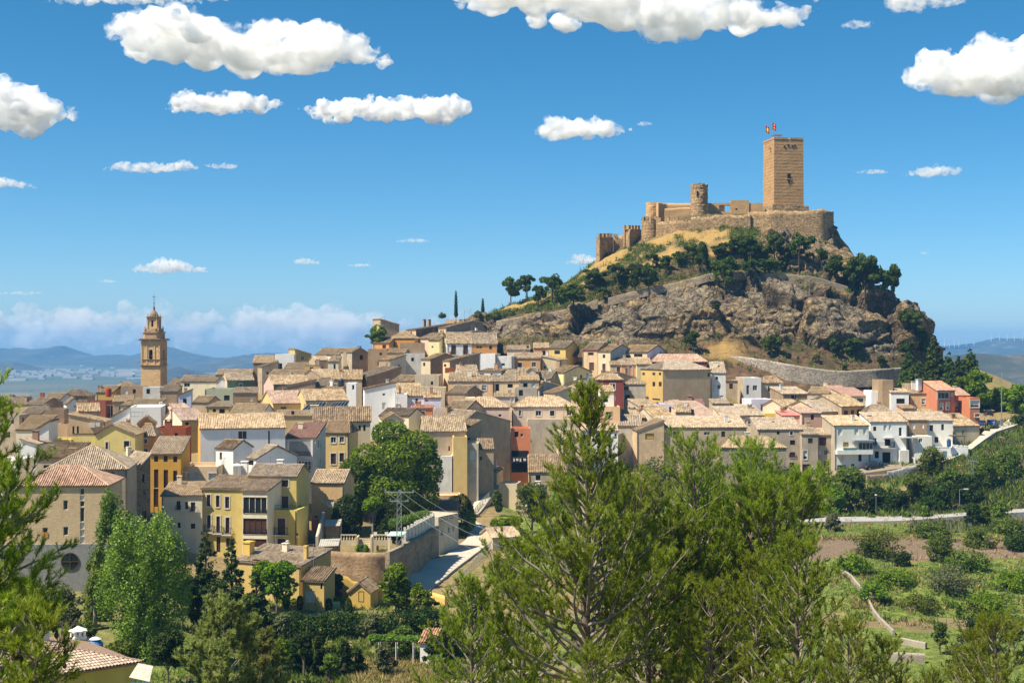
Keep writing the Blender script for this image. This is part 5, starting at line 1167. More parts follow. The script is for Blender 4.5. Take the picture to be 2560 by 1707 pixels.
wn.face([(x,yf-.02,z) for x,z in pts]);wn.box(-.22,yf-.02,zw-2.1,.22,yf+.2,zw-1.1);wn.build('window',DARK,keep)
wf=MB();wf.box(-.85,yf-.12,zw-.95,.85,yf+.1,zw-.72);wf.build('sill',KEEP,keep)
hd=MB()
for dx,dz in ((-1.4,-2.6),(1.1,-2.5),(1.9,-2.3),(-.2,-2.2)):hd.box(dx-.25,yf+.02,zt+dz-.25,dx+.25,yf+.4,zt+dz+.2)
hd.build('putlog_holes',DARK,keep)
gm=MB();gm.box(-kw_/2-.7,-2.2,zt-3.0,-kw_/2+.2,-1.7,zt-2.7);gm.build('gargoyle',KEEP,keep)
cn=MB()
for x in (-3.9,-1.7):
    for y in (-3,-1):cn.tube((x,y,zt-.4),(x,y,zt+1.0),.05,n=4)
cn.box(-4.2,-3.3,zt+1.0,-1.3,-.7,zt+1.12);cn.build('stair_shelter',STEEL,keep)
def flag(px,py_top,py_bot,label,cols,yoff):
    base=P(px,py_bot,Dk+yoff);top=P(px,py_top,Dk+yoff)
    e=empty('flag',base,label,'flag','flags on the castle keep');L=top.z-base.z
    k=MB();k.tube((0,0,-3.2),(0,0,L),.06,.04,6);k.build('pole',STEEL,e)
    k=MB();n=8;H_=2.1;W_=1.15
    for st,(f0,f1) in enumerate(cols):
        for i in range(n):
            u0,u1=i/n,(i+1)/n
            g=lambda u,v:(u*W_,math.sin(u*7)*.22,L-.15-v*H_-u*.75)
            k.face([g(u0,f0),g(u1,f0),g(u1,f1),g(u0,f1)],st)
    return k,e
RED,YEL=plain('flag_red',(.55,.02,.02),0.8),plain('flag_yellow',(.75,.45,.02),0.8);BLU=plain('flag_blue',(.03,.08,.3),0.8)
k,e=flag(1914,312,346,'red and yellow flag on the left pole of the keep',[(0,.25),(.25,.75),(.75,1)],3);k.build('cloth',[RED,YEL,RED],e)
k,e=flag(1931,305,342,'red flag with thin yellow stripes on the taller right pole',[(0,.2),(.2,.32),(.32,.6),(.6,.72),(.72,1)],3);k.build('cloth',[RED,YEL,RED,YEL,RED],e)
# round tower
rc=P(1748,540,424)
rt=empty('castle_tower',(rc.x,rc.y,zof(545,424)),'round ruined stone tower with a slit window in the castle courtyard','castle')
pts=[(2.6*math.cos(i*math.pi/12),2.6*math.sin(i*math.pi/12)) for i in range(24)]
zt2=zof(461,421)-rt.location.z
prism_obj('wall',CURT,rt,None,pts,-4,[zt2+(.4 if i % 7 else 0) for i in range(24)],11,jag=0.3,seglen=.7,amp=.14)
k=MB();zz=zof(483,421)-rt.location.z;k.box(-1.1,-2.75,zz-.9,-.7,-2.3,zz+.6);k.box(.2,-2.75,zz-1.3,.5,-2.4,zz-.9);k.box(.9,-2.7,zz-1.9,1.1,-2.4,zz-1.6);k.build('window',DARK,rt)
# curtain wall with merlons: things per stretch
def stretch(name,label,pts,thick,mat,merl=0,mw=1.0,mg=1.1,mh=1.1,seed=1,jag=0.15,foot=5.0,grnd=None):
    """pts: (px, py_top, D) along the wall; a real wall of that thickness, foot metres high"""
    W=[P(*p) for p in pts]
    if grnd:W=[Vector((p.x,p.y,ground(p.x,p.y)+grnd)) for a_,b_ in zip(W[:-1],W[1:]) for p in [a_.lerp(b_,f_/6) for f_ in range(6)]]
    base=Vector((W[0].x,W[0].y,W[0].z-foot))
    e=empty(name,base,label,'castle wall' if 'castle' in name else 'wall',None)
    outl,zs=[],[]
    for w_ in W:outl.append((w_.x-base.x,w_.y-base.y));zs.append(w_.z-base.z-(mh if merl else 0))
    def nrm(i):
        a_=Vector(outl[max(i-1,0)]);b_=Vector(outl[min(i+1,len(W)-1)]);d=(b_-a_).normalized();return Vector((-d.y,d.x))
    back=[tuple(Vector(outl[i])+nrm(i)*thick) for i in range(len(W))]
    V,Fc=[],[]
    # front, top, back as strips with relief
    P_,ZT,B_=[],[],[]
    for i in range(len(W)-1):
        a_,b_=Vector(outl[i]),Vector(outl[i+1]);n=max(1,int((b_-a_).length/1.0))
        for j in range(n):
            f=j/n;P_.append(a_.lerp(b_,f));ZT.append(zs[i]*(1-f)+zs[i+1]*f);B_.append(Vector(back[i]).lerp(Vector(back[i+1]),f))
    P_.append(Vector(outl[-1]));ZT.append(zs[-1]);B_.append(Vector(back[-1]))
    P_=np.array([tuple(p) for p in P_]);B_=np.array([tuple(p) for p in B_]);ZT=np.array(ZT);m_=len(P_)
    if not merl:ZT=ZT+(fbm(np.c_[P_*.6,np.zeros(m_)],3,seed)-.5)*jag*2
    R_=10;rows_=[]
    dv_=(P_-B_)/(np.linalg.norm(P_-B_,axis=1,keepdims=True)+1e-6)
    for r in range(R_+1):
        z=ZT-foot*1.2*(1-r/R_)
        off=(fbm(np.c_[P_*1.1,z*1.3],3,seed+2)-.5)*.3
        rows_.append(np.c_[P_+dv_*off[:,None],z])
    rows_.append(np.c_[B_,ZT]);rows_.append(np.c_[B_,ZT-foot*1.2])
    V=np.concatenate(rows_);ii=np.arange(len(rows_)*m_).reshape(len(rows_),m_)
    Fc=np.stack([ii[:-1,:-1].ravel(),ii[:-1,1:].ravel(),ii[1:,1:].ravel(),ii[1:,:-1].ravel()],1)
    np_mesh('wall',V,Fc,mat,e)
    ends=MB()
    for i in (0,-1):
        ends.face([(P_[i][0],P_[i][1],ZT[i]-foot*1.2),(B_[i][0],B_[i][1],ZT[i]-foot*1.2),(B_[i][0],B_[i][1],ZT[i]),(P_[i][0],P_[i][1],ZT[i])])
    ends.build('wall_end',mat,e)
    if merl:
        d=0.0;L=np.r_[0,np.cumsum(np.linalg.norm(np.diff(P_,axis=0),axis=1))]
        while d+mw<L[-1]+.01:
            q=[np.array([np.interp(x,L,A_[:,k]) for k in range(2)]) for x in (d,d+mw) for A_ in (P_,B_)]
            z0=min(np.interp(d,L,ZT),np.interp(d+mw,L,ZT))-.3;z1=np.interp(d+mw/2,L,ZT)+mh
            k=MB();th=[q[0]+(q[1]-q[0])*.5,q[2]+(q[3]-q[2])*.5]
            k.prism([tuple(q[0]+dv_[0]*.04),tuple(q[2]+dv_[0]*.04),tuple(th[1]),tuple(th[0])],z0,z1)
            k.build('merlon',mat,e)
            d+=mw+mg
    return e
stretch('castle_wall','lowest crenellated castle wall stretch at the far left',[(1499,584,414),(1520,583,418),(1533,584,424)],1.2,CURT,1,1.3,.9,1.2,21,foot=10)
stretch('castle_wall','stepped crenellated wall climbing from the low left corner',[(1534,587,424),(1558,578,424)],1.2,CURT,1,1.3,.8,1.1,22,foot=11)
stretch('castle_wall','lower square wall tower with crenels, left of the main curtain',[(1557,564,420),(1574,563,415),(1603,564,423)],3.0,CURT,1,1.4,1.0,1.2,23,foot=9)
c_=P(1625,560,418)
tw_=empty('castle_tower',(c_.x,c_.y,zof(625,418)),'round crenellated corner tower at the left end of the long curtain wall','castle')
pts=[(2.5*math.cos(i*math.pi/10),2.5*math.sin(i*math.pi/10)) for i in range(20)]
zt3=zof(552,416)-tw_.location.z
prism_obj('wall',CURT,tw_,None,pts,-4,[zt3]*20,31,jag=0.05,seglen=.8,amp=.14)
for i in range(10):
    a0=i*math.pi/5+.3;k=MB();po=[(r_*math.cos(a0+da),r_*math.sin(a0+da)) for r_,da in ((2.55,0),(2.55,.36),(1.95,.36),(1.95,0))]
    k.prism(po,zt3-.3,zt3+1.25);k.build('merlon',CURT,tw_)
stretch('castle_wall','long curtain wall with square merlons below the round ruined tower',[(1640,545,415),(1690,541,412),(1728,541,411)],1.2,CURT,1,1.5,1.25,1.25,24,foot=8)
stretch('castle_wall','plain ruined curtain wall below the keep, right of the merlons',[(1728,545,411),(1790,540,410),(1850,538,409),(1876,534,409)],1.2,CURT,0,seed=25,jag=.5,foot=8)
stretch('castle_wall','rough outer wall around the rock below the keep, right end of the castle',[(1868,530,410),(1930,527,408),(2000,528,408),(2040,524,408),(2056,522,408),(2066,528,409),(2083,529,412),(2084,531,440)],1.2,CURT,0,seed=26,jag=.35,foot=10)
stretch('castle_wall','sunlit inner castle wall left of the round ruined tower',[(1646,506,428),(1664,508,430),(1727,508,430)],1.0,INNER,0,seed=27,jag=.2,foot=7)
stretch('castle_wall','lower sunlit inner wall in front of the round ruined tower',[(1662,522,424),(1725,518,424)],.8,INNER,0,seed=37,jag=.2,foot=5)
c_=P(1631,540,432)
tw2=empty('castle_tower',(c_.x,c_.y,zof(540,430)),'squat inner castle tower at the left of the courtyard','castle')
pts=[(2.0*math.cos(i*math.pi/8),2.0*math.sin(i*math.pi/8)) for i in range(16)]
prism_obj('wall',INNER,tw2,None,pts,-5,[zof(505,430)-tw2.location.z]*16,32,jag=0.25,seglen=.8)
# inner wall with window right of the round tower
e=empty('castle_wall',P(1838,540,428),'inner castle wall with a square see through window near the keep','castle wall')
zl=lambda py:zof(py,428)-e.location.z
xl_=lambda px:(px-CX)/F*428-e.location.x
k=MB()
wall_with_holes(k,xl_(1907)-xl_(1770),zl(508)+6,[(xl_(1798)-xl_(1770),zl(529)+6,xl_(1826)-xl_(1770),zl(513)+6)],lambda u,v,d:(xl_(1770)+u,d,v-6),rev=.9)
wall_with_holes(k,xl_(1907)-xl_(1770),zl(508)+6,[(xl_(1813)-xl_(1770),zl(529)+6,xl_(1826)-xl_(1770),zl(514)+6)],lambda u,v,d:(xl_(1770)+u,.9-d*0,v-6),rev=.0)
k.box(xl_(1770),.003,zl(508),xl_(1907),.897,zl(508)+.02);k.build('wall',INNER,e)
k=MB();k.box(xl_(1827),-.3,-4,xl_(1872),1.3,zl(501));k.build('wall_block',INNER,e)
k=MB();k.box(xl_(1838),-.34,zl(525),xl_(1843),-.31,zl(521));k.build('window',DARK,e)

# ---------------------------------------------------------------- church bell tower
CH=masonry('church_stone',(.60,.40,.20),(.46,.30,.145),(.68,.49,.28),1.0)
CHD=masonry('church_stone_weathered',(.46,.31,.17),(.30,.205,.12),(.56,.40,.24),0.7)
Dc=404;cc=P(385,960,Dc+3.4)
ch=empty('church_tower',(cc.x,cc.y,zof(985,Dc)),'tall stone church bell tower with arched belfry and tiled cupola','church',None,math.radians(-5))
cz=lambda py:zof(py,Dc)-ch.location.z
S_=5.6
def oct_(s,c):return [(-s,-s+c),(-s+c,-s),(s-c,-s),(s,-s+c),(s,s-c),(s-c,s),(-s+c,s),(-s,s-c)]
k=MB();k.box(-S_/2-.1,-S_/2-.1,-8,S_/2+.1,S_/2+.1,cz(917));k.build('shaft',CH,ch)
def cornice(zc,s,hgt,out,mat=CHD,c=0.5):
    k=MB();k.prism(oct_(s,c),zc-hgt,zc-hgt*.5);k.prism(oct_(s+out*.6,c),zc-hgt*.5+.002,zc-hgt*.2);k.prism(oct_(s+out,c),zc-hgt*.2+.002,zc);return k.build('cornice',mat,ch)
cornice(cz(912),S_/2+.1,.7,.45)
k=MB();hS=S_/2
zb0,zb1=cz(912),cz(852)
for r_ in range(4):
    ca,sa=math.cos(r_*math.pi/2),math.sin(r_*math.pi/2)
    def fn(u,v,d,ca=ca,sa=sa):
        x,y=-hS+u,-hS+d;return (x*ca-y*sa,x*sa+y*ca,zb0+v)
    wu=1.15;hv0,hv1=cz(898)-zb0,cz(874)-zb0
    holes=[(hS-wu/2,hv0,hS+wu/2,hv1)]
    wall_with_holes(k,S_,zb1-zb0,holes,fn,rev=1.0)
    # arch infill corners
    for s_ in (-1,1):
        for i in range(5):
            t0,t1=i*math.pi/10,(i+1)*math.pi/10
            pass
    for u in (0.0,S_/2-wu/2-.75,S_/2+wu/2+.35,S_-.4):fbox(k,fn,u,.05,u+.4,zb1-zb0-.05,-.14,-.002)
k.build('belfry',CH,ch)
k=MB()
for r_ in range(4):
    ca,sa=math.cos(r_*math.pi/2),math.sin(r_*math.pi/2);pts=[]
    zz=cz(874);wu=1.15
    for s_ in (-1,1):
        arc=[(s_*wu/2*math.cos(i*math.pi/12),zz-wu/2+wu/2*math.sin(i*math.pi/12)) for i in range(7)]
        for i in range(6):
            q=[arc[i],arc[i+1],(s_*wu/2,zz)]
            k.face([(x*ca+(hS-.05)*sa,x*sa-(hS-.05)*ca,z) for x,z in q])
k.build('arch_head',CH,ch)
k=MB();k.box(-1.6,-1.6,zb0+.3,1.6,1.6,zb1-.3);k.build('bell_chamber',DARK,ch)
bl=MB();bl.lathe((0,-hS+.7,cz(886)),[(.45,-.6),(.36,-.4),(.28,.1),(.12,.32)],10);bl.build('bell',IRON,ch)
cornice(cz(898) ,S_/2+.02,.35,.3);cornice(cz(846),S_/2+.1,.9,.75)
for sx_ in (-1,1):
    for sy_ in (-1,1):
        g=MB();g.tube((sx_*2.9,sy_*2.9,cz(851)),(sx_*3.6,sy_*3.6,cz(850)),.14,.1,5);g.build('gargoyle',CHD,ch)
k=MB();k.prism(oct_(S_/2-.1,1.0),cz(846),cz(832));k.prism(oct_(S_/2+.12,1.0),cz(832)+.002,cz(829));k.prism(oct_(S_/2-.55,1.0),cz(829)+.002,cz(821));k.build('drum',CHD,ch)
for i in range(8):
    a_=i*math.pi/4+.39;k=MB();x,y=2.3*math.cos(a_),2.3*math.sin(a_)
    k.box(x-.3,y-.3,cz(846),x+.3,y+.3,cz(829)+.25);k.build('buttress',CHD,ch)
for sx_ in (-1,1):
    for sy_ in (-1,1):
        k=MB();k.lathe((sx_*2.0,sy_*2.0,cz(829)),[(.22,0),(.22,.6),(.32,.62),(.12,.9),(.22,1.25),(.05,1.6),(.02,2.0)],8);k.build('pinnacle',CHD,ch)
k=MB();s2=1.5
for r_ in range(4):
    ca,sa=math.cos(r_*math.pi/2),math.sin(r_*math.pi/2)
    def fn(u,v,d,ca=ca,sa=sa):
        x,y=-s2+u,-s2+d;return (x*ca-y*sa,x*sa+y*ca,cz(821)+v)
    hh=cz(794)-cz(821);wall_with_holes(k,s2*2,hh,[(s2-.32,.5,s2+.32,hh-.75)],fn,rev=.5)
    for u in (0,s2*2-.35):fbox(k,fn,u,0,u+.35,hh,-.16,-.002)
k.build('lantern',CH,ch)
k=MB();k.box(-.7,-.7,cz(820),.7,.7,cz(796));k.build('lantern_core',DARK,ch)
cornice(cz(791),s2+.1,.5,.35,c=.2)
for sx_ in (-1,1):
    for sy_ in (-1,1):
        k=MB();k.lathe((sx_*1.35,sy_*1.35,cz(791)),[(.14,0),(.14,.4),(.2,.42),(.06,.8),(.02,1.1)],6);k.build('pinnacle',CHD,ch)
k=MB();k.lathe((0,0,cz(791)),[(1.35,0),(1.3,.45),(1.05,1.0),(.7,1.45),(.42,1.7),(.3,2.0),(.3,2.5),(.36,2.55),(.1,3.4),(.05,4.4)],12);k.build('cupola',tilemat('brown'),ch)
k=MB();zc=cz(757);k.tube((0,0,zc-1),(0,0,cz(735)),.07,.05,5);k.lathe((0,0,zc),[(.02,-.3),(.22,0),(.02,.3)],8);k.lathe((0,0,zc+1.1),[(.02,-.2),(.15,0),(.02,.2)],8)
k.box(-.55,-.04,cz(741)-.05,.55,.04,cz(741)+.06);k.build('cross',IRON,ch)
# ---------------------------------------------------------------- house details
def part_boxes(name,mat,root,boxes):
    k=MB()
    for b in boxes:k.box(*b)
    return k.build(name,mat,root)
def railing(key,side,px0,yt,px1,yb,depth=0.5,slab_=True,mat=IRON,step=.13):
    h=ROOTS[key];fn=h['fn'][side];u0,v1=h['uv'](side,px0,yt);u1,v0=h['uv'](side,px1,yb)
    k=MB();n=max(3,int((u1-u0)/step))
    for i in range(n+1):
        u=u0+(u1-u0)*i/n;fbox(k,fn,u-.012,v0+.05,u+.012,v1,-depth-.012,-depth+.012)
    fbox(k,fn,u0-.02,v1,u1+.02,v1+.04,-depth-.02,-depth+.02);fbox(k,fn,u0,v0+.05,u1,v0+.09,-depth-.02,-depth+.02)
    for u in (u0,u1):
        m_=max(2,int(depth/.15))
        for i in range(m_):fbox(k,fn,u-.012,v0+.05,u+.012,v1,-depth+depth*i/m_,-depth+depth*i/m_+.024)
        fbox(k,fn,u-.02,v1,u+.02,v1+.04,-depth,0)
    o=k.build('railing',mat,h['root'])
    if slab_:
        k=MB();fbox(k,fn,u0-.1,v0-.12,u1+.1,v0+.05,-depth-.08,-.003);k.build('balcony_slab',STONEW,h['root'])
for px0,px1,yt in ((512,531,1312),(535,555,1315),(558,578,1318)):railing('wing','f',px0,yt,px1,yt+18,.35)
railing('bay','f',608,1273,667,1284,.06,False);railing('bay','f',608,1322,667,1336,.06,False)
railing('corner','f',687,1318,720,1337,.4);railing('corner','f',669,1262,742,1274,.02,False)
railing('creamhouse','f',440,1264,452,1274,.25);railing('creamhouse','f',476,1266,490,1278,.25)
railing('balconywhite','f',1126,876,1142,887,.4);railing('balconywhite','f',1156,876,1172,887,.4)
railing('white2','f',2180,1105,2234,1119,.9);railing('talltan','f',1972,1136,1990,1143,.15,False)
def fb(key,side,name,mat,rects):
    """boxes given by photo rectangles on a facade: (x0, y0, x1, y1, d0, d1)"""
    h=ROOTS[key];fn=h['fn'][side];k=MB()
    for x0,y0,x1,y1,d0,d1 in rects:
        u0,v1=h['uv'](side,x0,y0);u1,v0=h['uv'](side,x1,y1);fbox(k,fn,min(u0,u1),v0,max(u0,u1),v1,d0,d1)
    return k.build(name,mat,h['root'])
fb('white1','f','balcony',wallmat('white'),[(2088,1124,2177,1134,-1.3,-.003)])
fb('white1','f','balcony_glass',TEAL,[(2103,1118,2138,1124,-1.28,-1.2)])
fb('white1','f','veranda_roof',plain('sheet_grey',(.25,.27,.29),.6),[(2129,1099,2180,1103,-1.6,-.003)])
fb('white1','f','veranda',GLASS,[(2141,1107,2177,1120,-1.2,-.9)])
fb('white1','f','veranda_post',FRW,[(x,1103,x+1.2,1124,-1.25,-1.19) for x in (2141,2150,2159,2168,2176)])
fb('white2','f','awning',plain('sheet_grey2',(.42,.42,.42),.6),[(2250,1091,2286,1094,-2.2,-.003),(2208,1093,2232,1096,-1.2,-.003)])
fb('white2','f','projecting_block',wallmat('whitegrey'),[(2245,1124,2268,1165,-1.2,-.003)])
fb('white3','f','terrace_block',wallmat('white'),[(2326,1116,2408,1175,-3.2,-.003)])
fb('white3','f','terrace_parapet',wallmat('white'),[(x,1108+i*.6,x+7,1116,-3.2,-2.9) for i,x in enumerate(range(2358,2404,10))]+[(2326,1113,2360,1117,-3.2,-2.9)])
fb('white3','f','terrace_door',DOORN,[(2346,1124,2355,1148,-3.26,-3.202)])
fb('white3','f','terrace_roof',plain('sheet_brown',(.14,.11,.09),.7),[(2370,1086,2402,1089,-3.0,-.5)])
fb('white3','f','terrace_post',FRB,[(2371,1088,2372,1110,-2.9,-2.8),(2400,1088,2401,1110,-2.9,-2.8)])
fb('brickbld','f','plinth',plain('plinth_grey',(.27,.26,.25),.9),[(-20,1361,270,1560,-.35,-.003)])
h=ROOTS['brickbld'];fn=h['fn']['f'];u0,v0=h['uv']('f',177,1402)
k=MB();ng=20
for i in range(ng):
    a0,a1=2*math.pi*i/ng,2*math.pi*(i+1)/ng
    k.face([fn(u0,v0,-.37),fn(u0+1.0*math.cos(a0),v0+1.0*math.sin(a0),-.37),fn(u0+1.0*math.cos(a1),v0+1.0*math.sin(a1),-.37)])
rw=k.build('round_window',GLASS,h['root'])
k=MB();fbox(k,fn,u0-.05,v0-1,u0+.05,v0+1,-.43,-.375);fbox(k,fn,u0-1,v0-.05,u0-.052,v0+.05,-.43,-.375);fbox(k,fn,u0+.052,v0-.05,u0+1,v0+.05,-.43,-.375)
for i in range(ng):
    a0,a1=2*math.pi*i/ng,2*math.pi*(i+1)/ng
    k.tube(fn(u0+1.02*math.cos(a0),v0+1.02*math.sin(a0),-.38),fn(u0+1.02*math.cos(a1),v0+1.02*math.sin(a1),-.38),.07,n=4)
k.build('frame',FRB,rw)
fb('brickbld','f','mural',plain('mural_orange',(.62,.25,.04),.8),[(106,1330,120,1342,-.06,-.003)])
fb('achouse','f','air_conditioner',plain('ac_white',(.62,.62,.60),.6),[(225,1058,238,1068,-.45,-.003),(240,1057,251,1066,-.45,-.003)])
fb('peach','f','red_base',wallmat('terracotta'),[(779,1297,800,1332,-.12,-.003)])
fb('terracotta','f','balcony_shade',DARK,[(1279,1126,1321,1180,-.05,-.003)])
fb('terracotta','f','balcony',IRON,[(1279,1141,1320,1144,-1.6,-.06),(1279,1152,1320,1155,-1.6,-.06)])
fb('terracotta','f','laundry',plain('laundry',(.6,.6,.62),.9),[(1283,1144,1287,1151,-1.66,-1.62),(1290,1144,1296,1150,-1.66,-1.62),(1299,1144,1303,1152,-1.66,-1.62),(1308,1144,1315,1150,-1.66,-1.62)])
fb('orangepatch','r','orange_patch',wallmat('terracotta'),[(1112,919,1150,932,-.06,-.003)])
fb('greygable' if 'greygable' in ROOTS else 'shaggy','f','drainpipe',STEEL,[(1064,1090,1065,1160,-.12,-.003)])
# loggia house
h=ROOTS['loggia'];fb('loggia','f','loggia_shade',plain('loggia_shade_grey',(.36,.35,.34),.9),[(722,1103,779,1140,-.05,-.003)]);railing('loggia','f',722,1129,779,1140,.2,True)  # flat grey panel: shade of the white loggia interior painted in
fb('loggia','f','loggia_column',wallmat('white'),[(719,1100,723,1142,-.35,-.003)]);fb('loggia','f','loggia_column',wallmat('white'),[(778,1100,783,1142,-.35,-.003)])
fb('loggia','f','veranda',GLASS,[(722,1153,779,1173,-.3,-.003)]);fb('loggia','f','veranda_bar',FRW,[(x,1152,x+1.4,1174,-.36,-.302) for x in range(722,782,8)]+[(721,1150,781,1153,-.37,-.302),(721,1161,781,1162,-.37,-.302)])
# solar panels and skylights
def tilted(name,mat,px0,px1,yt,yb,D0,D1,label,cat,frame=True):
    A,B,C,E_=P(px0+6,yb,D0),P(px1,yb-3,D0),P(px1+12,yt,D1),P(px0+30,yt+4,D1)
    c=(A+B+C+E_)/4;e=empty(name,c,label,cat)
    n=(B-A).cross(E_-A).normalized();n=n if n.z>0 else -n
    k=MB();slab(k,[p-c+n*.05 for p in (A,B,C,E_)],.1);k.build('panel',mat,e)
    if frame:
        k=MB()
        for i in range(6):
            f=i/5;k.tube(A.lerp(B,f)-c+n*.08,E_.lerp(C,f)-c+n*.08,.05,n=4)
        k.tube(A-c+n*.08,B-c+n*.08,.06,n=4);k.tube(E_-c+n*.08,C-c+n*.08,.06,n=4);k.build('frame',STEEL,e)
    return e
PV=plain('solar_glass',(.010,.012,.02),0.15,0,.5)
tilted('solar_panel',PV,745,806,1005,1028,294,298,'left dark solar panel on the tan roof','solar panel')
tilted('solar_panel',PV,806,862,1003,1026,294,298,'right dark solar panel on the tan roof','solar panel')
tilted('skylight',plain('skylight_glass',(.55,.62,.64),0.15),748,786,1055,1071,247.4,250.5,'long white skylight in the brown tile roof','skylight')
# ---------------------------------------------------------------- streets and roads
m,ns,ls,b=nodes_of('paving')
tc=ns.new('ShaderNodeTexCoord');n1=N(ns,'ShaderNodeTexNoise',Scale=0.35,Detail=6.0,Roughness=0.7);ls.new(tc.outputs['Object'],n1.inputs['Vector'])
n2=N(ns,'ShaderNodeTexNoise',Scale=3.0,Detail=4.0);ls.new(tc.outputs['Object'],n2.inputs['Vector'])
c1=mixc(ns,ls,ramp(ns,ls,n1.outputs[0],[(0.35,0.0),(0.65,1.0)]),(.44,.39,.31),(.54,.49,.40));c1=mixc(ns,ls,ramp(ns,ls,n2.outputs[0],[(0.5,0.0),(0.7,0.5)]),c1,(.28,.26,.23))
ls.new(c1,b.inputs['Base Color']);b.inputs['Roughness'].default_value=.9
def strip(name,left,right,mat,lift=0.12,step=2.5):
    """road between two edge polylines of (px, py, D), laid just above the ground"""
    def res(pl,n):
        w_=np.array([tuple(P(*p)) for p in pl]);L=np.r_[0,np.cumsum(np.linalg.norm(np.diff(w_,axis=0),axis=1))]
        return np.stack([np.interp(np.linspace(0,L[-1],n),L,w_[:,k]) for k in range(3)],1)
    n=40;A,B=res(left,n),res(right,n);k=MB()
    z=lambda p:max(ground(p[0],p[1])+.1,p[2])+lift
    A=[(p[0],p[1],z(p)) for p in A];B=[(p[0],p[1],z(p)) for p in B]
    for i in range(n-1):
        k.face([A[i],B[i],B[i+1],A[i+1]])
        for E_ in (A,B):k.face([E_[i],E_[i+1],(E_[i+1][0],E_[i+1][1],E_[i+1][2]-1.2),(E_[i][0],E_[i][1],E_[i][2]-1.2)])
    k.face([A[0],B[0],(*B[0][:2],B[0][2]-1.5),(*A[0][:2],A[0][2]-1.5)])
    o=k.build(name,mat);o['kind']='structure';return o
strip('road',[(960,1490,189),(1010,1455,197),(1062,1422,206),(1120,1385,219),(1165,1352,234),(1180,1325,246)],[(1062,1492,189),(1110,1450,199),(1180,1392,216),(1236,1348,234),(1240,1335,240)],MATS['paving'])
strip('road',[(1172,1290,250),(1186,1255,259),(1165,1222,268)],[(1196,1288,250),(1236,1232,263),(1250,1213,270)],MATS['paving'])
strip('street',[(1985,1188,285.5),(2060,1180,286),(2200,1164,289),(2290,1158,291),(2342,1152,292)],[(1985,1205,281),(2100,1192,283),(2216,1176,284),(2290,1166,286),(2350,1158,288)],plain('street_dust',(.26,.21,.15),.95))
strip('promenade',[(2345,1151,292),(2410,1122,298),(2440,1100,303),(2460,1078,311),(2505,1062,320),(2522,1050,330)],[(2357,1156,289),(2420,1130,294),(2458,1102,302),(2490,1080,311),(2540,1064,319),(2560,1050,330)],MATS['paving'])
strip('path',[(1880,1324,250),(2051,1311,250),(2210,1299,251),(2394,1284,253),(2600,1271,256)],[(1880,1334,244),(2051,1321,244),(2210,1308,245),(2394,1293,247),(2600,1280,250)],plain('path_gravel',(.36,.345,.32),.95),lift=.22)
# ---------------------------------------------------------------- walls of the garden and the slopes
STONE1=masonry('retaining_stone',(.38,.32,.25),(.28,.23,.18),(.46,.40,.32),0.5)
BROWNW=masonry('garden_render',(.40,.275,.165),(.24,.155,.09),(.50,.38,.25),3.0)
ROUGH=masonry('rubble_bank',(.38,.30,.21),(.19,.145,.10),(.48,.40,.30),0.8)
stretch('garden_wall','brown stained rendered garden wall below the terrace',[(800,1376,186),(860,1380,185),(930,1382,184),(973,1381,185)],.5,BROWNW,seed=41,jag=.02,foot=5.5)
stretch('garden_wall','rough rubble road wall under the white pillar fence',[(974,1381,184.6),(1010,1362,191),(1040,1345,199),(1082,1322,210),(1097,1313,216)],.6,ROUGH,seed=42,jag=.2,foot=6.5)
stretch('road_wall','stained wall at the far bend of the road',[(1146,1310,237),(1160,1305,243),(1176,1302,250)],.6,ROUGH,seed=43,jag=.2,foot=6)
stretch('road_wall','tall sandy wall under the upper road railing',[(1186,1288,249),(1206,1264,255),(1228,1242,261),(1245,1226,267)],.6,masonry('ramp_stone',(.50,.41,.27),(.38,.30,.19),(.56,.48,.35),.6),seed=44,jag=.05,foot=8)
stretch('road_wall','low parapet along the valley side of the road',[(1120,1492,189),(1160,1450,201),(1205,1398,216),(1245,1350,235)],.3,plain('parapet_concrete',(.42,.40,.36),.9),seed=45,jag=.02,foot=3)
stretch('garden_wall','ochre stepped wall between farmhouse and garden',[(797,1420,176),(830,1427,176),(838,1436,176),(868,1441,176),(880,1452,176),(940,1462,176),(985,1468,178)],.3,wallmat('yellowdark'),seed=46,jag=.02,foot=3.5)
stretch('garden_wall','ochre wall end beside the pylon road',[(1045,1474,184),(1085,1482,178),(1112,1490,174)],.3,wallmat('yellowdark'),seed=47,jag=.02,foot=4.5)
stretch('garden_wall','low stone wall with little white pillar under the farmhouse terrace',[(700,1538,164),(770,1534,164),(850,1528,166)],.4,STONE1,seed=48,jag=.05,foot=1.8)
stretch('garden_wall','ochre terrace wall with clipped bushes before the farmhouse',[(705,1512,167),(780,1508,167),(850,1503,168)],.3,wallmat('yellowpale'),seed=49,jag=.02,foot=1.8)
stretch('garden_wall','slanting yard wall right of the yellow building',[(796,1340,196),(806,1300,206),(812,1280,213)],.4,wallmat('beigegrey'),seed=50,jag=.05,foot=5)
stretch('stone_wall','long dry stone retaining wall curving below the cliff',[(1753,891,368),(1800,890,365),(1851,891,362),(1904,898,359),(1965,909,357),(2026,919,356),(2075,925,356),(2116,927,356),(2190,923,358),(2255,919,362),(2272,921,368)],1.0,STONE1,seed=51,jag=.05,foot=3.6)
stretch('stone_wall','low stone wall of the path climbing to the pines, left part',[(1240,802,397),(1300,792,394),(1369,783,390),(1440,767,388),(1494,750,386.5)],.6,ROUGH,seed=52,jag=.15,foot=2.0)
stretch('stone_wall','low stone wall of the upper path below the castle pines',[(1520,745,386),(1610,722,385),(1700,705,384.5),(1771,684,384),(1851,680,384),(1940,683,384),(2030,690,384),(2119,716,385)],.6,ROUGH,seed=53,jag=.15,foot=1.8)
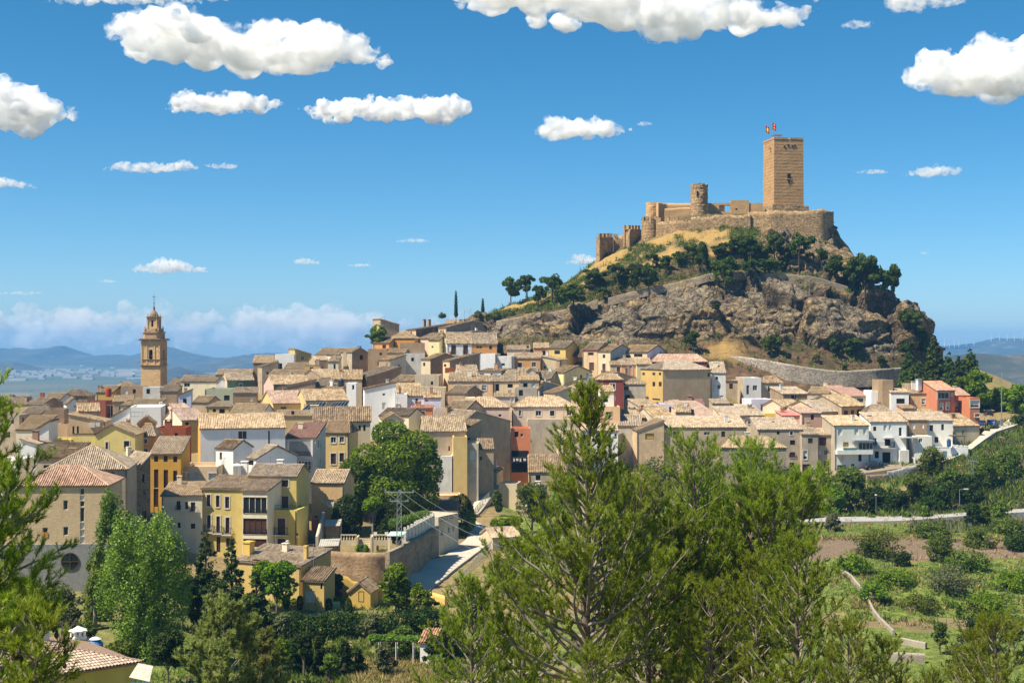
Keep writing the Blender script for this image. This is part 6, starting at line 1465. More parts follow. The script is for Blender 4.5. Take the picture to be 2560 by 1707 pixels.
stretch('stone_wall','grey concrete block wall under the street of white houses',[(2221,1178,283),(2240,1175,283.5),(2270,1167,284),(2298,1161,285)],.5,masonry('block_grey',(.36,.35,.33),(.30,.29,.28),(.42,.41,.39),.45),seed=54,jag=.03,foot=3.9)
stretch('stone_wall','old reddish stone bank wall left of the concrete block wall',[(2168,1188,281.5),(2195,1186,282),(2220,1184,282.6)],.5,masonry('bank_red',(.33,.25,.18),(.24,.15,.10),(.42,.35,.27),.5),seed=55,jag=.15,foot=3.0)
PW=plain('pale_wall',(.33,.285,.225),.9)
stretch('stone_wall','pale ruined wall at the bend in the terraced field',[(2252,1556,175),(2326,1560,172)],.4,PW,seed=56,jag=.02,foot=1.5,grnd=.9)
stretch('stone_wall','pale low wall below the ruined wall in the field',[(2226,1592,167),(2330,1574,166)],.4,PW,seed=57,jag=.03,foot=2.2,grnd=1.2)
stretch('stone_wall','thin pale wall running down the field into the pines',[(2085,1452,208),(2150,1475,198),(2250,1540,176)],.3,PW,seed=58,jag=.02,foot=.9,grnd=.7)
stretch('stone_wall','brick edged wall of the promenade slope',[(2412,1125,297),(2436,1106,302),(2458,1086,309)],.4,STONE1,seed=59,jag=.03,foot=1.2)
# white pillar fence
e=empty('pillar_fence',P(1012,1352,195),'white fence of concrete pillars on the road wall','fence');WP=plain('pillar_white',(.66,.62,.55),.85)
A,B=P(1012,1352,195)-Vector(e.location),P(1084,1312,213)-Vector(e.location)
for i in range(10):
    p=A.lerp(B,i/9);k=MB();k.box(p.x-.16,p.y-.16,p.z-.6,p.x+.16,p.y+.16,p.z+1.9);k.build('pillar',WP,e)
    if i<9:
        q=A.lerp(B,(i+.5)/9);d=(B-A).normalized();n_=Vector((-d.y,d.x,0)).normalized()*.05;k=MB()
        a_,b_=A.lerp(B,i/9),A.lerp(B,(i+1)/9)
        k.prism([tuple((a_+d*.17+n_).xy),tuple((b_-d*.17+n_).xy),tuple((b_-d*.17-n_).xy),tuple((a_+d*.17-n_).xy)],q.z-.5,q.z+1.5);k.build('panel',WP,e)
# railings along roads
def post_rail(label,pts,hgt=1.0,step=2.0,mat=STEEL,name='road_railing'):
    W=[P(*p) for p in pts];e=empty(name,W[0],label,'railing')
    L=[0];
    for a_,b_ in zip(W[:-1],W[1:]):L.append(L[-1]+(b_-a_).length)
    def at(d):
        for i in range(len(W)-1):
            if d <= L[i+1]+1e-6:return W[i].lerp(W[i+1],(d-L[i])/(L[i+1]-L[i]))
        return W[-1]
    n=int(L[-1]/step);k=MB();pr=None
    bars=MB()
    for i in range(n+1):
        p=at(L[-1]*i/n)-W[0];q=MB();q.tube(p,p+Vector((0,0,hgt)),.045,n=5);q.build('post',mat,e)
        if pr is not None:
            for z in (hgt,.15):k.tube(pr+Vector((0,0,z)),p+Vector((0,0,z)),.035,n=4)
            for j in range(1,9):
                b_=pr.lerp(p,j/9);bars.tube(b_+Vector((0,0,.15)),b_+Vector((0,0,hgt)),.012,n=3)
        pr=p
    k.build('rail',mat,e);bars.build('bars',mat,e)
post_rail('grey railing with thin bars along the lower road',[(1120,1490,189),(1160,1448,201),(1205,1396,216),(1245,1348,235)],1.1)
post_rail('grey railing along the edge of the upper road',[(1188,1284,249),(1206,1262,255),(1228,1240,261),(1245,1224,267)],1.1)
# ---------------------------------------------------------------- pylons, cables, lamps
def lattice(px,yt,yb,D,wb,wt,label,arms,name='power_pylon',mat=STEEL):
    c=P(px,yb,D);H_=(yb-yt)/F*D;e=empty(name,c,label,'pylon');k=MB();n=int(H_/.9)
    for sx_,sy_ in ((-1,-1),(1,-1),(1,1),(-1,1)):k.tube((sx_*wb/2,sy_*wb/2,0),(sx_*wt/2,sy_*wt/2,H_),.05,n=4)
    k.build('leg_frame',mat,e);k=MB()
    for i in range(n):
        z0,z1=H_*i/n,H_*(i+1)/n;w0,w1=(wb+(wt-wb)*i/n)/2,(wb+(wt-wb)*(i+1)/n)/2
        for r_ in range(4):
            ca,sa=math.cos(r_*math.pi/2),math.sin(r_*math.pi/2);s_=1 if i % 2 else -1
            a_,b_=(-w0*s_,-w0),(w1*s_,-w1);k.tube((a_[0]*ca-a_[1]*sa,a_[0]*sa+a_[1]*ca,z0),(b_[0]*ca-b_[1]*sa,b_[0]*sa+b_[1]*ca,z1),.03,n=3)
    k.build('bracing',mat,e)
    for (z,L) in arms:
        k=MB();k.box(-L/2,-.08,H_-z-.08,L/2,.08,H_-z+.08);k.build('cross_arm',mat,e)
        for x in (-L/2+.1,0,L/2-.1):
            k=MB();k.lathe((x,0,H_-z+.09),[(.05,0),(.1,.06),(.05,.12),(.1,.18),(.05,.24)],6);k.build('insulator',DOORN,e)
    return e,c,H_
pe,pc,pH=lattice(998,1230,1428,191,.75,.5,'steel lattice power pylon on an ochre base beside the road',[(0,4.0),(1.2,2.6)])
k=MB();k.box(-.62,-.62,-2.6,.62,.62,.05);k.build('base',wallmat('ochrepale'),pe)
lattice(2431,1152,1268,270,.5,.3,'thin lattice pylon on the right hillside',[(0,1.8)])
def cable(a,b_,sag,label,r=.013):
    a,b_=Vector(a),Vector(b_);k=MB();n=14;pts=[]
    for i in range(n+1):
        f=i/n;p=a.lerp(b_,f);p.z -= sag*4*f*(1-f);pts.append(p-a)
    k.path(pts,[r]*(n+1),4);o=k.build('power_cable',plain('cable_grey',(.36,.36,.36),.5),None,a);tag(o,label,'cable','power cables')
top=pc+Vector((0,0,pH+.3))
cable(top+Vector((-1.9,0,0)),P(1330,1440,120),1.0,'power cable from the left end of the pylon arm to the pines')
cable(top+Vector((0,0,0)),P(1360,1400,120),1.0,'power cable from the middle of the pylon arm to the pines')
cable(top+Vector((1.9,0,0)),P(1380,1370,120),1.0,'power cable from the right end of the pylon arm to the pines')
cable(P(786,1235,214),P(936,1312,214),.8,'pale cable from the peach house down to the garden')
cable(P(1127,1148,258),P(1245,1182,268),.7,'dark cable looping across the sandy house front')
for y_,l_ in ((0,'upper'),(6,'lower')):cable(P(300,1016+y_,285),P(505,1044+y_,285),.6,l_+' thin wire in front of the glass block house')
def lamp(px,yt,yb,D,label,kind='lantern'):
    c=P(px,yb,D);H_=(yb-yt)/F*D;e=empty('street_lamp',c,label,'street lamp');k=MB()
    if kind=='lantern':
        k.tube((0,0,-.5),(0,0,H_-.75),.07,.05,6);k.build('pole',IRON,e)
        k=MB();k.lathe((0,0,H_-.75),[(.08,0),(.2,.45),(.21,.46)],6);k.build('lantern',plain('lamp_glass',(.6,.58,.5),.3),e)
        k=MB();k.lathe((0,0,H_-.29),[(.25,0),(.1,.2),(.02,.32)],6);k.build('cap',IRON,e)
    elif kind=='globe':
        k.tube((0,0,-.5),(0,0,H_-.3),.05,.04,6);k.build('pole',STEEL,e);k=MB();k.lathe((0,0,H_-.3),[(.05,0),(.24,.12),(.24,.24),(.02,.3)],8);k.build('lamp_head',FRW,e)
    else:
        k.tube((0,0,-.5),(0,0,H_),.07,.05,6);k.tube((0,0,H_),(1.0,0,H_+.1),.045,n=5);k.build('pole',STEEL,e);k=MB();k.box(.8,-.16,H_-.02,1.6,.16,H_+.16);k.build('lamp_head',FRW,e)
lamp(1222,1180,1240,264,'black lantern lamp post beside the parked black car')
lamp(2399,1223,1281,258,'grey arm lamp beside the valley path','arm')
lamp(2190,1235,1300,256,'lamp post half hidden by the big trees under the white houses','globe')
lamp(1161,775,800,408,'lamp with flat head beside the crest cypress','globe');lamp(1175,771,800,408,'slender lamp post right of the flat headed crest lamp','globe')
lamp(1458,648,690,424,'lamp post on the bare slope left of the castle','globe');lamp(1862,566,582,408,'small lamp post in front of the plain castle wall','globe')
lamp(719,1350,1382,196,'white globe lamp in front of the stone ground floor','globe')
lamp(743,1332,1385,198,'blue grey lantern post at the corner of the yellow building')
e=empty('mast',P(2504,1060,318),'tall thin steel mast at the right promenade','mast');k=MB();H_=(1060-930)/F*318;k.tube((0,0,-.5),(0,0,H_),.14,.05,6);k.build('pole',STEEL,e)
k=MB();k.box(-.3,-.3,-.5,.3,.3,1.2);k.build('base',plain('mast_base',(.2,.2,.2),.8),e)
# ---------------------------------------------------------------- cars
def car(px,py,D,head,col,label):
    c=P(px,py,D);e=empty('parked_car',c,label,'car','parked cars',math.radians(head))
    pm=plain('paint_'+col,dict(black=(.012,.013,.016),navy=(.02,.035,.09),blue=(.06,.17,.45),grey=(.12,.125,.13),darkgrey=(.03,.034,.04))[col],.25,0,.6)
    L,W_=4.25,1.72;hw=W_/2
    prof=[(-2.12,.32),(-2.1,.72),(-1.95,.92),(-1.7,.96),(-1.15,1.40),(-.4,1.46),(.25,1.42),(1.0,.95),(1.75,.82),(2.05,.66),(2.12,.34)]
    k=MB();n=len(prof)
    def ring(y,ins):return [(x*(1-.02*ins),y,z if z<.97 else z-.01*ins) for x,z in prof]
    rings=[(-hw,1),(-hw+.06,0),(hw-.06,0),(hw,1)]
    vs=[]
    for y,ins in rings:
        vs.append([(x,(y if z<.97 else y*.80),z) for x,_,z in ring(y,ins)])
    for a_,b_ in zip(vs[:-1],vs[1:]):
        for i in range(n):k.face([a_[i],a_[(i+1) % n],b_[(i+1) % n],b_[i]])
    k.face(vs[0]);k.face(vs[-1][::-1]);k.build('body',pm,e)
    g=MB();yw=hw*.80+.012
    for s_ in (-1,1):
        g.face([(-1.42,s_*(hw-.05),.98),(-1.05,s_*yw,1.36),(-.35,s_*yw,1.40),(-.35,s_*(hw-.05),.98)]);g.face([(-.25,s_*(hw-.05),.98),(-.25,s_*yw,1.40),(.2,s_*yw,1.37),(.82,s_*(hw-.05),.99)])
    g.face([(.32,-hw*.76,1.40),(.32,hw*.76,1.40),(1.0,hw*.84,.98),(1.0,-hw*.84,.98)]);g.face([(-1.20,-hw*.76,1.39),(-1.20,hw*.76,1.39),(-1.70,hw*.84,1.0),(-1.70,-hw*.84,1.0)])
    g.build('window',GLASS,e)
    for x in (-1.3,1.3):
        for s_ in (-1,1):
            w_=MB();w_.tube((x,s_*(hw-.18),.31),(x,s_*(hw+.02),.31),.31,n=14);wh=w_.build('wheel',IRON,e)
            r_=MB();r_.tube((x,s_*(hw+.021),.31),(x,s_*(hw+.035),.31),.19,n=10);r_.build('rim',STEEL,wh)
    for s_ in (-1,1):
        q=MB();q.box(2.03,s_*.62-.18,.58,2.10,s_*.62+.18,.72);q.build('headlight',FRW,e)
        q=MB();q.box(-2.13,s_*.66-.12,.70,-2.06,s_*.66+.12,.84);q.build('tail_light',RED,e)
    q=MB();q.box(2.10,-.26,.42,2.14,.26,.53);q.build('number_plate',FRW,e)
    return e
car(1192,1231,265,-12,'black','black hatchback parked at the bend of the upper road')
car(2184,1174,286.5,14,'darkgrey','dark saloon car parked under the white houses')
car(2034,1191,284,8,'navy','dark blue car half hidden at the tan houses')
car(2481,1064,316,60,'blue','bright blue car on the promenade');car(2455,1066,313,70,'navy','dark car beside the end of the sandy barn');car(2471,1040,330,80,'black','black car parked highest by the orange annex')
car(385,1306,196,70,'grey','grey car in the lane beside the tall ochre house')
# ---------------------------------------------------------------- garden furniture
def lean_to(px0,px1,yt,yb,D,label):
    A,B=P(px0,yb,D),P(px1,yb-2,D+.6);dd=Vector((0,2.2,.7));c=A;e=empty('lean_to',c-Vector((0,0,2.0)),label,'lean-to');z0=Vector((0,0,2.0))
    k=MB();n=18
    for i in range(n):
        p,q=(B-A)*(i/n),(B-A)*((i+1)/n);up=Vector((0,0,.05 if i % 2 else 0));up2=Vector((0,0,0 if i % 2 else .05))
        k.face([p+up+z0,q+up2+z0,q+up2+dd+z0,p+up+dd+z0])
    k.build('roof',plain('corrugated',(.40,.38,.33),.8),e)
    k=MB();k.box(0,1.9,0,(B-A).length,2.1,2.6);k.build('back_wall',wallmat('brownpale'),e)
    for f in (0.05,.95):
        p=(B-A)*f;k=MB();k.tube((p.x,p.y+.1,0),(p.x,p.y+.1,2.0),.05,n=5);k.build('post',FRB,e)
lean_to(810,850,1300,1316,205,'corrugated lean-to roof beside the peach house');lean_to(796,846,1354,1366,192,'corrugated shed roof in the terrace corner')
e=empty('garden_table',P(990,1368,192),'pale green garden table roof by the road wall','shelter');k=MB();slab(k,[(-1.2,-.8,1.7),(1.1,-.8,1.7),(1.4,.8,2.1),(-.8,.8,2.1)],.06);k.build('top',plain('pale_green',(.42,.55,.48),.7),e)
for x in (-.9,1.0):k=MB();k.box(x-.12,-.7,-.3,x+.12,-.5,1.65);k.build('leg',wallmat('cream'),e)
def baluster(px0,px1,y,D,label):
    A=P(px0,y,D);L=(px1-px0)/F*D;e=empty('balustrade',A,label,'balustrade');k=MB();k.box(0,-.12,.8,L,.12,.95);k.box(0,-.12,-.6,L,.12,.12);k.build('rail',wallmat('sandwall'),e)
    for i in range(int(L/.4)+1):q=MB();q.lathe((i*.4+.06,0,.12),[(.08,0),(.11,.2),(.06,.4),(.09,.68)],6);q.build('baluster',wallmat('sandwall'),e)
baluster(852,892,1352,199,'left balustrade of the garden terrace');baluster(926,980,1352,199,'right balustrade of the garden terrace')
e=empty('garden_steps',P(895,1376,196),'tan garden steps between the two balustrades','steps');k=MB()
for i in range(6):k.box(0,i*.35,-1,1.7,(i+1)*.35-.003,.2+i*.22)
k.build('tread',wallmat('sandwall'),e)
for x in (-.25,1.75):k=MB();k.box(x,-.1,-1,x+.22,2.2,1.9);k.build('side_wall',wallmat('sandwall'),e)
for i,(px,l_) in enumerate(((938,'white plastic garden chair on the left of the terrace table'),(966,'white plastic garden chair right of the terrace table'))):
    e=empty('garden_chair',P(px,1346,203),l_,'chair','garden chairs');k=MB();k.box(-.25,-.25,.42,.25,.25,.47);k.build('seat',FRW,e);k=MB();k.box(-.25,.2,.47,.25,.25,.95);k.build('backrest',FRW,e)
    for x in (-.22,.22):
        for y in (-.22,.22):k=MB();k.box(x-.03,y-.03,-.3,x+.03,y+.03,.42);k.build('leg',FRW,e)
e=empty('sun_shade',P(592,1163,207),'white parasol on the roof terrace of the yellow house','parasol');k=MB();k.lathe((0,0,0),[(.82,0),(.45,.2),(.03,.32)],10);k.build('canopy',FRW,e);k=MB();k.tube((0,0,-1.9),(0,0,.3),.025,n=5);k.build('pole',STEEL,e)
# farmhouse chimneys and yard
h=ROOTS['farm']
for (px,yt,yf,w_) in ((622,1352,1384,1.0),(765,1363,1400,.45)):
    p,q=h['mid'](px,yf,.35),h['mid'](px,yt,.35);k=MB();k.box(p.x-w_/2,p.y-w_/2,p.z-1.5,p.x+w_/2,p.y+w_/2,q.z-.2);k.box(p.x-w_*.6,p.y-w_*.6,q.z-.19,p.x+w_*.6,p.y+w_*.6,q.z);k.build('chimney',wallmat('yellowdark'),h['root'])
# ---------------------------------------------------------------- near house at the lower left, tile by tile
za=-(1655-HY)/F*97.0;xa=(355-CX)/F*97.0;yaw=math.radians(40)
d_,n_=Vector((math.cos(yaw),math.sin(yaw),0)),Vector((-math.sin(yaw),math.cos(yaw),0))
org=Vector((xa,97.0,za))
e=empty('house',org+Vector((0,0,-4.5)),'near yellow house at the lower left corner with clay pan tiles','house','houses of the old town',yaw)
WL,WD=22.0,12.0;rise=1.45
k=MB();k.box(-WL+.35,.35,-2,-.35,WD-.35,4.45);k.build('wall',wallmat('yellow'),e)
k=MB();slab(k,[(-WL,0,4.5),(0,0,4.5),(-WD/2,WD/2,4.5+rise),(-WL,WD/2,4.5+rise)],.12);slab(k,[(0,0,4.5),(0,WD,4.5),(-WD/2,WD/2,4.5+rise)],.12);slab(k,[(0,WD,4.5),(-WL,WD,4.5),(-WL,WD/2,4.5+rise),(-WD/2,WD/2,4.5+rise)],.12)
rf=k.build('roof',plain('roof_deck',(.30,.2,.13),.9),e)
tp,tr=0.245,0.40
k=MB();npf=6
for i in range(npf):
    a0,a1=math.pi*i/npf,math.pi*(i+1)/npf
    f=lambda a_,s_,r_,z_:(-r_*math.cos(a_),s_,z_+r_*.62*math.sin(a_))
    k.face([f(a0,0,.115,.055),f(a1,0,.115,.055),f(a1,.46,.10,.0),f(a0,.46,.10,.0)]);k.face([f(a0,0,.115,.055),f(a0,0,.085,.05),f(a1,0,.085,.05),f(a1,0,.115,.055)])
m,ns,ls,b=nodes_of('near_tile');oi=ns.new('ShaderNodeObjectInfo');tc=ns.new('ShaderNodeTexCoord')
n1=N(ns,'ShaderNodeTexNoise',Scale=6.0,Detail=4.0);ls.new(tc.outputs['Object'],n1.inputs['Vector'])
c1=ramp(ns,ls,oi.outputs['Random'],[(0.0,(.42,.29,.21)),(0.5,(.54,.41,.31)),(1.0,(.60,.48,.38))]);ls.new(mixc(ns,ls,ramp(ns,ls,n1.outputs[0],[(.45,0.0),(.75,.6)]),c1,(.22,.16,.12)),b.inputs['Base Color']);b.inputs['Roughness'].default_value=.9
tile0=k.build('tile',m,rf);tme=tile0.data;bpy.data.objects.remove(tile0)
ang=math.atan2(rise,WD/2);acc_v,acc_f=[],[];cnt=0
slots=[]
for i in range(int(WL/tp)):
    for j in range(int((WD/2)/math.cos(ang)/tr)):
        u,s_=-(i+.5)*tp,j*tr
        y=s_*math.cos(ang)
        if -u<y+.12:continue
        slots.append((u,y,4.5+s_*math.sin(ang),s_))
slots.sort(key=lambda q:(q[0]<-17.5,-q[0]*.2+q[1]*.9))
bvs=np.array([v.co[:] for v in tme.vertices]);bfs=[tuple(p.vertices) for p in tme.polygons]
for q,(u,y,z,s_) in enumerate(slots):
    M=Matrix.Translation((u+R.uniform(-.012,.012),y,z+.035)) @ Matrix.Rotation(ang,4,'X') @ Matrix.Rotation(R.uniform(-.03,.03),4,'Z')
    if q<300:
        o=bpy.data.objects.new('tile',tme);link(o,rf);o.matrix_local=M
    else:
        b0=len(acc_v);acc_v+=[tuple(M @ Vector(v)) for v in bvs];acc_f+=[tuple(b0+i for i in f) for f in bfs]
me=bpy.data.meshes.new('roof_tiles');me.from_pydata(acc_v,[],acc_f);me.materials.append(tilemat('pink'));o=link(bpy.data.objects.new('roof_tiles',me),rf);o['kind']='stuff'
k=MB();nh=20
for i in range(nh):
    p,q=Vector((0,0,4.58)).lerp(Vector((-WD/2,WD/2,4.58+rise)),i/nh),Vector((0,0,4.58)).lerp(Vector((-WD/2,WD/2,4.58+rise)),(i+1.12)/nh);k.tube(p,q,.13,.10,6)
k.build('hip_tiles',tilemat('pink'),e)
def near_chimney(px,yt,yb,D,w_,cap,label=None):
    p=P(px,yb,D);H_=(yb-yt)/F*D;q=p-Vector(e.location);q=Vector((q.x*math.cos(yaw)+q.y*math.sin(yaw),-q.x*math.sin(yaw)+q.y*math.cos(yaw),q.z));k=MB();hw=w_/2
    k.box(q.x-hw,q.y-hw,q.z-1.2,q.x+hw,q.y+hw,q.z+H_-.75)
    for ux in (-1,0,1):
        for uy in (-1,1):k.box(q.x+ux*hw*.75-.07,q.y+uy*hw*.75-.07,q.z+H_-.75,q.x+ux*hw*.75+.07,q.y+uy*hw*.75+.07,q.z+H_-.4)
    k.box(q.x-hw*1.1,q.y-hw*1.1,q.z+H_-.4,q.x+hw*1.1,q.y+hw*1.1,q.z+H_-.3);ch_=k.build('chimney',wallmat('white'),e)
    k=MB();k.lathe((q.x,q.y,q.z+H_-.3),[(hw*1.5,0),(.02,.32)],4);k.build('cap',wallmat('terracotta') if cap else wallmat('white'),ch_)
near_chimney(108,1551,1612,99.5,.66,True);near_chimney(195,1564,1615,104,.95,False)
e=empty('awning',P(357,1707,93),'blue and white awning beside the near yellow house','awning');k=MB();slab(k,[(-.75,-.6,.55),(.6,-.6,.25),(.45,.9,.95),(-.55,.9,1.15)],.05);k.build('canopy',plain('awning_cream',(.55,.50,.42),.8),e)
k=MB();k.box(-.72,-.62,-1.2,.62,-.56,.2);k.build('front_sheet',plain('awning_blue',(.03,.13,.45),.7),e)
e=empty('water_tank',P(238,1625,104),'blue covered tank behind the near white chimney','tank');k=MB();k.lathe((0,0,-1),[(.55,0),(.58,.5),(.58,1.5),(.4,1.75),(.1,1.85)],14);k.build('barrel',plain('tank_blue',(.05,.19,.42),.6),e);k=MB();k.lathe((0,0,.85),[(.46,0),(.2,.14),(.02,.16)],12);k.build('lid',FRW,e)
# terrace barrel and red tank
def barrel(px,py,D,r_,hh,col,label):
    e=empty('water_tank',P(px,py,D),label,'tank');k=MB();k.lathe((0,0,0),[(r_*.95,0),(r_,.2),(r_,hh-.2),(r_*.8,hh)],12);k.build('barrel',col,e);k=MB();k.lathe((0,0,hh),[(r_*.5,0),(r_*.45,.12),(.02,.14)],10);k.build('lid',IRON,e)
barrel(2372,1116,292,.45,1.5,plain('barrel_blue',(.03,.10,.30),.5),'dark blue barrel on the white terrace');barrel(271,992,352,.75,2.1,wallmat('red'),'red water tank on the roofs left of the church');barrel(853,966,326,.8,1.7,plain('tank_black',(.03,.035,.04),.5),'dark round tank beside the white roof room')
# pergola posts with table under the vine by the hut
e=empty('pergola',P(985,1655,146),'vine pergola on white posts beside the garden hut','pergola')
for x in (-1.6,0.2,2.0):
    for y in (0,2.2):k=MB();k.tube((x,y,-.5),(x,y,2.1),.06,n=6);k.build('post',FRW,e)
k=MB()
for i in range(8):k.tube((-1.9,i*.32,2.13),(2.4,i*.32,2.13),.03,n=4)
k.build('slat_frame',FRB,e)
k=MB();k.box(-1.2,.6,.3,.4,1.4,.38);k.build('bench_board',FRB,e)
# ---------------------------------------------------------------- vegetation
def leafmat(name,dark,light,trans=0.3,rough=0.6,spec=0.12):
    m=bpy.data.materials.new(name);m.use_nodes=True;ns,ls=m.node_tree.nodes,m.node_tree.links
    b=ns['Principled BSDF'];out=ns['Material Output']
    at=ns.new('ShaderNodeAttribute');at.attribute_name='tint';oi=ns.new('ShaderNodeObjectInfo')
    c=mixc(ns,ls,at.outputs['Fac'],dark,light)
    hv=ns.new('ShaderNodeHueSaturation');ls.new(c,hv.inputs['Color'])
    ls.new(math_(ns,ls,'ADD',math_(ns,ls,'MULTIPLY',oi.outputs['Random'],.03),.488),hv.inputs['Hue'])
    ls.new(math_(ns,ls,'ADD',math_(ns,ls,'MULTIPLY',oi.outputs['Random'],.4),.8),hv.inputs['Value'])
    ls.new(hv.outputs[0],b.inputs['Base Color']);b.inputs['Roughness'].default_value=rough;b.inputs['Specular IOR Level'].default_value=spec
    t=ns.new('ShaderNodeBsdfTranslucent');ls.new(hv.outputs[0],t.inputs[0]);mx=ns.new('ShaderNodeMixShader');mx.inputs[0].default_value=trans
    ls.new(b.outputs[0],mx.inputs[1]);ls.new(t.outputs[0],mx.inputs[2]);ls.new(mx.outputs[0],out.inputs['Surface'])
    MATS[name]=m;return m
LF=dict(big=leafmat('leaf_big',(.050,.088,.003),(.25,.31,.012),.42),bright=leafmat('leaf_bright',(.075,.14,.006),(.25,.35,.02),.42),poplar=leafmat('leaf_poplar',(.06,.115,.008),(.22,.29,.035),.4,.45,.35),
  poplarpale=leafmat('leaf_poplar_pale',(.09,.155,.010),(.30,.37,.05),.4,.45,.35),pine=leafmat('leaf_pine_far',(.034,.064,.010),(.14,.18,.03),.38),conifer=leafmat('leaf_conifer',(.022,.040,.010),(.095,.13,.026),.3),
  shrub=leafmat('leaf_shrub',(.05,.085,.010),(.20,.25,.035),.38),olive=leafmat('leaf_olive',(.085,.10,.04),(.22,.235,.10),.35),hedge=leafmat('leaf_hedge',(.014,.030,.005),(.065,.105,.014),.25),
  vine=leafmat('leaf_vine',(.07,.14,.012),(.22,.32,.05),.4),purple=leafmat('leaf_purple',(.06,.02,.035),(.16,.07,.10),.3),dry=leafmat('leaf_dry',(.20,.13,.055),(.42,.30,.13),.3),grassg=leafmat('grass_green',(.10,.17,.02),(.28,.34,.07),.4),
  needle=leafmat('needle_near',(.13,.20,.010),(.42,.47,.045),.6,.5,.4),needleolive=leafmat('needle_olive',(.17,.20,.05),(.42,.43,.13),.55),grassd=leafmat('grass_dry',(.22,.16,.06),(.46,.35,.15),.3),orange=leafmat('leaf_citrus',(.02,.055,.01),(.08,.14,.025),.3))
BARK=plain('bark',(.16,.12,.09),.95);BARKG=plain('bark_grey',(.24,.205,.17),.95);BARKD=plain('bark_dark',(.075,.058,.045),.95)

def leaves(lobes,n,size,r,gap=0.42,freq=1.0,up=0.35,elong=1.0,shell=0.5,seed=0):
    """small leaf faces through the volume of ellipsoid lobes [(x,y,z,rx,ry,rz)]; gaps come from noise"""
    lb=np.array(lobes,float);vol=(lb[:,3]*lb[:,4]*lb[:,5])**.75;pr=vol/vol.sum()
    k=r.choice(len(lb),int(n*1.9),p=pr);d=r.normal(size=(len(k),3));d /= np.linalg.norm(d,axis=1,keepdims=True)
    rad=shell+(1-shell)*r.random(len(k))**.6
    rad *= 0.86+0.28*fbm(d*2.3+lb[k,:3]*.7,3,seed)
    p=lb[k,:3]+d*lb[k,3:]*rad[:,None]
    keep=fbm(p*freq,3,seed+5)>gap
    p,d=p[keep][:n],d[keep][:n];n=len(p)
    nrm=d*.75+r.normal(size=(n,3))*.75+np.array((0,0,up));nrm /= np.linalg.norm(nrm,axis=1,keepdims=True)
    u=np.cross(nrm,r.normal(size=(n,3)));u /= np.linalg.norm(u,axis=1,keepdims=True);v=np.cross(nrm,u)
    s=size*r.uniform(.6,1.35,n)[:,None]
    V=np.stack([p+u*s*elong*1.15,p-u*s*.5+v*s*.75,p-u*s*.5-v*s*.75],1).reshape(-1,3)
    F_=np.arange(3*n).reshape(n,3)
    tint=np.clip(fbm(p*freq*1.3,2,seed+8)*.9+r.normal(size=n)*.22-.0,0,1).repeat(3)
    return V,F_,tint

def trunk_mesh(name,mat,root,base_r,h,limbs,seed,lean=(0,0)):
    rr=random.Random(seed);k=MB();pts=[Vector((0,0,-1.0))];n=5
    for i in range(1,n+1):pts.append(Vector((lean[0]*i/n+rr.uniform(-.06,.06)*h*.12,lean[1]*i/n+rr.uniform(-.06,.06)*h*.12,h*i/n)))
    k.path(pts,[base_r*(1.15-.75*i/n) for i in range(n+1)],7)
    for t in limbs:
        f=rr.uniform(.35,.85);a=pts[int(f*n)];b_=Vector(t);m_=a.lerp(b_,.5)+Vector((0,0,-.08*(b_-a).length))
        k.path([a,m_,b_],[base_r*.5,base_r*.32,base_r*.12],5)
    return k.build(name,mat,root)

def tree(label,base,lobes,n,size,mat,trunk=(.25,3.0),cat='tree',name='tree',group=None,bark=None,seed=1,gap=.42,freq=.9,up=.35,elong=1.0,shell=.5,limbs=True):
    e=empty(name,base,label,cat,group);r=np.random.default_rng(seed)
    if trunk:trunk_mesh('trunk',bark or BARK,e,trunk[0],trunk[1],[l[:3] for l in lobes[:9]] if limbs else [],seed)
    V,F_,t=leaves(lobes,n,size,r,gap,freq,up,elong,shell,seed)
    np_mesh('crown' if cat=='tree' else 'foliage',V,F_,mat,e,attr={'tint':t});return e
def lobes_in(w,h,z0,n,r,top=1.0,flat=.8):
    """clumps filling a crown of width w and height h starting at z0"""
    L=[]
    for i in range(n):
        f=(i+.5)/n;z=z0+h*(f*.84+.08);ww=w/2*math.sin(math.pi*min(1,(.18+.82*f)**.8))**.6*(1 if f<.8 else top)
        a=i*2.4+r.uniform(-.4,.4);q=ww*r.uniform(.25,.62);s=max(w*.16,(w/2-q)*r.uniform(.55,.8))
        L.append((q*math.cos(a),q*math.sin(a),z,s*r.uniform(.8,1.2),s,s*flat*r.uniform(.7,1.1)))
        if i % 2:L.append((w*r.uniform(-.5,.5),w*r.uniform(-.4,.4),z0+h*r.uniform(.2,1.0)*(1-.3*f),w*r.uniform(.09,.16),w*.12,h*r.uniform(.06,.14)))
    return L
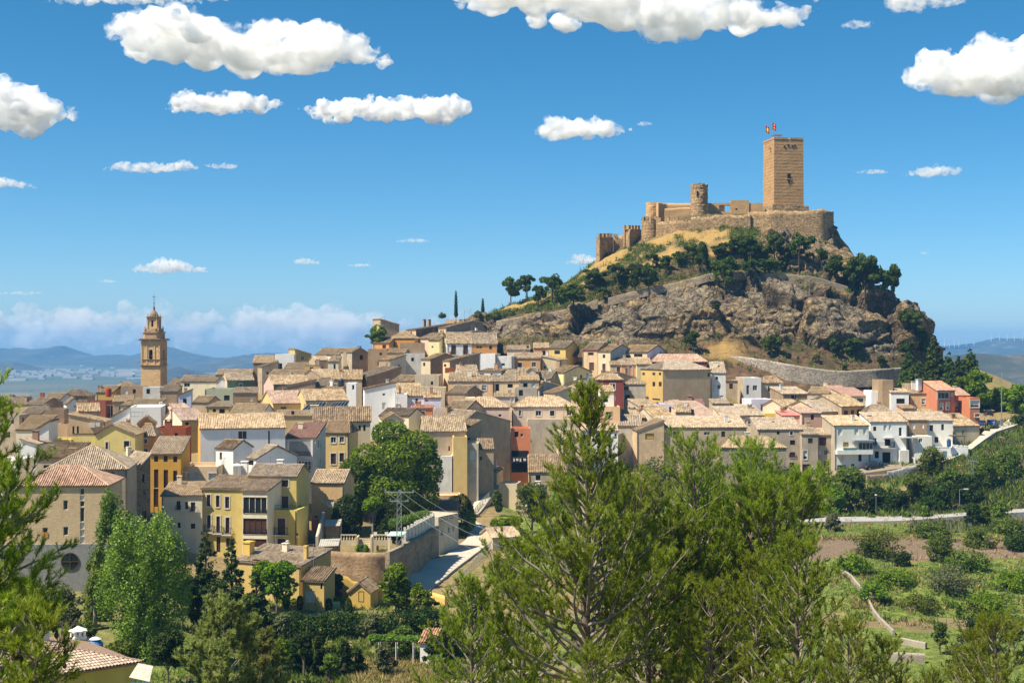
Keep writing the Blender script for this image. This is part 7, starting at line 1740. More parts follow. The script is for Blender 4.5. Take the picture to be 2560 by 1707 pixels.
# --- big round tree in the middle, from its lobes in the photo
D0=236;b0=PG(915,D0,0);sc_=D0/F
def pl(px,py,w_,h_,dy=0):return ((px-CX)*sc_-b0.x,dy,(HY-py)*sc_-b0.z,w_*sc_/2,w_*sc_/2.2,h_*sc_/2)
tree('large dense round crowned tree in the middle of the town',b0,[pl(975,1085,100,70,1),pl(1040,1120,110,90,0),pl(920,1148,90,85,-1),pl(985,1150,130,100,-2),pl(1060,1175,100,110,0),pl(910,1200,110,100,-1.5),pl(985,1225,150,110,-2.5),pl(1055,1235,100,90,-1),pl(1000,1180,150,150,2),pl(950,1240,90,60,-1)],26000,.26,LF['big'],(.5,6),seed=3,gap=.36,freq=.55,shell=.62)
tree('yellow green leafy tree on the left flank of the large round tree',PG(885,233),[tuple(np.array(pl(888,1165,60,70,-2))+np.array((0,0,0,0,0,0)))[:3]+(2.0,2.0,2.3)] and [(0,0,7.5,2.6,2.4,2.6),(-1.2,0,4.8,2.0,2.0,2.2),(1.0,-.5,5.4,2.0,2,2)],6000,.24,LF['vine'],(.2,5),seed=4,gap=.38)
tree('dark green conical shrub of the terrace garden, left one',PG(868,213),[(0,0,3.0,2.4,2.2,3.4),(-1,.3,2.2,1.6,1.6,2.4),(.9,0,4.2,1.5,1.5,2.2)],7000,.17,LF['hedge'],(.15,3),name='yew_tree',seed=5,gap=.33,shell=.75)
tree('dark green conical shrub of the terrace garden, right one',PG(985,213),[(0,0,3.2,3.0,2.4,3.6),(-1.2,.2,2.6,1.8,1.6,3),(1.5,0,2.6,1.7,1.6,2.8)],9000,.17,LF['hedge'],(.15,3),name='yew_tree',seed=6,gap=.33,shell=.75)
tree('small pale trunked tree between the two dark conical shrubs',PG(932,212),[(0,0,5.3,1.5,1.3,1.1),(-.8,0,4.7,.9,.9,.8),(.8,0,4.9,.9,.9,.7)],2600,.2,LF['bright'],(.14,4.6),seed=7,bark=BARKG)
tree('dark clipped bush beside the parked black car',PG(1155,248),[(0,0,2.0,1.7,1.4,2.4),(-1.4,0,2.6,1.3,1.2,1.5),(1.0,0,1.0,1.2,1.2,1.9)],5000,.15,LF['hedge'],(.1,1.5),cat='bush',name='bush',seed=8,gap=.3,shell=.8)
tree('dark tree shade mass right of the large round tree',PG(1085,250),[(0,0,2.2,2.2,2,2.0),(1.8,0,1.5,1.4,1.4,1.4)],3500,.22,LF['big'],(.15,2),seed=81)
tree('fan of young bright leaves above the road wall',PG(1165,238),[(0,0,2.2,1.6,1.4,1.5),(.7,0,3.0,1.1,1,1.1),(-.5,0,1.2,1.3,1.2,1.0)],2600,.22,LF['vine'],(.1,2),cat='bush',name='bush',seed=9)
tree('bright green creeper on the sandy road wall',PG(1243,250),[(0,-.4,3.0,.9,.6,1.6),(.3,-.4,1.4,.7,.5,.9)],1500,.2,LF['shrub'],None,cat='bush',name='creeper',seed=10)
tree('dark green bush by the lower road railing',PG(1237,238),[(0,0,2.0,.8,.8,1.1),(1.6,0,2.3,1.3,1,.8),(3.4,0,2.6,1.4,1,.9)],2600,.2,LF['bright'],(.08,1),cat='bush',name='bush',seed=11)
for i,(px,lab) in enumerate(((728,'palm with drooping dry fronds before the farmhouse'),(746,'small green fan palm left of the farmhouse terrace'),(790,'dark upright palm beside the ochre house with the skylight'),(1027,'little potted palm on the garden terrace'))):
    D=(160,158,238,205)[i];px=(652,678,803,943)[i];hh=(3.2,1.2,3.6,1.6)[i];e=empty('palm_tree',PG(px,D,(0,0,0,0)[i]),lab,'palm');rr=random.Random(i+40);Lf=(1.9,1.5,1.8,.9)[i]
    k=MB();k.path([(0,0,-.5),(.05,0,hh*.5),(0,0,hh)],[.2,.17,.14],8);k.build('trunk',BARKD,e)
    for f in range(16):
        a=f*2.4;tilt=rr.uniform(-.5,1.15) if i != 2 else rr.uniform(.5,1.4);k=MB();prev=None;V_,T_=[],[]
        for s_ in range(7):
            t=s_/6;p=Vector((math.cos(a)*Lf*t*math.cos(tilt*(1-.4*t)),math.sin(a)*Lf*t*math.cos(tilt*(1-.4*t)),hh+Lf*t*math.sin(tilt)-.55*Lf*t*t))
            if prev is not None:
                side=Vector((-math.sin(a),math.cos(a),0));wl=.34*math.sin(math.pi*(t*.85+.1))*(1 if i != 3 else .6)
                for sg in (-1,1):
                    for jj in range(3):
                        q0=prev.lerp(p,jj/3);q1=prev.lerp(p,(jj+.55)/3);tip=q1+side*sg*wl+(p-prev)*.6-Vector((0,0,.1));k.face([q0,q1,tip])
            prev=p
        o=k.build('frond',LF['dry'] if (i==0 and tilt<.45) else LF['bright'] if i != 2 else LF['conifer'],e)
# --- poplars (lower left)
def poplar(px,D,ztop_px,w_px,label,n,mat,seed):
    b_=PG(px,D);H_=(HY-ztop_px)/F*D-b_.z;w_=w_px/F*D;rr=random.Random(seed);L=[]
    for i in range(44):
        f=rr.uniform(.06,.93);ww=w_/2*(math.sin(math.pi*(.10+.86*f**.85))**.55);a=rr.uniform(0,6.28);q=ww*math.sqrt(rr.random())*.72;s=w_*rr.uniform(.07,.12)
        L.append((q*math.cos(a),q*math.sin(a)*.8,H_*f,s,s,s*rr.uniform(2.2,3.8)))
    e=tree(label,b_,L,n,.125,mat,(.22,H_*.7),seed=seed,gap=.40,freq=1.4,shell=.35,up=.1,bark=BARKG,name='poplar_tree',group='poplars at the lower left',limbs=True);return e
poplar(360,134,1300,300,'broad pale poplar standing in front at lower left',34000,LF['poplarpale'],21)
poplar(275,150,1250,175,'darker tall poplar behind, left of the pale one',20000,LF['poplar'],22)
poplar(395,150,1285,80,'narrow poplar top behind the pale poplar',6500,LF['poplar'],23)
poplar(238,142,1375,70,'low bright poplar shoot left of the pale poplar',5500,LF['poplarpale'],24)
tree('olive brown feathery tree between the poplars',PG(338,153),[(0,0,6.6,1.7,1.5,2.2),(.5,0,4.4,1.8,1.6,2)],3500,.16,LF['olive'],(.15,5),seed=25,gap=.45)
def conifer(px,D,ztop_px,w_px,label,n,seed,mat=None,size=.16):
    b_=PG(px,D);H_=(HY-ztop_px)/F*D-b_.z;w_=w_px/F*D;rr=random.Random(seed);L=[]
    for i in range(40):
        f=(i+.5)/40;ww=w_/2*(1-f)**.62;a=i*2.4;q=ww*rr.uniform(.35,.8);s=max(.35,ww*.45)
        L.append((q*math.cos(a),q*math.sin(a),H_*(.12+.87*f),s,s,s*.75))
    return tree(label,b_,L,n,size,mat or LF['conifer'],(.2,H_*.9),seed=seed,gap=.43,freq=1.3,shell=.3,bark=BARKD,name='conifer_tree',limbs=False,elong=1.3)
conifer(515,152,1320,115,'tall dark conifer before the cream house',9000,31);conifer(580,152,1345,110,'dark open conifer in front of the yellow building',8000,32)
conifer(640,150,1425,90,'low dark conifer left of the farmhouse',4500,33);conifer(545,146,1440,130,'wide dark conifer filling between the two tall ones',7000,34)
for px,D,y0_,w_,h_,mt,lab,n,sd in ((692,164,1490,110,78,'bright','bright round mulberry tree before the farmhouse',7000,41),(655,165,1470,70,60,'bright','smaller bright tree left of the mulberry',3500,42),(838,174,1490,48,52,'orange','small clipped citrus tree on the farmhouse terrace',3000,43),
   (990,170,1555,110,115,'bright','light green ash tree in front of the road corner',6500,44),(1060,168,1560,70,60,'shrub','green bush right of the light green ash tree',3000,45),(930,156,1590,70,45,'olive','grey green feathery sumac in front of the hedge',2600,46),(700,150,1600,60,60,'olive','pale feathery bush left of the hedge',2200,47),
   (825,132,1690,54,50,'vine','small yellow green sapling at the bottom centre',2200,48),(760,138,1640,60,60,'hedge','dark leafy bush under the hedge, left part',2600,49),(545,140,1640,60,60,'shrub','dim bush in the shade below the conifers',2200,50),(700,133,1660,60,60,'bright','green bush right of the olive pine',2200,51),
   (1000,150,1650,100,60,'shrub','fig tree under the vine pergola',3600,52),(1085,140,1660,50,70,'conifer','dark little tree at the garden hut',2600,53),(455,150,1500,80,60,'shrub','undergrowth bush at the conifer foot',2600,54),(620,150,1560,90,70,'shrub','mid green bush below the palms',3000,55)):
    b_=PG(px,D);w2,h2=w_/F*D,h_/F*D;hb=max(.2,(HY-y0_)/F*D-b_.z);rr=random.Random(sd)
    tree(lab,b_,lobes_in(w2,h2,hb,9,rr),n,.17 if D>140 else .13,LF[mt],(.12,hb+h2*.45),seed=sd,gap=.40,freq=1.2)
tree('purple red leaved bush below the citrus tree',PG(832,172),[(0,0,1.0,1.1,1,.9),(.6,0,.7,.7,.7,.6)],1800,.14,LF['purple'],None,cat='bush',name='bush',seed=56)
# hedges and clipped shrubs
def hedge(label,pts,w_,h_,n,mat,seed,name='hedge',lift=0.0):
    W=[P(*p) for p in pts]
    if name=='hedge':W=[Vector((p.x,p.y,ground(p.x,p.y)-.2)) for p in W]
    e=empty(name,W[0],label,'hedge');L=[];rr=random.Random(seed)
    for a_,b_ in zip(W[:-1],W[1:]):
        m_=max(2,int((b_-a_).length/(w_*.5)))
        for i in range(m_):
            p=a_.lerp(b_,i/m_)-W[0];L.append((p.x,p.y,p.z+h_*rr.uniform(.42,.55)+lift,w_*rr.uniform(.5,.65),w_*.5,h_*rr.uniform(.48,.62)))
    r=np.random.default_rng(seed);V,F_,t=leaves(L,n,.13,r,.30,1.1,.4,1,.75,seed);np_mesh('foliage',V,F_,mat,e,attr={'tint':t});return e
hedge('long dark clipped hedge below the farmhouse terrace',[(600,1600,160),(700,1598,160),(800,1592,160),(900,1588,160),(1000,1585,161),(1100,1565,163)],2.6,3.0,24000,LF['hedge'],61)
hedge('bright vine growing over the white pillar fence',[(985,1316,204),(1020,1305,208),(1070,1290,214)],1.6,1.1,3600,LF['vine'],62,'vine')
hedge('vine leaves covering the pergola by the garden hut',[(940,1600,147),(1000,1602,147),(1065,1604,147)],1.7,.6,2600,LF['vine'],63,'vine')
for i,px in enumerate((735,765,800,828,860,890)):
    conifer(px,140+(i % 2)*2,(1600,1612,1588,1615,1600,1622)[i],62,('dark pointed cypress bush, first from the left below the hedge','dark pointed cypress bush, second from the left below the hedge','tallest dark cypress bush in the middle of the row below the hedge','dark cypress bush right of the tallest below the hedge','broad dark cypress bush, last but one of the row','dark cypress bush at the right end of the row')[i],3600,70+i,LF['hedge'],.13)
for i,px in enumerate((716,750,793,822,872)):
    tree(('leftmost','second','third','fourth','tallest rightmost')[i]+' little clipped cone bush on the terrace wall',PG(px,166,-.2),[(0,0,1.0,.42,.42,.85+.35*(i==4))],900,.09,LF['hedge'],None,cat='bush',name='clipped_bush',group='clipped bushes before the farmhouse',seed=80+i,gap=.25,shell=.8)
hedge('mixed flowering plants along the farmhouse terrace wall',[(708,1512,168),(780,1508,168),(868,1505,169)],.8,.7,1500,LF['bright'],86,'flower_bed')
for i,(px,D,lab) in enumerate(((826,199,'leafy garden plant under the corrugated roof'),(905,196,'small yellow green plant by the garden steps'),(950,195,'pale green plants along the garden wall'),(1012,205,'green plant at the foot of the vine'))):
    tree(lab,PG(px,D),[(0,0,1.0,.9 if i else 1.4,.7,.8 if i else 1.7)],900,.17,LF['bright'],None,cat='plant',name='garden_plant',seed=90+i)
# bare tree at the left
e=empty('bare_tree',PG(158,118),'leafless brown tree in the yard of the brick building','tree');rr=random.Random(5);k=MB()
def bare(p,d,L,r_,lv):
    q=p+d*L;m_=p.lerp(q,.5)+Vector((rr.uniform(-.05,.05),rr.uniform(-.05,.05),0))*L;k.path([p,m_,q],[r_,r_*.85,r_*.65],5 if lv>1 else 3)
    if lv==0:return
    for i in range(3 if lv>1 else 4):
        nd=(d+Vector((rr.gauss(0,.5),rr.gauss(0,.5),rr.gauss(.1,.25)))).normalized();bare(q if i<2 else p.lerp(q,rr.uniform(.5,.9)),nd,L*rr.uniform(.6,.85),r_*.62,lv-1)
bare(Vector((0,0,-.5)),Vector((0,0,1)),2.4,.13,5);k.build('branches',plain('bark_bare',(.20,.15,.13),.95),e)
# --- right slope trees
def round_tree(px,D,y_top,y_bot,w_px,label,n,mat,seed,size=.22,cat='tree',base=None,**kw):
    b_=base or PG(px,D);zt=(HY-y_top)/F*D-b_.z;zb=max(.1,(HY-y_bot)/F*D-b_.z);w_=w_px/F*D
    return tree(label,b_,lobes_in(w_,zt-zb,zb,12,random.Random(seed)),n,size,LF[mat],(max(.1,w_*.028),zb+(zt-zb)*.5),seed=seed,freq=4.5/max(w_,2),cat=cat,name='tree' if cat=='tree' else 'bush',**kw)
for i,(px,D,yt,yb,w_,mt,n,lab) in enumerate((
  (2122,262,1168,1290,125,'shrub',9000,'big leafy tree under the white houses'),(2085,258,1215,1310,75,'bright',4000,'brighter tree at the left foot of the big leafy tree'),(2330,282,1126,1200,80,'shrub',5000,'dark green tree before the white terrace house'),(2290,266,1192,1262,75,'shrub',4500,'round tree in the middle of the dark slope'),(2190,260,1225,1300,80,'hedge',4000,'shaded tree right of the big leafy tree'),
  (2240,258,1235,1295,90,'hedge',4000,'dark undergrowth tree left of the arm lamp'),(2340,258,1215,1290,110,'hedge',5000,'dark tree behind the arm lamp'),(2420,262,1195,1280,90,'hedge',4500,'dark tree around the thin right pylon'),(2380,270,1180,1240,90,'shrub',4000,'green tree above the arm lamp'),(2460,272,1150,1230,90,'shrub',4000,'green tree on the slope below the promenade'),(2520,276,1130,1200,90,'shrub',4000,'green tree at the right edge below the promenade'),(2060,275,1190,1250,60,'shrub',3000,'bushy tree below the tan houses'),
  (2082,236,1288,1334,46,'olive',2000,'small grey green tree with thin trunk beside the path'),(2180,250,1290,1312,22,'vine',700,'young yellow green tree on the path edge'),(2312,250,1268,1300,36,'vine',1300,'bright young tree behind the path'),(2268,250,1280,1302,22,'vine',700,'small bright sapling left of the bright young tree'),
  (2432,240,1262,1320,54,'hedge',2600,'dark round tree at the right end of the path'),(2462,242,1268,1310,46,'shrub',2000,'dark shrub tree right of the dark round tree'),(2500,240,1262,1310,60,'shrub',2600,'spreading tree right of the path end'),
  (2395,188,1510,1545,20,'vine',600,'thin sapling in the green terrace'),(2495,182,1500,1550,26,'bright',700,'second thin sapling near the right edge'),
  (2190,218,1345,1425,130,'shrub',5200,'shrubby bank cluster left of the bare soil'),(2350,215,1345,1412,90,'shrub',4200,'tall shrub on the bare soil bank'),(2255,212,1385,1425,60,'hedge',1800,'dark bush at the soil foot'),(2450,224,1335,1390,110,'shrub',4000,'bush row at the right above the bank'),(2540,222,1340,1400,90,'hedge',3500,'dark bush at the right edge above the bank'),
  (2235,200,1445,1488,130,'bright',3500,'shrub strip on the second bank, left part'),(2380,198,1432,1478,150,'olive',3800,'pale shrub strip on the second bank, middle part'),(2530,200,1440,1485,110,'bright',3200,'shrub strip on the second bank, right part'),(2300,192,1505,1538,130,'shrub',2600,'dark shrub strip on the third bank, left part'),(2470,192,1505,1540,150,'bright',3000,'shrub strip on the third bank, right part'),
  (2440,172,1548,1610,110,'hedge',3500,'dark scrub below the dusty track'),(2350,170,1555,1610,50,'shrub',2000,'bush right of the pale ruined wall'),(2535,170,1550,1600,70,'shrub',2500,'bush at the right edge below the dusty track'),(2390,160,1610,1680,50,'olive',1800,'grey green bush beside the track'))):
    round_tree(px,D,yt,yb,w_,lab,n,mt,200+i,size=.2 if D>230 else .15,cat='tree' if (yb-yt)>44 else 'bush',gap=.42)
for i,(px,D,yt,yb,w_,mt,n,lab) in enumerate((
  (1330,236,1215,1290,110,'shrub',4500,'scrub tree below the ribbed roof shed, left of the tall pine'),(1420,240,1200,1280,120,'bright',4500,'bright scrub tree right behind the tall pine'),(1540,250,1165,1250,130,'shrub',4500,'scrub tree below the pale shed roof'),(1650,255,1150,1240,140,'olive',4500,'grey green scrub tree below the ochre blind house'),(1760,252,1150,1235,150,'shrub',5000,'scrub tree under the tan stone house'),(1880,262,1165,1240,120,'shrub',4500,'scrub tree under the tall tan house'),(1970,268,1180,1250,110,'hedge',4000,'dark scrub tree at the left end of the white street'),(2010,250,1240,1310,90,'shrub',4000,'scrub tree at the left end of the valley path'),
  (60,150,1455,1540,130,'shrub',5500,'leafy bush below the grey plinth, left'),(150,143,1480,1575,130,'olive',5000,'olive bush in the yard of the brick building'),(30,122,1540,1610,120,'bright',4500,'bright bush left of the near chimney'),(215,128,1560,1625,70,'shrub',3000,'bush right of the near chimney'),(300,122,1610,1690,120,'shrub',4500,'shrub below the pale poplar'),(420,126,1590,1660,100,'hedge',4000,'dark shrub right of the poplar foot'),
  (960,140,1610,1680,60,'olive',2200,'pale shrub left of the pergola'),(1130,150,1560,1640,90,'shrub',3500,'shrub mass at the ochre wall end'),(1180,165,1480,1570,110,'bright',4500,'bright scrub tree beside the road parapet'),(1260,190,1400,1490,110,'shrub',4500,'scrub tree outside the road parapet'),
  (2130,206,1400,1432,120,'bright',3000,'bright bush row at the soil bank foot'),(2420,208,1395,1425,130,'shrub',3000,'bush row right of the soil bank'),(2180,194,1470,1492,90,'bright',2200,'low bright bush line on the second terrace'),(2330,230,1322,1345,120,'shrub',2500,'low bush line below the path'),(2520,233,1310,1340,110,'shrub',2600,'bush line at the right edge below the path'))):
    round_tree(px,D,yt,yb,w_,lab,n,mt,400+i,size=.2 if D>200 else .15,cat='tree' if (yb-yt)>60 else 'bush',gap=.42)
# right edge: tall conifers and bright trees beyond the street
for i,(px,D,yt,w_,mt,lab) in enumerate(((2290,345,905,100,'pine','dark pine at the right end of the dry stone wall'),(2335,352,838,80,'pine','tall slender dark pine below the cliff end'),(2372,350,880,70,'pine','middle dark pine right of the cliff'),(2425,352,872,90,'pine','tall conical pine behind the orange houses'),(2395,346,890,80,'conifer','conical pine between the two tall ones'),(2270,352,880,60,'pine','dark pine left against the cliff foot'))):
    conifer(px,D,yt,w_,lab,6500,260+i,LF[mt],.34)
for i,(px,D,yt,yb,w_,mt,n,lab) in enumerate(((2440,342,930,1010,80,'bright',5000,'bright green tree right behind the orange houses'),(2408,344,950,1000,70,'big',3500,'green tree behind the orange houses'),(2500,345,975,1050,70,'bright',4500,'bright tree at the promenade mast'),(2545,338,965,1055,70,'bright',4500,'bright tree at the right picture edge'),(2470,350,985,1045,60,'big',3000,'dark green tree behind the parked cars'),(2555,322,1035,1085,50,'conifer',2500,'dark bush at the right picture edge'))):
    round_tree(px,D,yt,yb,w_,lab,n,mt,280+i,size=.3)
# upper left skyline tree
round_tree(945,384,818,862,56,'green leafy tree on the left skyline beside the orange house',3000,'bright',290,size=.3,base=P(945,870,384))
# --- pines on the castle hill: three kinds, then copies
def pine_proto(seed,n,wide,label):
    rr=random.Random(seed);L=[]
    for i in range(17):
        a=i*2.4+rr.uniform(-.5,.5);q=rr.uniform(.3,2.7)*wide;L.append((q*math.cos(a),q*math.sin(a),rr.uniform(3.0,6.2)-q*.35,rr.uniform(.6,1.2)*wide,rr.uniform(.6,1.2)*wide,rr.uniform(.35,.8)))
    return L,n
PROT=[pine_proto(1,3200,1.0,''),pine_proto(2,3200,1.25,''),pine_proto(3,3000,.8,'')]
HP=[(275,920,1000,140,130),(410,880,960,120,110),(500,900,1030,130,130),(580,900,1030,120,140),(610,810,870,80,80),(680,835,890,80,80),(745,810,860,90,90),(830,770,840,100,100),(895,770,900,90,120),(1000,760,820,120,90),(1010,870,1000,170,150),(1120,740,830,160,130),(1160,850,920,120,90),(1200,770,850,120,110),
 (1290,720,850,120,140),(1270,850,910,150,100),(1440,730,880,150,140),(1640,860,960,150,150),(1560,800,880,80,80),(1790,860,1000,170,190),(1745,890,1000,110,150),(1850,880,1010,110,150),(1895,930,1040,110,120),(1965,930,1045,120,170),(160,1010,1100,180,140),(40,960,1060,130,150),(-40,1010,1090,90,110),
 (830,1270,1335,110,120),(1265,1290,1352,110,130),(1620,1310,1370,70,110),(1730,1300,1360,120,110),(1530,1370,1400,40,50),(1900,1390,1420,70,70),(1690,1430,1450,40,40),(2060,1190,1280,110,170),(-110,930,1010,110,130),(-215,925,1020,130,150),(330,1000,1040,90,70),(960,1090,1110,60,50),(1050,745,800,100,90),(2095,1265,1330,120,150),(2125,1335,1400,130,170),(2045,1335,1390,110,120),(2012,1150,1200,80,90)]
HL=['isolated pine leaning on the left shoulder below the castle','pine second from the left shoulder','rounded pine of the left pair on the path wall','right pine of the pair on the path wall','small pine under the golden grass','pine on the treeline right of the small one','pine in the middle left of the treeline','tall thin stemmed pine in the treeline','pine with two bare stems in the treeline','pine below the middle curtain wall','lowest wide pine in front of the upper path','broad pine in the centre of the treeline','pine above the upper path, middle','pine behind the upper path pines','highest pine below the keep','spreading pine at the right part of the upper path','pine clinging under the rock right of the keep','dark scrubby pine on the right crag','small pine on the dark crag face',
 'tallest pine of the right hand group on the ledge','left pine of the ledge group','middle pine of the ledge group','thin stemmed pine of the outer ledge pair','outermost pine on the right ledge','wide pine on the path at the left slope','tall pine at the left end of the slope','bushy pine at the far left slope','lone pine at the cliff foot, left','lone pine at the cliff foot, right','small dark pine in the cliff hollow','dark pine pair in the cliff hollow','tiny pine on the brown scree','low pine at the right scree','tiny shrubby pine over the stone wall','dark pine against the right cliff edge','pine group left of the path bend','round pine at the left skyline of the hill','pale low pine on the path','stunted pine on the rock shelf','pine in the gap of the treeline','dark pine low on the right cliff edge','dark pine at the right foot of the cliff','pine in front of the right cliff foot','small pine on the right shoulder of the cliff']
protos=[]
for i,(cx_,cy_,by_,w_,hgt) in enumerate(HP):
    px,pyb,pyt=1360+cx_/2.24,280+by_/2.24,280+(cy_-hgt/2)/2.24
    b_=hill_at(px,pyb);D=b_.y;H_=max(2.0,(pyb-pyt)/F*D);W_=w_/2.24/F*D
    if i<3:
        L,n=PROT[i];e=tree(HL[i],b_,L,n,.30,LF['pine'],(.17,4.8),name='pine_tree',group='pines on the castle hill',bark=BARKD,seed=300+i,gap=.42,freq=1.1,up=.6);protos.append((e,6.6,(6.2,7.2,5.2)[i]))
        e.scale=(W_/protos[i][2],W_/protos[i][2],H_/6.6)
    else:
        e0,h0,w0=protos[i % 3];e=copy_tree(e0);e['label']=HL[i];e.location=b_;e.rotation_euler=(0,0,i*1.7);e.scale=(W_/w0,W_/w0,H_/h0)
for i,(px,D,yt,yb,lab) in enumerate(((1140,404,727,795,'taller dark cypress on the crest'),(1207,402,746,797,'shorter dark cypress on the crest'))):
    b_=P(px,yb,D);H_=(yb-yt)/F*D;tree(lab,b_,[(0,0,H_*f,.52*(1-f)**.5+.1,.52*(1-f)**.5+.1,H_*.13) for f in (.15,.3,.45,.6,.75,.88)],2200,.14,LF['hedge'],(.1,H_*.5),name='cypress_tree',seed=320+i,gap=.2,shell=.7,limbs=False)
for i,(px,w_,h_,lab) in enumerate(((1195,30,26,'grey green bush left of the short cypress'),(1222,26,18,'golden round bush right of the short cypress'),(1240,28,24,'green bush in the crest bush row'),(1258,22,16,'second golden bush of the crest row'),(1275,30,26,'dark bush at the right of the crest row'),(1105,26,14,'pale bush behind the crest roofs'))):
    b_=P(px,803-i*1.5,399);s=.4*w_/F*400;tree(lab,b_,[(0,0,h_/F*200,s,s,h_/F*210)],700,.18,LF['olive' if i % 2==0 else 'shrub'],None,cat='bush',name='bush',seed=330+i,group='bushes on the crest')
# --- near pines with needles
class Wood:
    def __init__(s):s.v,s.f=[],[]
    def path(s,pts,rad,n=5):
        pts=np.asarray(pts);k0=len(s.v);m_=len(pts)
        d=np.gradient(pts,axis=0);d /= np.linalg.norm(d,axis=1,keepdims=True)+1e-9
        u=np.cross(d,(0.3,0.5,0.81));u /= np.linalg.norm(u,axis=1,keepdims=True)+1e-9;w_=np.cross(d,u)
        for i in range(m_):
            for j in range(n):
                t=2*math.pi*j/n;s.v.append(pts[i]+(u[i]*math.cos(t)+w_[i]*math.sin(t))*rad[i])
        for i in range(m_-1):
            for j in range(n):j2=(j+1) % n;s.f.append((k0+i*n+j,k0+i*n+j2,k0+(i+1)*n+j2,k0+(i+1)*n+j))
def unit(v):return v/(np.linalg.norm(v)+1e-9)
def needle_pine(label,base,H_,rad,seed,crown0=.22,stems=1,shoots=4,nl=.115,nw=.010,per=26,mat=None,lean=(0,0),spread=.6,inner=.36,whorl=.42,group='pines in the foreground',top_open=.0,shape=.75,bark=None,H2=.95):
    r=np.random.default_rng(seed);e=empty('pine_tree',base,label,'tree',group);tw,bw=Wood(),Wood();SP,SD=[],[]
    for st in range(stems):
        off=np.array((0,0,0.)) if st==0 else np.array((r.normal()*.3,r.normal()*.3,0));ln=np.array((lean[0]+(0 if st==0 else (-1)**st*r.uniform(.5,1.0)*rad*spread),lean[1]+(0 if st==0 else r.uniform(-.6,.6)*rad*.5),0));hh=H_*(1 if st==0 else r.uniform(H2-.14,H2))
        n=14;t=np.linspace(0,1,n+1);pts=off+np.outer(t**1.3,ln)+np.c_[np.cumsum(r.normal(size=(n+1,2)),axis=0)*.025*H_/11,t*hh];pts[0,2]=-1.0
        r0=.0135*H_+.02;tr=r0*(1-t)**.85+.012;tw.path(pts,tr,8)
        z=crown0*hh
        while z<hh*.985:
            f=z/hh;L1=rad*((1-f)/(1-crown0))**shape*r.uniform(.75,1.1)+.22
            pb=np.array([np.interp(f,t,pts[:,k]) for k in range(3)]);a0=r.uniform(0,6.28);nb=r.integers(3,6)
            for b_ in range(nb):
                a=a0+b_*6.283/nb+r.normal()*.25;el=r.uniform(.15,.5)+.45*f;d=np.array((math.cos(a)*math.cos(el),math.sin(a)*math.cos(el),math.sin(el)));L=L1*r.uniform(.65,1.1);m_=max(4,int(L/.3));q=[pb];dd=d.copy()
                for i in range(m_):dd=unit(dd+r.normal(size=3)*.10+np.array((0,0,.05+.05*f)));q.append(q[-1]+dd*L/m_)
                q=np.array(q);br=np.interp(f,t,tr)*.42*(1-np.linspace(0,1,m_+1))**.7+.006;bw.path(q,br,5)
                s=inner*L if L>.8 else .1*L
                while s<L:
                    g=s/L*m_;i=min(int(g),m_-1);p=q[i]+(q[i+1]-q[i])*(g-i);bd=unit(q[i+1]-q[i])
                    sd=unit(bd*.75+unit(np.cross(bd,r.normal(size=3)))*.8+np.array((0,0,.28)));L2=(.22+.30*(L-s))*r.uniform(.6,1.1);L2=min(L2,.95)
                    p2=p+sd*L2*.5+np.array((0,0,.02));p3=p+sd*L2+np.array((0,0,.10*L2));bw.path([p,p2,p3],[.008,.006,.004],3)
                    ns_=max(1,int(shoots*L2/.45+r.random()))
                    for j in range(ns_):
                        u=1-(j+r.random()*.5)/max(ns_,1)*.75;pp=p+(p3-p)*u;SP.append(pp);SD.append(unit(sd*.6+r.normal(size=3)*.45+np.array((0,0,.75))))
                    SP.append(p3);SD.append(unit(sd+np.array((0,0,.7))));s+=r.uniform(.13,.23)
                SP.append(q[-1]);SD.append(unit(dd+np.array((0,0,.6))))
            z+=whorl*r.uniform(.6,1.4)*(1 if f<.85 else .6)
        SP.append(pts[-1]);SD.append(np.array((0,0,1.)))
    np_mesh('trunk',tw.v,tw.f,bark or BARK,e,smooth=True);np_mesh('branches',bw.v,bw.f,BARKG,e)
    SP,SD=np.array(SP),np.array(SD);n=len(SP)*per
    cb=MB()
    for p in SP[r.choice(len(SP),34)]:cb.lathe(tuple(p-np.array((0,0,.1))),[(.012,-.05),(.035,-.02),(.038,.01),(.012,.06)],6)
    cb.build('cones',BARKD,e)['kind']='stuff'
    ax=np.repeat(SD,per,0);ln=r.uniform(.0,1.0,n);o_=np.repeat(SP,per,0)+ax*((ln-.35)*nl*1.9)[:,None]
    rnd=r.normal(size=(n,3));side=rnd-ax*(rnd*ax).sum(1)[:,None];side /= np.linalg.norm(side,axis=1,keepdims=True)
    dr=ax*r.uniform(.65,1.2,n)[:,None]+side*r.uniform(.35,.85,n)[:,None];dr /= np.linalg.norm(dr,axis=1,keepdims=True)
    wv=np.cross(dr,r.normal(size=(n,3)));wv /= np.linalg.norm(wv,axis=1,keepdims=True);le=nl*r.uniform(.75,1.25,n)[:,None]
    V=np.stack([o_-wv*nw*.5,o_+wv*nw*.5,o_+dr*le+np.array((0,0,-.0))],1).reshape(-1,3)
    tint=np.clip(np.repeat(r.normal(.45,.22,len(SP)),per)+r.normal(size=n)*.14+(ln-.5)*.25,0,1).repeat(3)
    o=np_mesh('needles',V,np.arange(3*n).reshape(n,3),mat or LF['needle'],e,attr={'tint':tint});o['kind']='stuff'
    return e
def top_at(px,py,D):return P(px,py,D)
def npine(label,px,py_top,D,rad,seed,pxb=None,**kw):
    b_=PG(pxb if pxb is not None else px,D);T_=P(px,py_top,D);return needle_pine(label,b_,T_.z-b_.z,rad,seed,lean=(T_.x-b_.x,0),**kw)
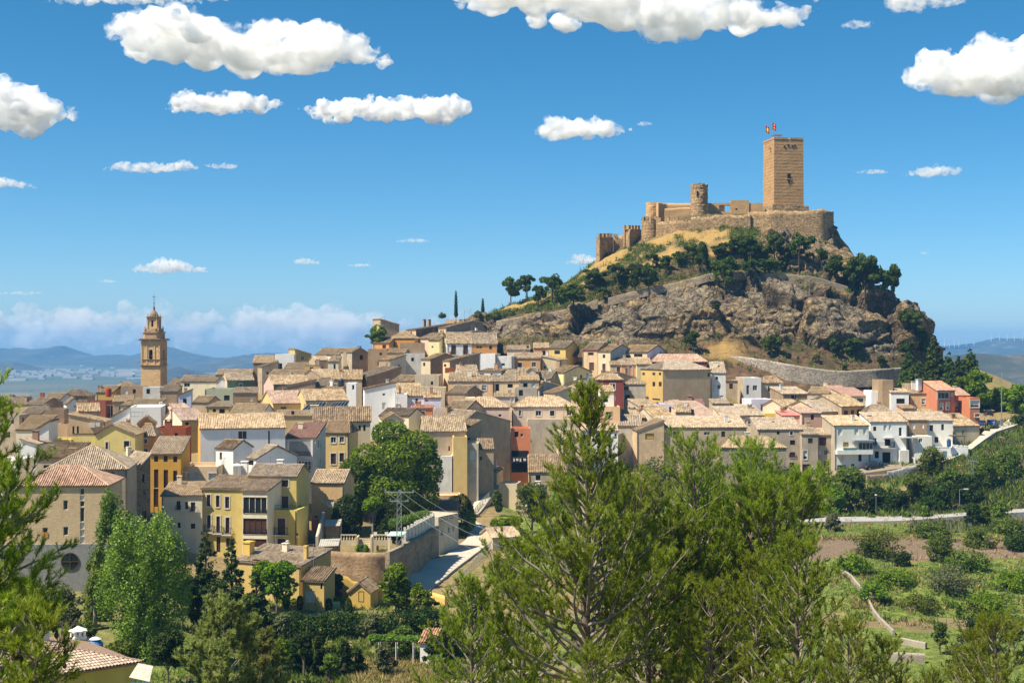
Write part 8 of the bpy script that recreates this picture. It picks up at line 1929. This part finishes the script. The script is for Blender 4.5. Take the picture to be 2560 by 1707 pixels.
hero=npine('tall open foreground pine rising highest in the middle',1468,962,40,4.3,501,pxb=1462,crown0=.28,shoots=5,per=20,nw=.019,shape=1.0,whorl=.33)
pB=npine('wide foreground pine right of the tall one with several stems',1735,1118,50,2.3,502,pxb=1760,crown0=.38,stems=7,spread=1.35,inner=.36,shoots=5,per=13,nw=.022,nl=.13,shape=.28,whorl=.48,H2=.93)
npine('middle foreground pine between the tall one and the wide one',1600,1215,49,2.4,510,pxb=1640,crown0=.35,stems=3,spread=.8,shoots=4,per=13,nw=.021,nl=.125,shape=.35,whorl=.45)
pC=npine('foreground pine leaning right behind the wide one',1890,1128,54,2.4,503,pxb=1790,crown0=.40,stems=6,spread=1.3,inner=.36,shoots=5,per=13,nw=.023,nl=.135,shape=.28,whorl=.48,H2=.93)
npine('pine reaching in from the left picture edge',-95,1000,24,2.1,504,crown0=.12,shoots=7,per=28,whorl=.28,nl=.11,nw=.013,shape=.3)
npine('second pine at the left picture edge, behind the first',-30,1190,30,1.9,511,crown0=.12,shoots=6,per=24,whorl=.32,nl=.12,nw=.015,shape=.35)
npine('low pine twig tree at the lower left corner',95,1555,21,1.1,505,pxb=60,crown0=.25,shoots=6,per=30,nl=.10,nw=.012,whorl=.32,bark=BARKG)
pD=npine('bushy pine at the lower right of the pine group',1990,1375,45,3.0,506,crown0=.12,shoots=5,per=20,nw=.020,shape=.45,inner=.36)
npine('soft olive green pine crown at the bottom left centre',560,1525,80,5.0,507,crown0=.1,shoots=7,per=20,nl=.22,nw=.055,mat=LF['needleolive'],whorl=.75,shape=.5)
npine('second olive pine crown left of the bottom centre',650,1590,84,2.6,508,crown0=.1,shoots=7,per=20,nl=.22,nw=.055,mat=LF['needleolive'],whorl=.75,shape=.6)
npine('young pine crown at the lower right corner',2490,1560,41,2.1,509,crown0=.1,shoots=5,per=22,nw=.016,shape=.5)
for i,(src,px,D,sc,rz,lab) in enumerate(((pD,1180,39,.82,2.0,'low pine under the left branches of the tall one'),(pD,1310,46,.92,4.0,'low pine behind the tall one, left of its trunk'),(pD,1620,43,.90,1.0,'low pine right of the tall trunk'),(pD,1780,40,.80,3.1,'low pine under the wide one'),(pD,2120,42,.66,5.0,'low pine at the right end of the pine group'),(pD,1890,47,.95,.5,'low pine under the leaning one'),(pD,2330,40,.50,2.4,'small pine crown left of the lower right corner'),(pD,2210,46,.62,1.2,'small pine between the group and the corner'),(pD,1480,37,.62,5.5,'small pine at the foot of the tall trunk'),(pD,2440,46,.66,3.6,'pine crown behind the lower right corner'))):
    c=copy_tree(src);c['label']=lab;c.location=PG(px,D);c.rotation_euler=(0,0,rz);c.scale=(sc,sc,sc)
# --- ground cover
r=np.random.default_rng(77);PT,TY=[],[]
def scatter(n,x0,x1,y0,y1,cond=None):
    x=r.uniform(x0,x1,n);y=r.uniform(y0,y1,n);return np.stack([x,y],1)
def gz(q):
    fx=np.clip((q[:,0]-GX0)/GS,0,len(gx)-1.001);fy=np.clip((q[:,1]-GY0)/GS,0,len(gy)-1.001);i=fx.astype(int);j=fy.astype(int);u,v=fx-i,fy-j
    return (Zg[j,i]*(1-u)+Zg[j,i+1]*u)*(1-v)+(Zg[j+1,i]*(1-u)+Zg[j+1,i+1]*u)*v
def cover(name,pts,hgt,wid,mat,per,label=None):
    n=len(pts);z=gz(pts);base=np.c_[pts,z];b_=np.repeat(base,per,0)+np.c_[r.normal(size=(n*per,2))*wid,np.zeros(n*per)]
    d=np.c_[r.normal(size=(n*per,2))*.45,np.ones(n*per)];L=(hgt*r.uniform(.5,1.4,n)).repeat(per)*r.uniform(.6,1.2,n*per);tip=b_+d*L[:,None];s=np.c_[r.normal(size=(n*per,2)),np.zeros(n*per)];s /= np.linalg.norm(s,axis=1,keepdims=True)
    V=np.stack([b_-s*wid*.3,b_+s*wid*.3,tip],1).reshape(-1,3);t=np.clip(np.repeat(r.normal(.5,.25,n),per)+r.normal(size=n*per)*.15,0,1).repeat(3)
    o=np_mesh(name,V,np.arange(3*n*per).reshape(-1,3),mat,attr={'tint':t});o['kind']='stuff';return o
q=scatter(26000,30,130,150,245);px_=CX+q[:,0]/q[:,1]*F;yw_=q[:,1]+(fbm(np.c_[q*.06,np.zeros(len(q))],3,21)-.5)*9
den=np.select([(yw_>229) & (yw_<243),(yw_>213) & (yw_<229),(yw_>203) & (yw_ <= 213),(yw_>194) & (yw_ <= 198),(yw_>183) & (yw_ <= 190)],[.7,.05,.9,.9,.1],.6)
q=q[(px_>1850) & (r.random(len(q))<den)]
cover('grass',q,.2,.28,LF['grassg'],5)
q=scatter(5000,30,130,185,245);yw_=q[:,1]+(fbm(np.c_[q*.06,np.zeros(len(q))],3,21)-.5)*9;px_=CX+q[:,0]/q[:,1]*F;e_=np.minimum(np.minimum(abs(yw_-229),abs(yw_-203)),abs(yw_-194));q=q[(px_>1980) & (e_<1.8)];cover('dry_grass',q,.55,.4,LF['grassd'],7)
q=scatter(5200,30,140,150,330);px_=CX+q[:,0]/q[:,1]*F;q=q[(px_>1950)];ny_=fbm(np.c_[q*.08,np.zeros(len(q))],3,23);q=q[ny_>.5]
cover('dry_grass',q,.6,.35,LF['grassd'],6)
q=scatter(2200,40,140,250,330);px_=CX+q[:,0]/q[:,1]*F;q=q[(px_>2020)];cover('scrub',q,1.1,.7,LF['shrub'],16)
q=scatter(3000,66,140,232,320);px_=CX+q[:,0]/q[:,1]*F;q=q[(px_>2280)];cover('scrub',q,.8,.6,LF['olive'],14)
q=scatter(500,30,140,186,206);px_=CX+q[:,0]/q[:,1]*F;q=q[(px_>2080)];cover('scrub',q,.7,.5,LF['shrub'],12)
q=scatter(9000,-60,30,108,182);px_=CX+q[:,0]/q[:,1]*F;q=q[(px_<1150) & ~((px_<430) & (q[:,1]>128))];cover('grass',q,.55,.3,LF['grassg'],5)
q=scatter(800,-26,4,112,165);cover('scrub',q,.5,.5,LF['shrub'],18)
q=scatter(3500,-18,-5,122,148);px_=CX+q[:,0]/q[:,1]*F;q=q[(px_>880) & (px_<1100)];cover('dry_grass',q,.6,.3,LF['grassd'],7)
# scrub and dry tufts on the castle hill
k=r.choice(len(HVd),2600,p=(np.clip(1-rock-grass*1.2,0.005,1)*(L_<5.2)*(L_>.35))/(np.clip(1-rock-grass*1.2,0.005,1)*(L_<5.2)*(L_>.35)).sum());b0_=HVd[k];per=14;n=len(k)
b_=np.repeat(b0_,per,0)+r.normal(size=(n*per,3))*.35;d=np.c_[r.normal(size=(n*per,2))*.7,np.abs(r.normal(size=n*per))+.4];tip=b_+d*(np.repeat(r.uniform(.2,.55,n),per))[:,None];s=r.normal(size=(n*per,3))*.10
t=np.clip(np.repeat(r.normal(.45,.25,n),per),0,1).repeat(3);o=np_mesh('scrub',np.stack([b_-s,b_+s,tip],1).reshape(-1,3),np.arange(3*n*per).reshape(-1,3),LF['shrub'],attr={'tint':t});o['kind']='stuff'
# ---------------------------------------------------------------- clouds (real volumes, far beyond the haze)
def cloud_mat(name,dens,size):
    m=bpy.data.materials.new(name);m.use_nodes=True
    ns,ls=m.node_tree.nodes,m.node_tree.links
    ns.clear()
    o=ns.new('ShaderNodeOutputMaterial');v=ns.new('ShaderNodeVolumePrincipled')
    v.inputs['Color'].default_value=(0.998,0.998,0.998,1)
    v.inputs['Anisotropy'].default_value=0.1
    tc=ns.new('ShaderNodeTexCoord')
    no=N(ns,'ShaderNodeTexNoise',Scale=1.0/size,Detail=8.0,Roughness=0.74);ls.new(tc.outputs['Object'],no.inputs['Vector'])
    r=ns.new('ShaderNodeMapRange');ls.new(no.outputs[0],r.inputs[0])
    r.inputs[1].default_value,r.inputs[2].default_value,r.inputs[3].default_value,r.inputs[4].default_value=0.45,0.80,0.0,dens
    ls.new(r.outputs[0],v.inputs['Density'])
    ls.new(v.outputs[0],o.inputs['Volume'])
    m.cycles.volume_step_rate=0.2
    return m
CLOUD=cloud_mat('cloud_vapour',0.10,100.0)
CLOUD_THIN=cloud_mat('cloud_vapour_thin',0.06,55.0)
CLOUD_BANK=cloud_mat('cloud_vapour_bank',0.02,230.0)

def remeshed(v,f,voxel):
    me=bpy.data.meshes.new('tmp')
    me.from_pydata([tuple(x) for x in v],[],[tuple(x) for x in f])
    o=bpy.data.objects.new('tmp',me);COL.objects.link(o)
    md=o.modifiers.new('r','REMESH');md.mode='VOXEL';md.voxel_size=voxel
    dg=bpy.context.evaluated_depsgraph_get();ev=o.evaluated_get(dg);m2=bpy.data.meshes.new_from_object(ev)
    vv=np.zeros(len(m2.vertices)*3,np.float32);m2.vertices.foreach_get('co',vv)
    nn=np.zeros(len(m2.vertices)*3,np.float32);m2.vertices.foreach_get('normal',nn)
    m2.calc_loop_triangles()
    tt=np.zeros(len(m2.loop_triangles)*3,np.int32);m2.loop_triangles.foreach_get('vertices',tt)
    bpy.data.objects.remove(o);bpy.data.meshes.remove(me);bpy.data.meshes.remove(m2)
    return vv.reshape(-1,3),nn.reshape(-1,3),tt.reshape(-1,3)

import bmesh
def ico(sub):
    bm=bmesh.new();bmesh.ops.create_icosphere(bm,subdivisions=sub,radius=1)
    v=np.array([x.co[:] for x in bm.verts]);f=np.array([[q.index for q in x.verts] for x in bm.faces]);bm.free()
    return v,f
ICO1,ICO2,ICO3=ico(1),ico(2),ico(3)

def cloud(prof,label,D=6000.0,mat=None,seed=0,depth=0.45,rough=1.0,puff=1.0,cat='cloud',group=None):
    """prof: list of (px, top, bottom) along the cloud in photo pixels"""
    r=np.random.default_rng(seed)
    prof=np.array(prof,float);x0,x1=prof[0,0],prof[-1,0];sc=D/F
    W=(x1-x0);hmax=(prof[:,2]-prof[:,1]).max()
    V,Fa=[],[];k=0
    n=int(max(14,min(190,3.2*W/max(hmax,6)*9)))
    iv,ifc=ICO2
    for i in range(n):
        px=r.uniform(x0,x1);t=np.interp(px,prof[:,0],prof[:,1]);b=np.interp(px,prof[:,0],prof[:,2])
        h=b-t
        if h<1.5:continue
        rad=h*r.uniform(0.13,0.36)*puff
        rad=min(rad,max(px-x0,2)*0.9+2,max(x1-px,2)*0.9+2)
        py=r.uniform(t+rad,max(t+rad+0.1,b-rad*0.75))
        dd=r.normal(0,1)*depth*hmax
        c=np.array(((px-CX)*sc,D+dd*sc,(HY-py)*sc))
        s_=np.array((r.uniform(1.0,1.7),r.uniform(1.0,1.5),r.uniform(0.7,1.0)))*rad*sc
        vv=iv*s_+c
        zb=(HY-b)*sc
        vv[:,2]=np.where(vv[:,2]<zb,zb+(vv[:,2]-zb)*0.18,vv[:,2])
        V.append(vv);Fa.append(ifc+k);k+=len(iv)
    if not V:return
    V=np.concatenate(V);Fa=np.concatenate(Fa)
    vox=max(hmax*sc/14.0,W*sc/150.0)
    v,nn,t=remeshed(V,Fa,vox)
    L=hmax*sc
    up=np.clip(nn[:,2]+0.75,0.25,1)
    q=v/L
    d=(fbm(q*4.5,4,seed)-0.5)*0.50+(1-np.abs(fbm(q*9.0,3,seed+9)*2-1)-0.62)*0.13
    d2=fbm(q*26.0,2,seed+4)-0.5
    v=v+nn*((d*L*up+d2*0.05*L)*rough)[:,None]
    o=np_mesh('cloud',v,t,mat or CLOUD,smooth=True)
    tag(o,label,cat,group or 'clouds in the blue sky')
    return o

cloud([(262,98,100),(300,70,125),(360,45,150),(430,22,165),(480,25,175),(540,60,182),(600,75,188),(660,52,190),(740,62,192),(800,55,185),(860,85,180),(930,110,165),(1000,145,155)],
      'largest white cumulus with grey belly high at upper left',seed=3)
cloud([(-60,190,320),(0,182,325),(40,200,325),(80,225,322),(130,258,315),(180,268,308),(232,295,303)],'white and grey cumulus cut by the left edge',D=7600.0,seed=5)
cloud([(415,278,282),(470,230,285),(520,240,287),(590,226,287),(640,243,285),(715,252,262)],'small flat cumulus under the largest cloud',D=9400.0,seed=7)
cloud([(748,280,283),(800,252,300),(860,245,304),(940,246,306),(1020,240,307),(1100,238,308),(1150,235,308),(1175,255,307)],'long flat cumulus right of centre left, pointed at its left end',D=10600.0,seed=8)
cloud([(1328,335,338),(1370,300,345),(1420,292,348),(1480,290,348),(1520,305,345),(1590,318,325)],'small cumulus left of the castle tower, at its height',D=8600.0,seed=9)
cloud([(1588,312,314),(1610,302,316),(1634,309,312)],'tiny puff at the right tip of the cloud by the tower',D=8600.0,seed=10,mat=CLOUD_THIN)
cloud([(1110,-20,5),(1200,-60,28),(1300,-70,40),(1420,-75,52),(1500,-70,62),(1560,-40,92),(1640,-30,98),(1720,-30,94),(1800,-10,85),(1900,5,72),(2000,15,58),(2060,35,45)],
      'broad grey-bellied cloud cut by the top edge',seed=11)
cloud([(2255,205,208),(2300,160,222),(2350,120,230),(2400,105,236),(2470,92,240),(2540,100,238),(2620,110,236)],'big white cumulus at the right edge',D=6800.0,seed=12)
cloud([(254,424,427),(300,405,431),(360,404,433),(420,408,432),(462,398,428),(497,415,425)],'thin flat cloud low on the left, above the church spire',D=11600.0,seed=13,mat=CLOUD_THIN)
cloud([(508,412,416),(550,407,424),(590,410,422)],'tiny cloud right of the thin flat one',D=11700.0,seed=14,mat=CLOUD_THIN)
cloud([(2255,436,440),(2300,418,442),(2340,410,442),(2400,420,437)],'small flat cloud right of the castle tower',D=9000.0,seed=15,mat=CLOUD_THIN)
cloud([(2128,429,432),(2170,422,436),(2218,426,434)],'wisp between the castle tower and the small flat cloud',D=9000.0,seed=16,mat=CLOUD_THIN)
cloud([(322,678,682),(360,660,683),(410,642,684),(450,650,684),(520,672,682)],'small cumulus just above the church spire',D=12800.0,seed=17,mat=CLOUD_THIN)
cloud([(733,650,660),(760,642,662),(800,655,662)],'tiny cloud above the middle of the town',D=12400.0,seed=18,mat=CLOUD_THIN)
cloud([(868,661,666),(900,658,668),(932,660,666)],'faint dash of cloud low above the town',D=12400.0,seed=19,mat=CLOUD_THIN)
cloud([(990,600,607),(1030,594,609),(1072,600,607)],'lone small flat cloud in mid sky',D=7000.0,seed=20,mat=CLOUD_THIN)
cloud([(1415,655,660),(1450,630,662),(1500,645,661)],'small cloud peeping behind the left castle wall',D=12400.0,seed=21,mat=CLOUD_THIN)
cloud([(-20,440,470),(30,445,472),(60,455,472),(88,464,471)],'small cloud at the left edge below the big one',D=10500.0,seed=22,mat=CLOUD_THIN)
cloud([(100,-8,6),(200,-20,12),(330,-22,13),(480,-18,9),(580,-6,4)],'streak of white cloud cut by the top edge at left',D=8200.0,seed=23,mat=CLOUD_THIN)
cloud([(2205,0,10),(2240,-15,28),(2290,-18,30),(2350,-12,22),(2430,0,8)],'white scraps cut by the top edge at right',D=8200.0,seed=24,mat=CLOUD_THIN)
cloud([(2105,60,68),(2140,47,73),(2178,58,68)],'small puff below the white scraps at upper right',D=8000.0,seed=25,mat=CLOUD_THIN)
cloud([(2290,632,635),(2305,627,638),(2322,631,635)],'tiny puff right of the castle hill',seed=26,mat=CLOUD_THIN)
cloud([(236,703,706),(265,697,709),(295,702,706)],'faint speck of cloud left of the spire',seed=27,mat=CLOUD_THIN)
cloud([(-10,731,736),(50,726,739),(118,730,735)],'thin streak low at the left edge',seed=28,mat=CLOUD_THIN)
cloud([(-200,765,880),(-60,752,880),(80,748,880),(180,760,880),(300,765,880),(420,770,880),(520,752,880),(640,762,880),(740,748,880),(800,745,880),(900,772,880),(1000,780,880),(1100,785,880),(1260,800,880)],
      'long pale cloud bank along the horizon behind the town',D=10500.0,mat=CLOUD_BANK,seed=30,depth=1.5,puff=0.8)
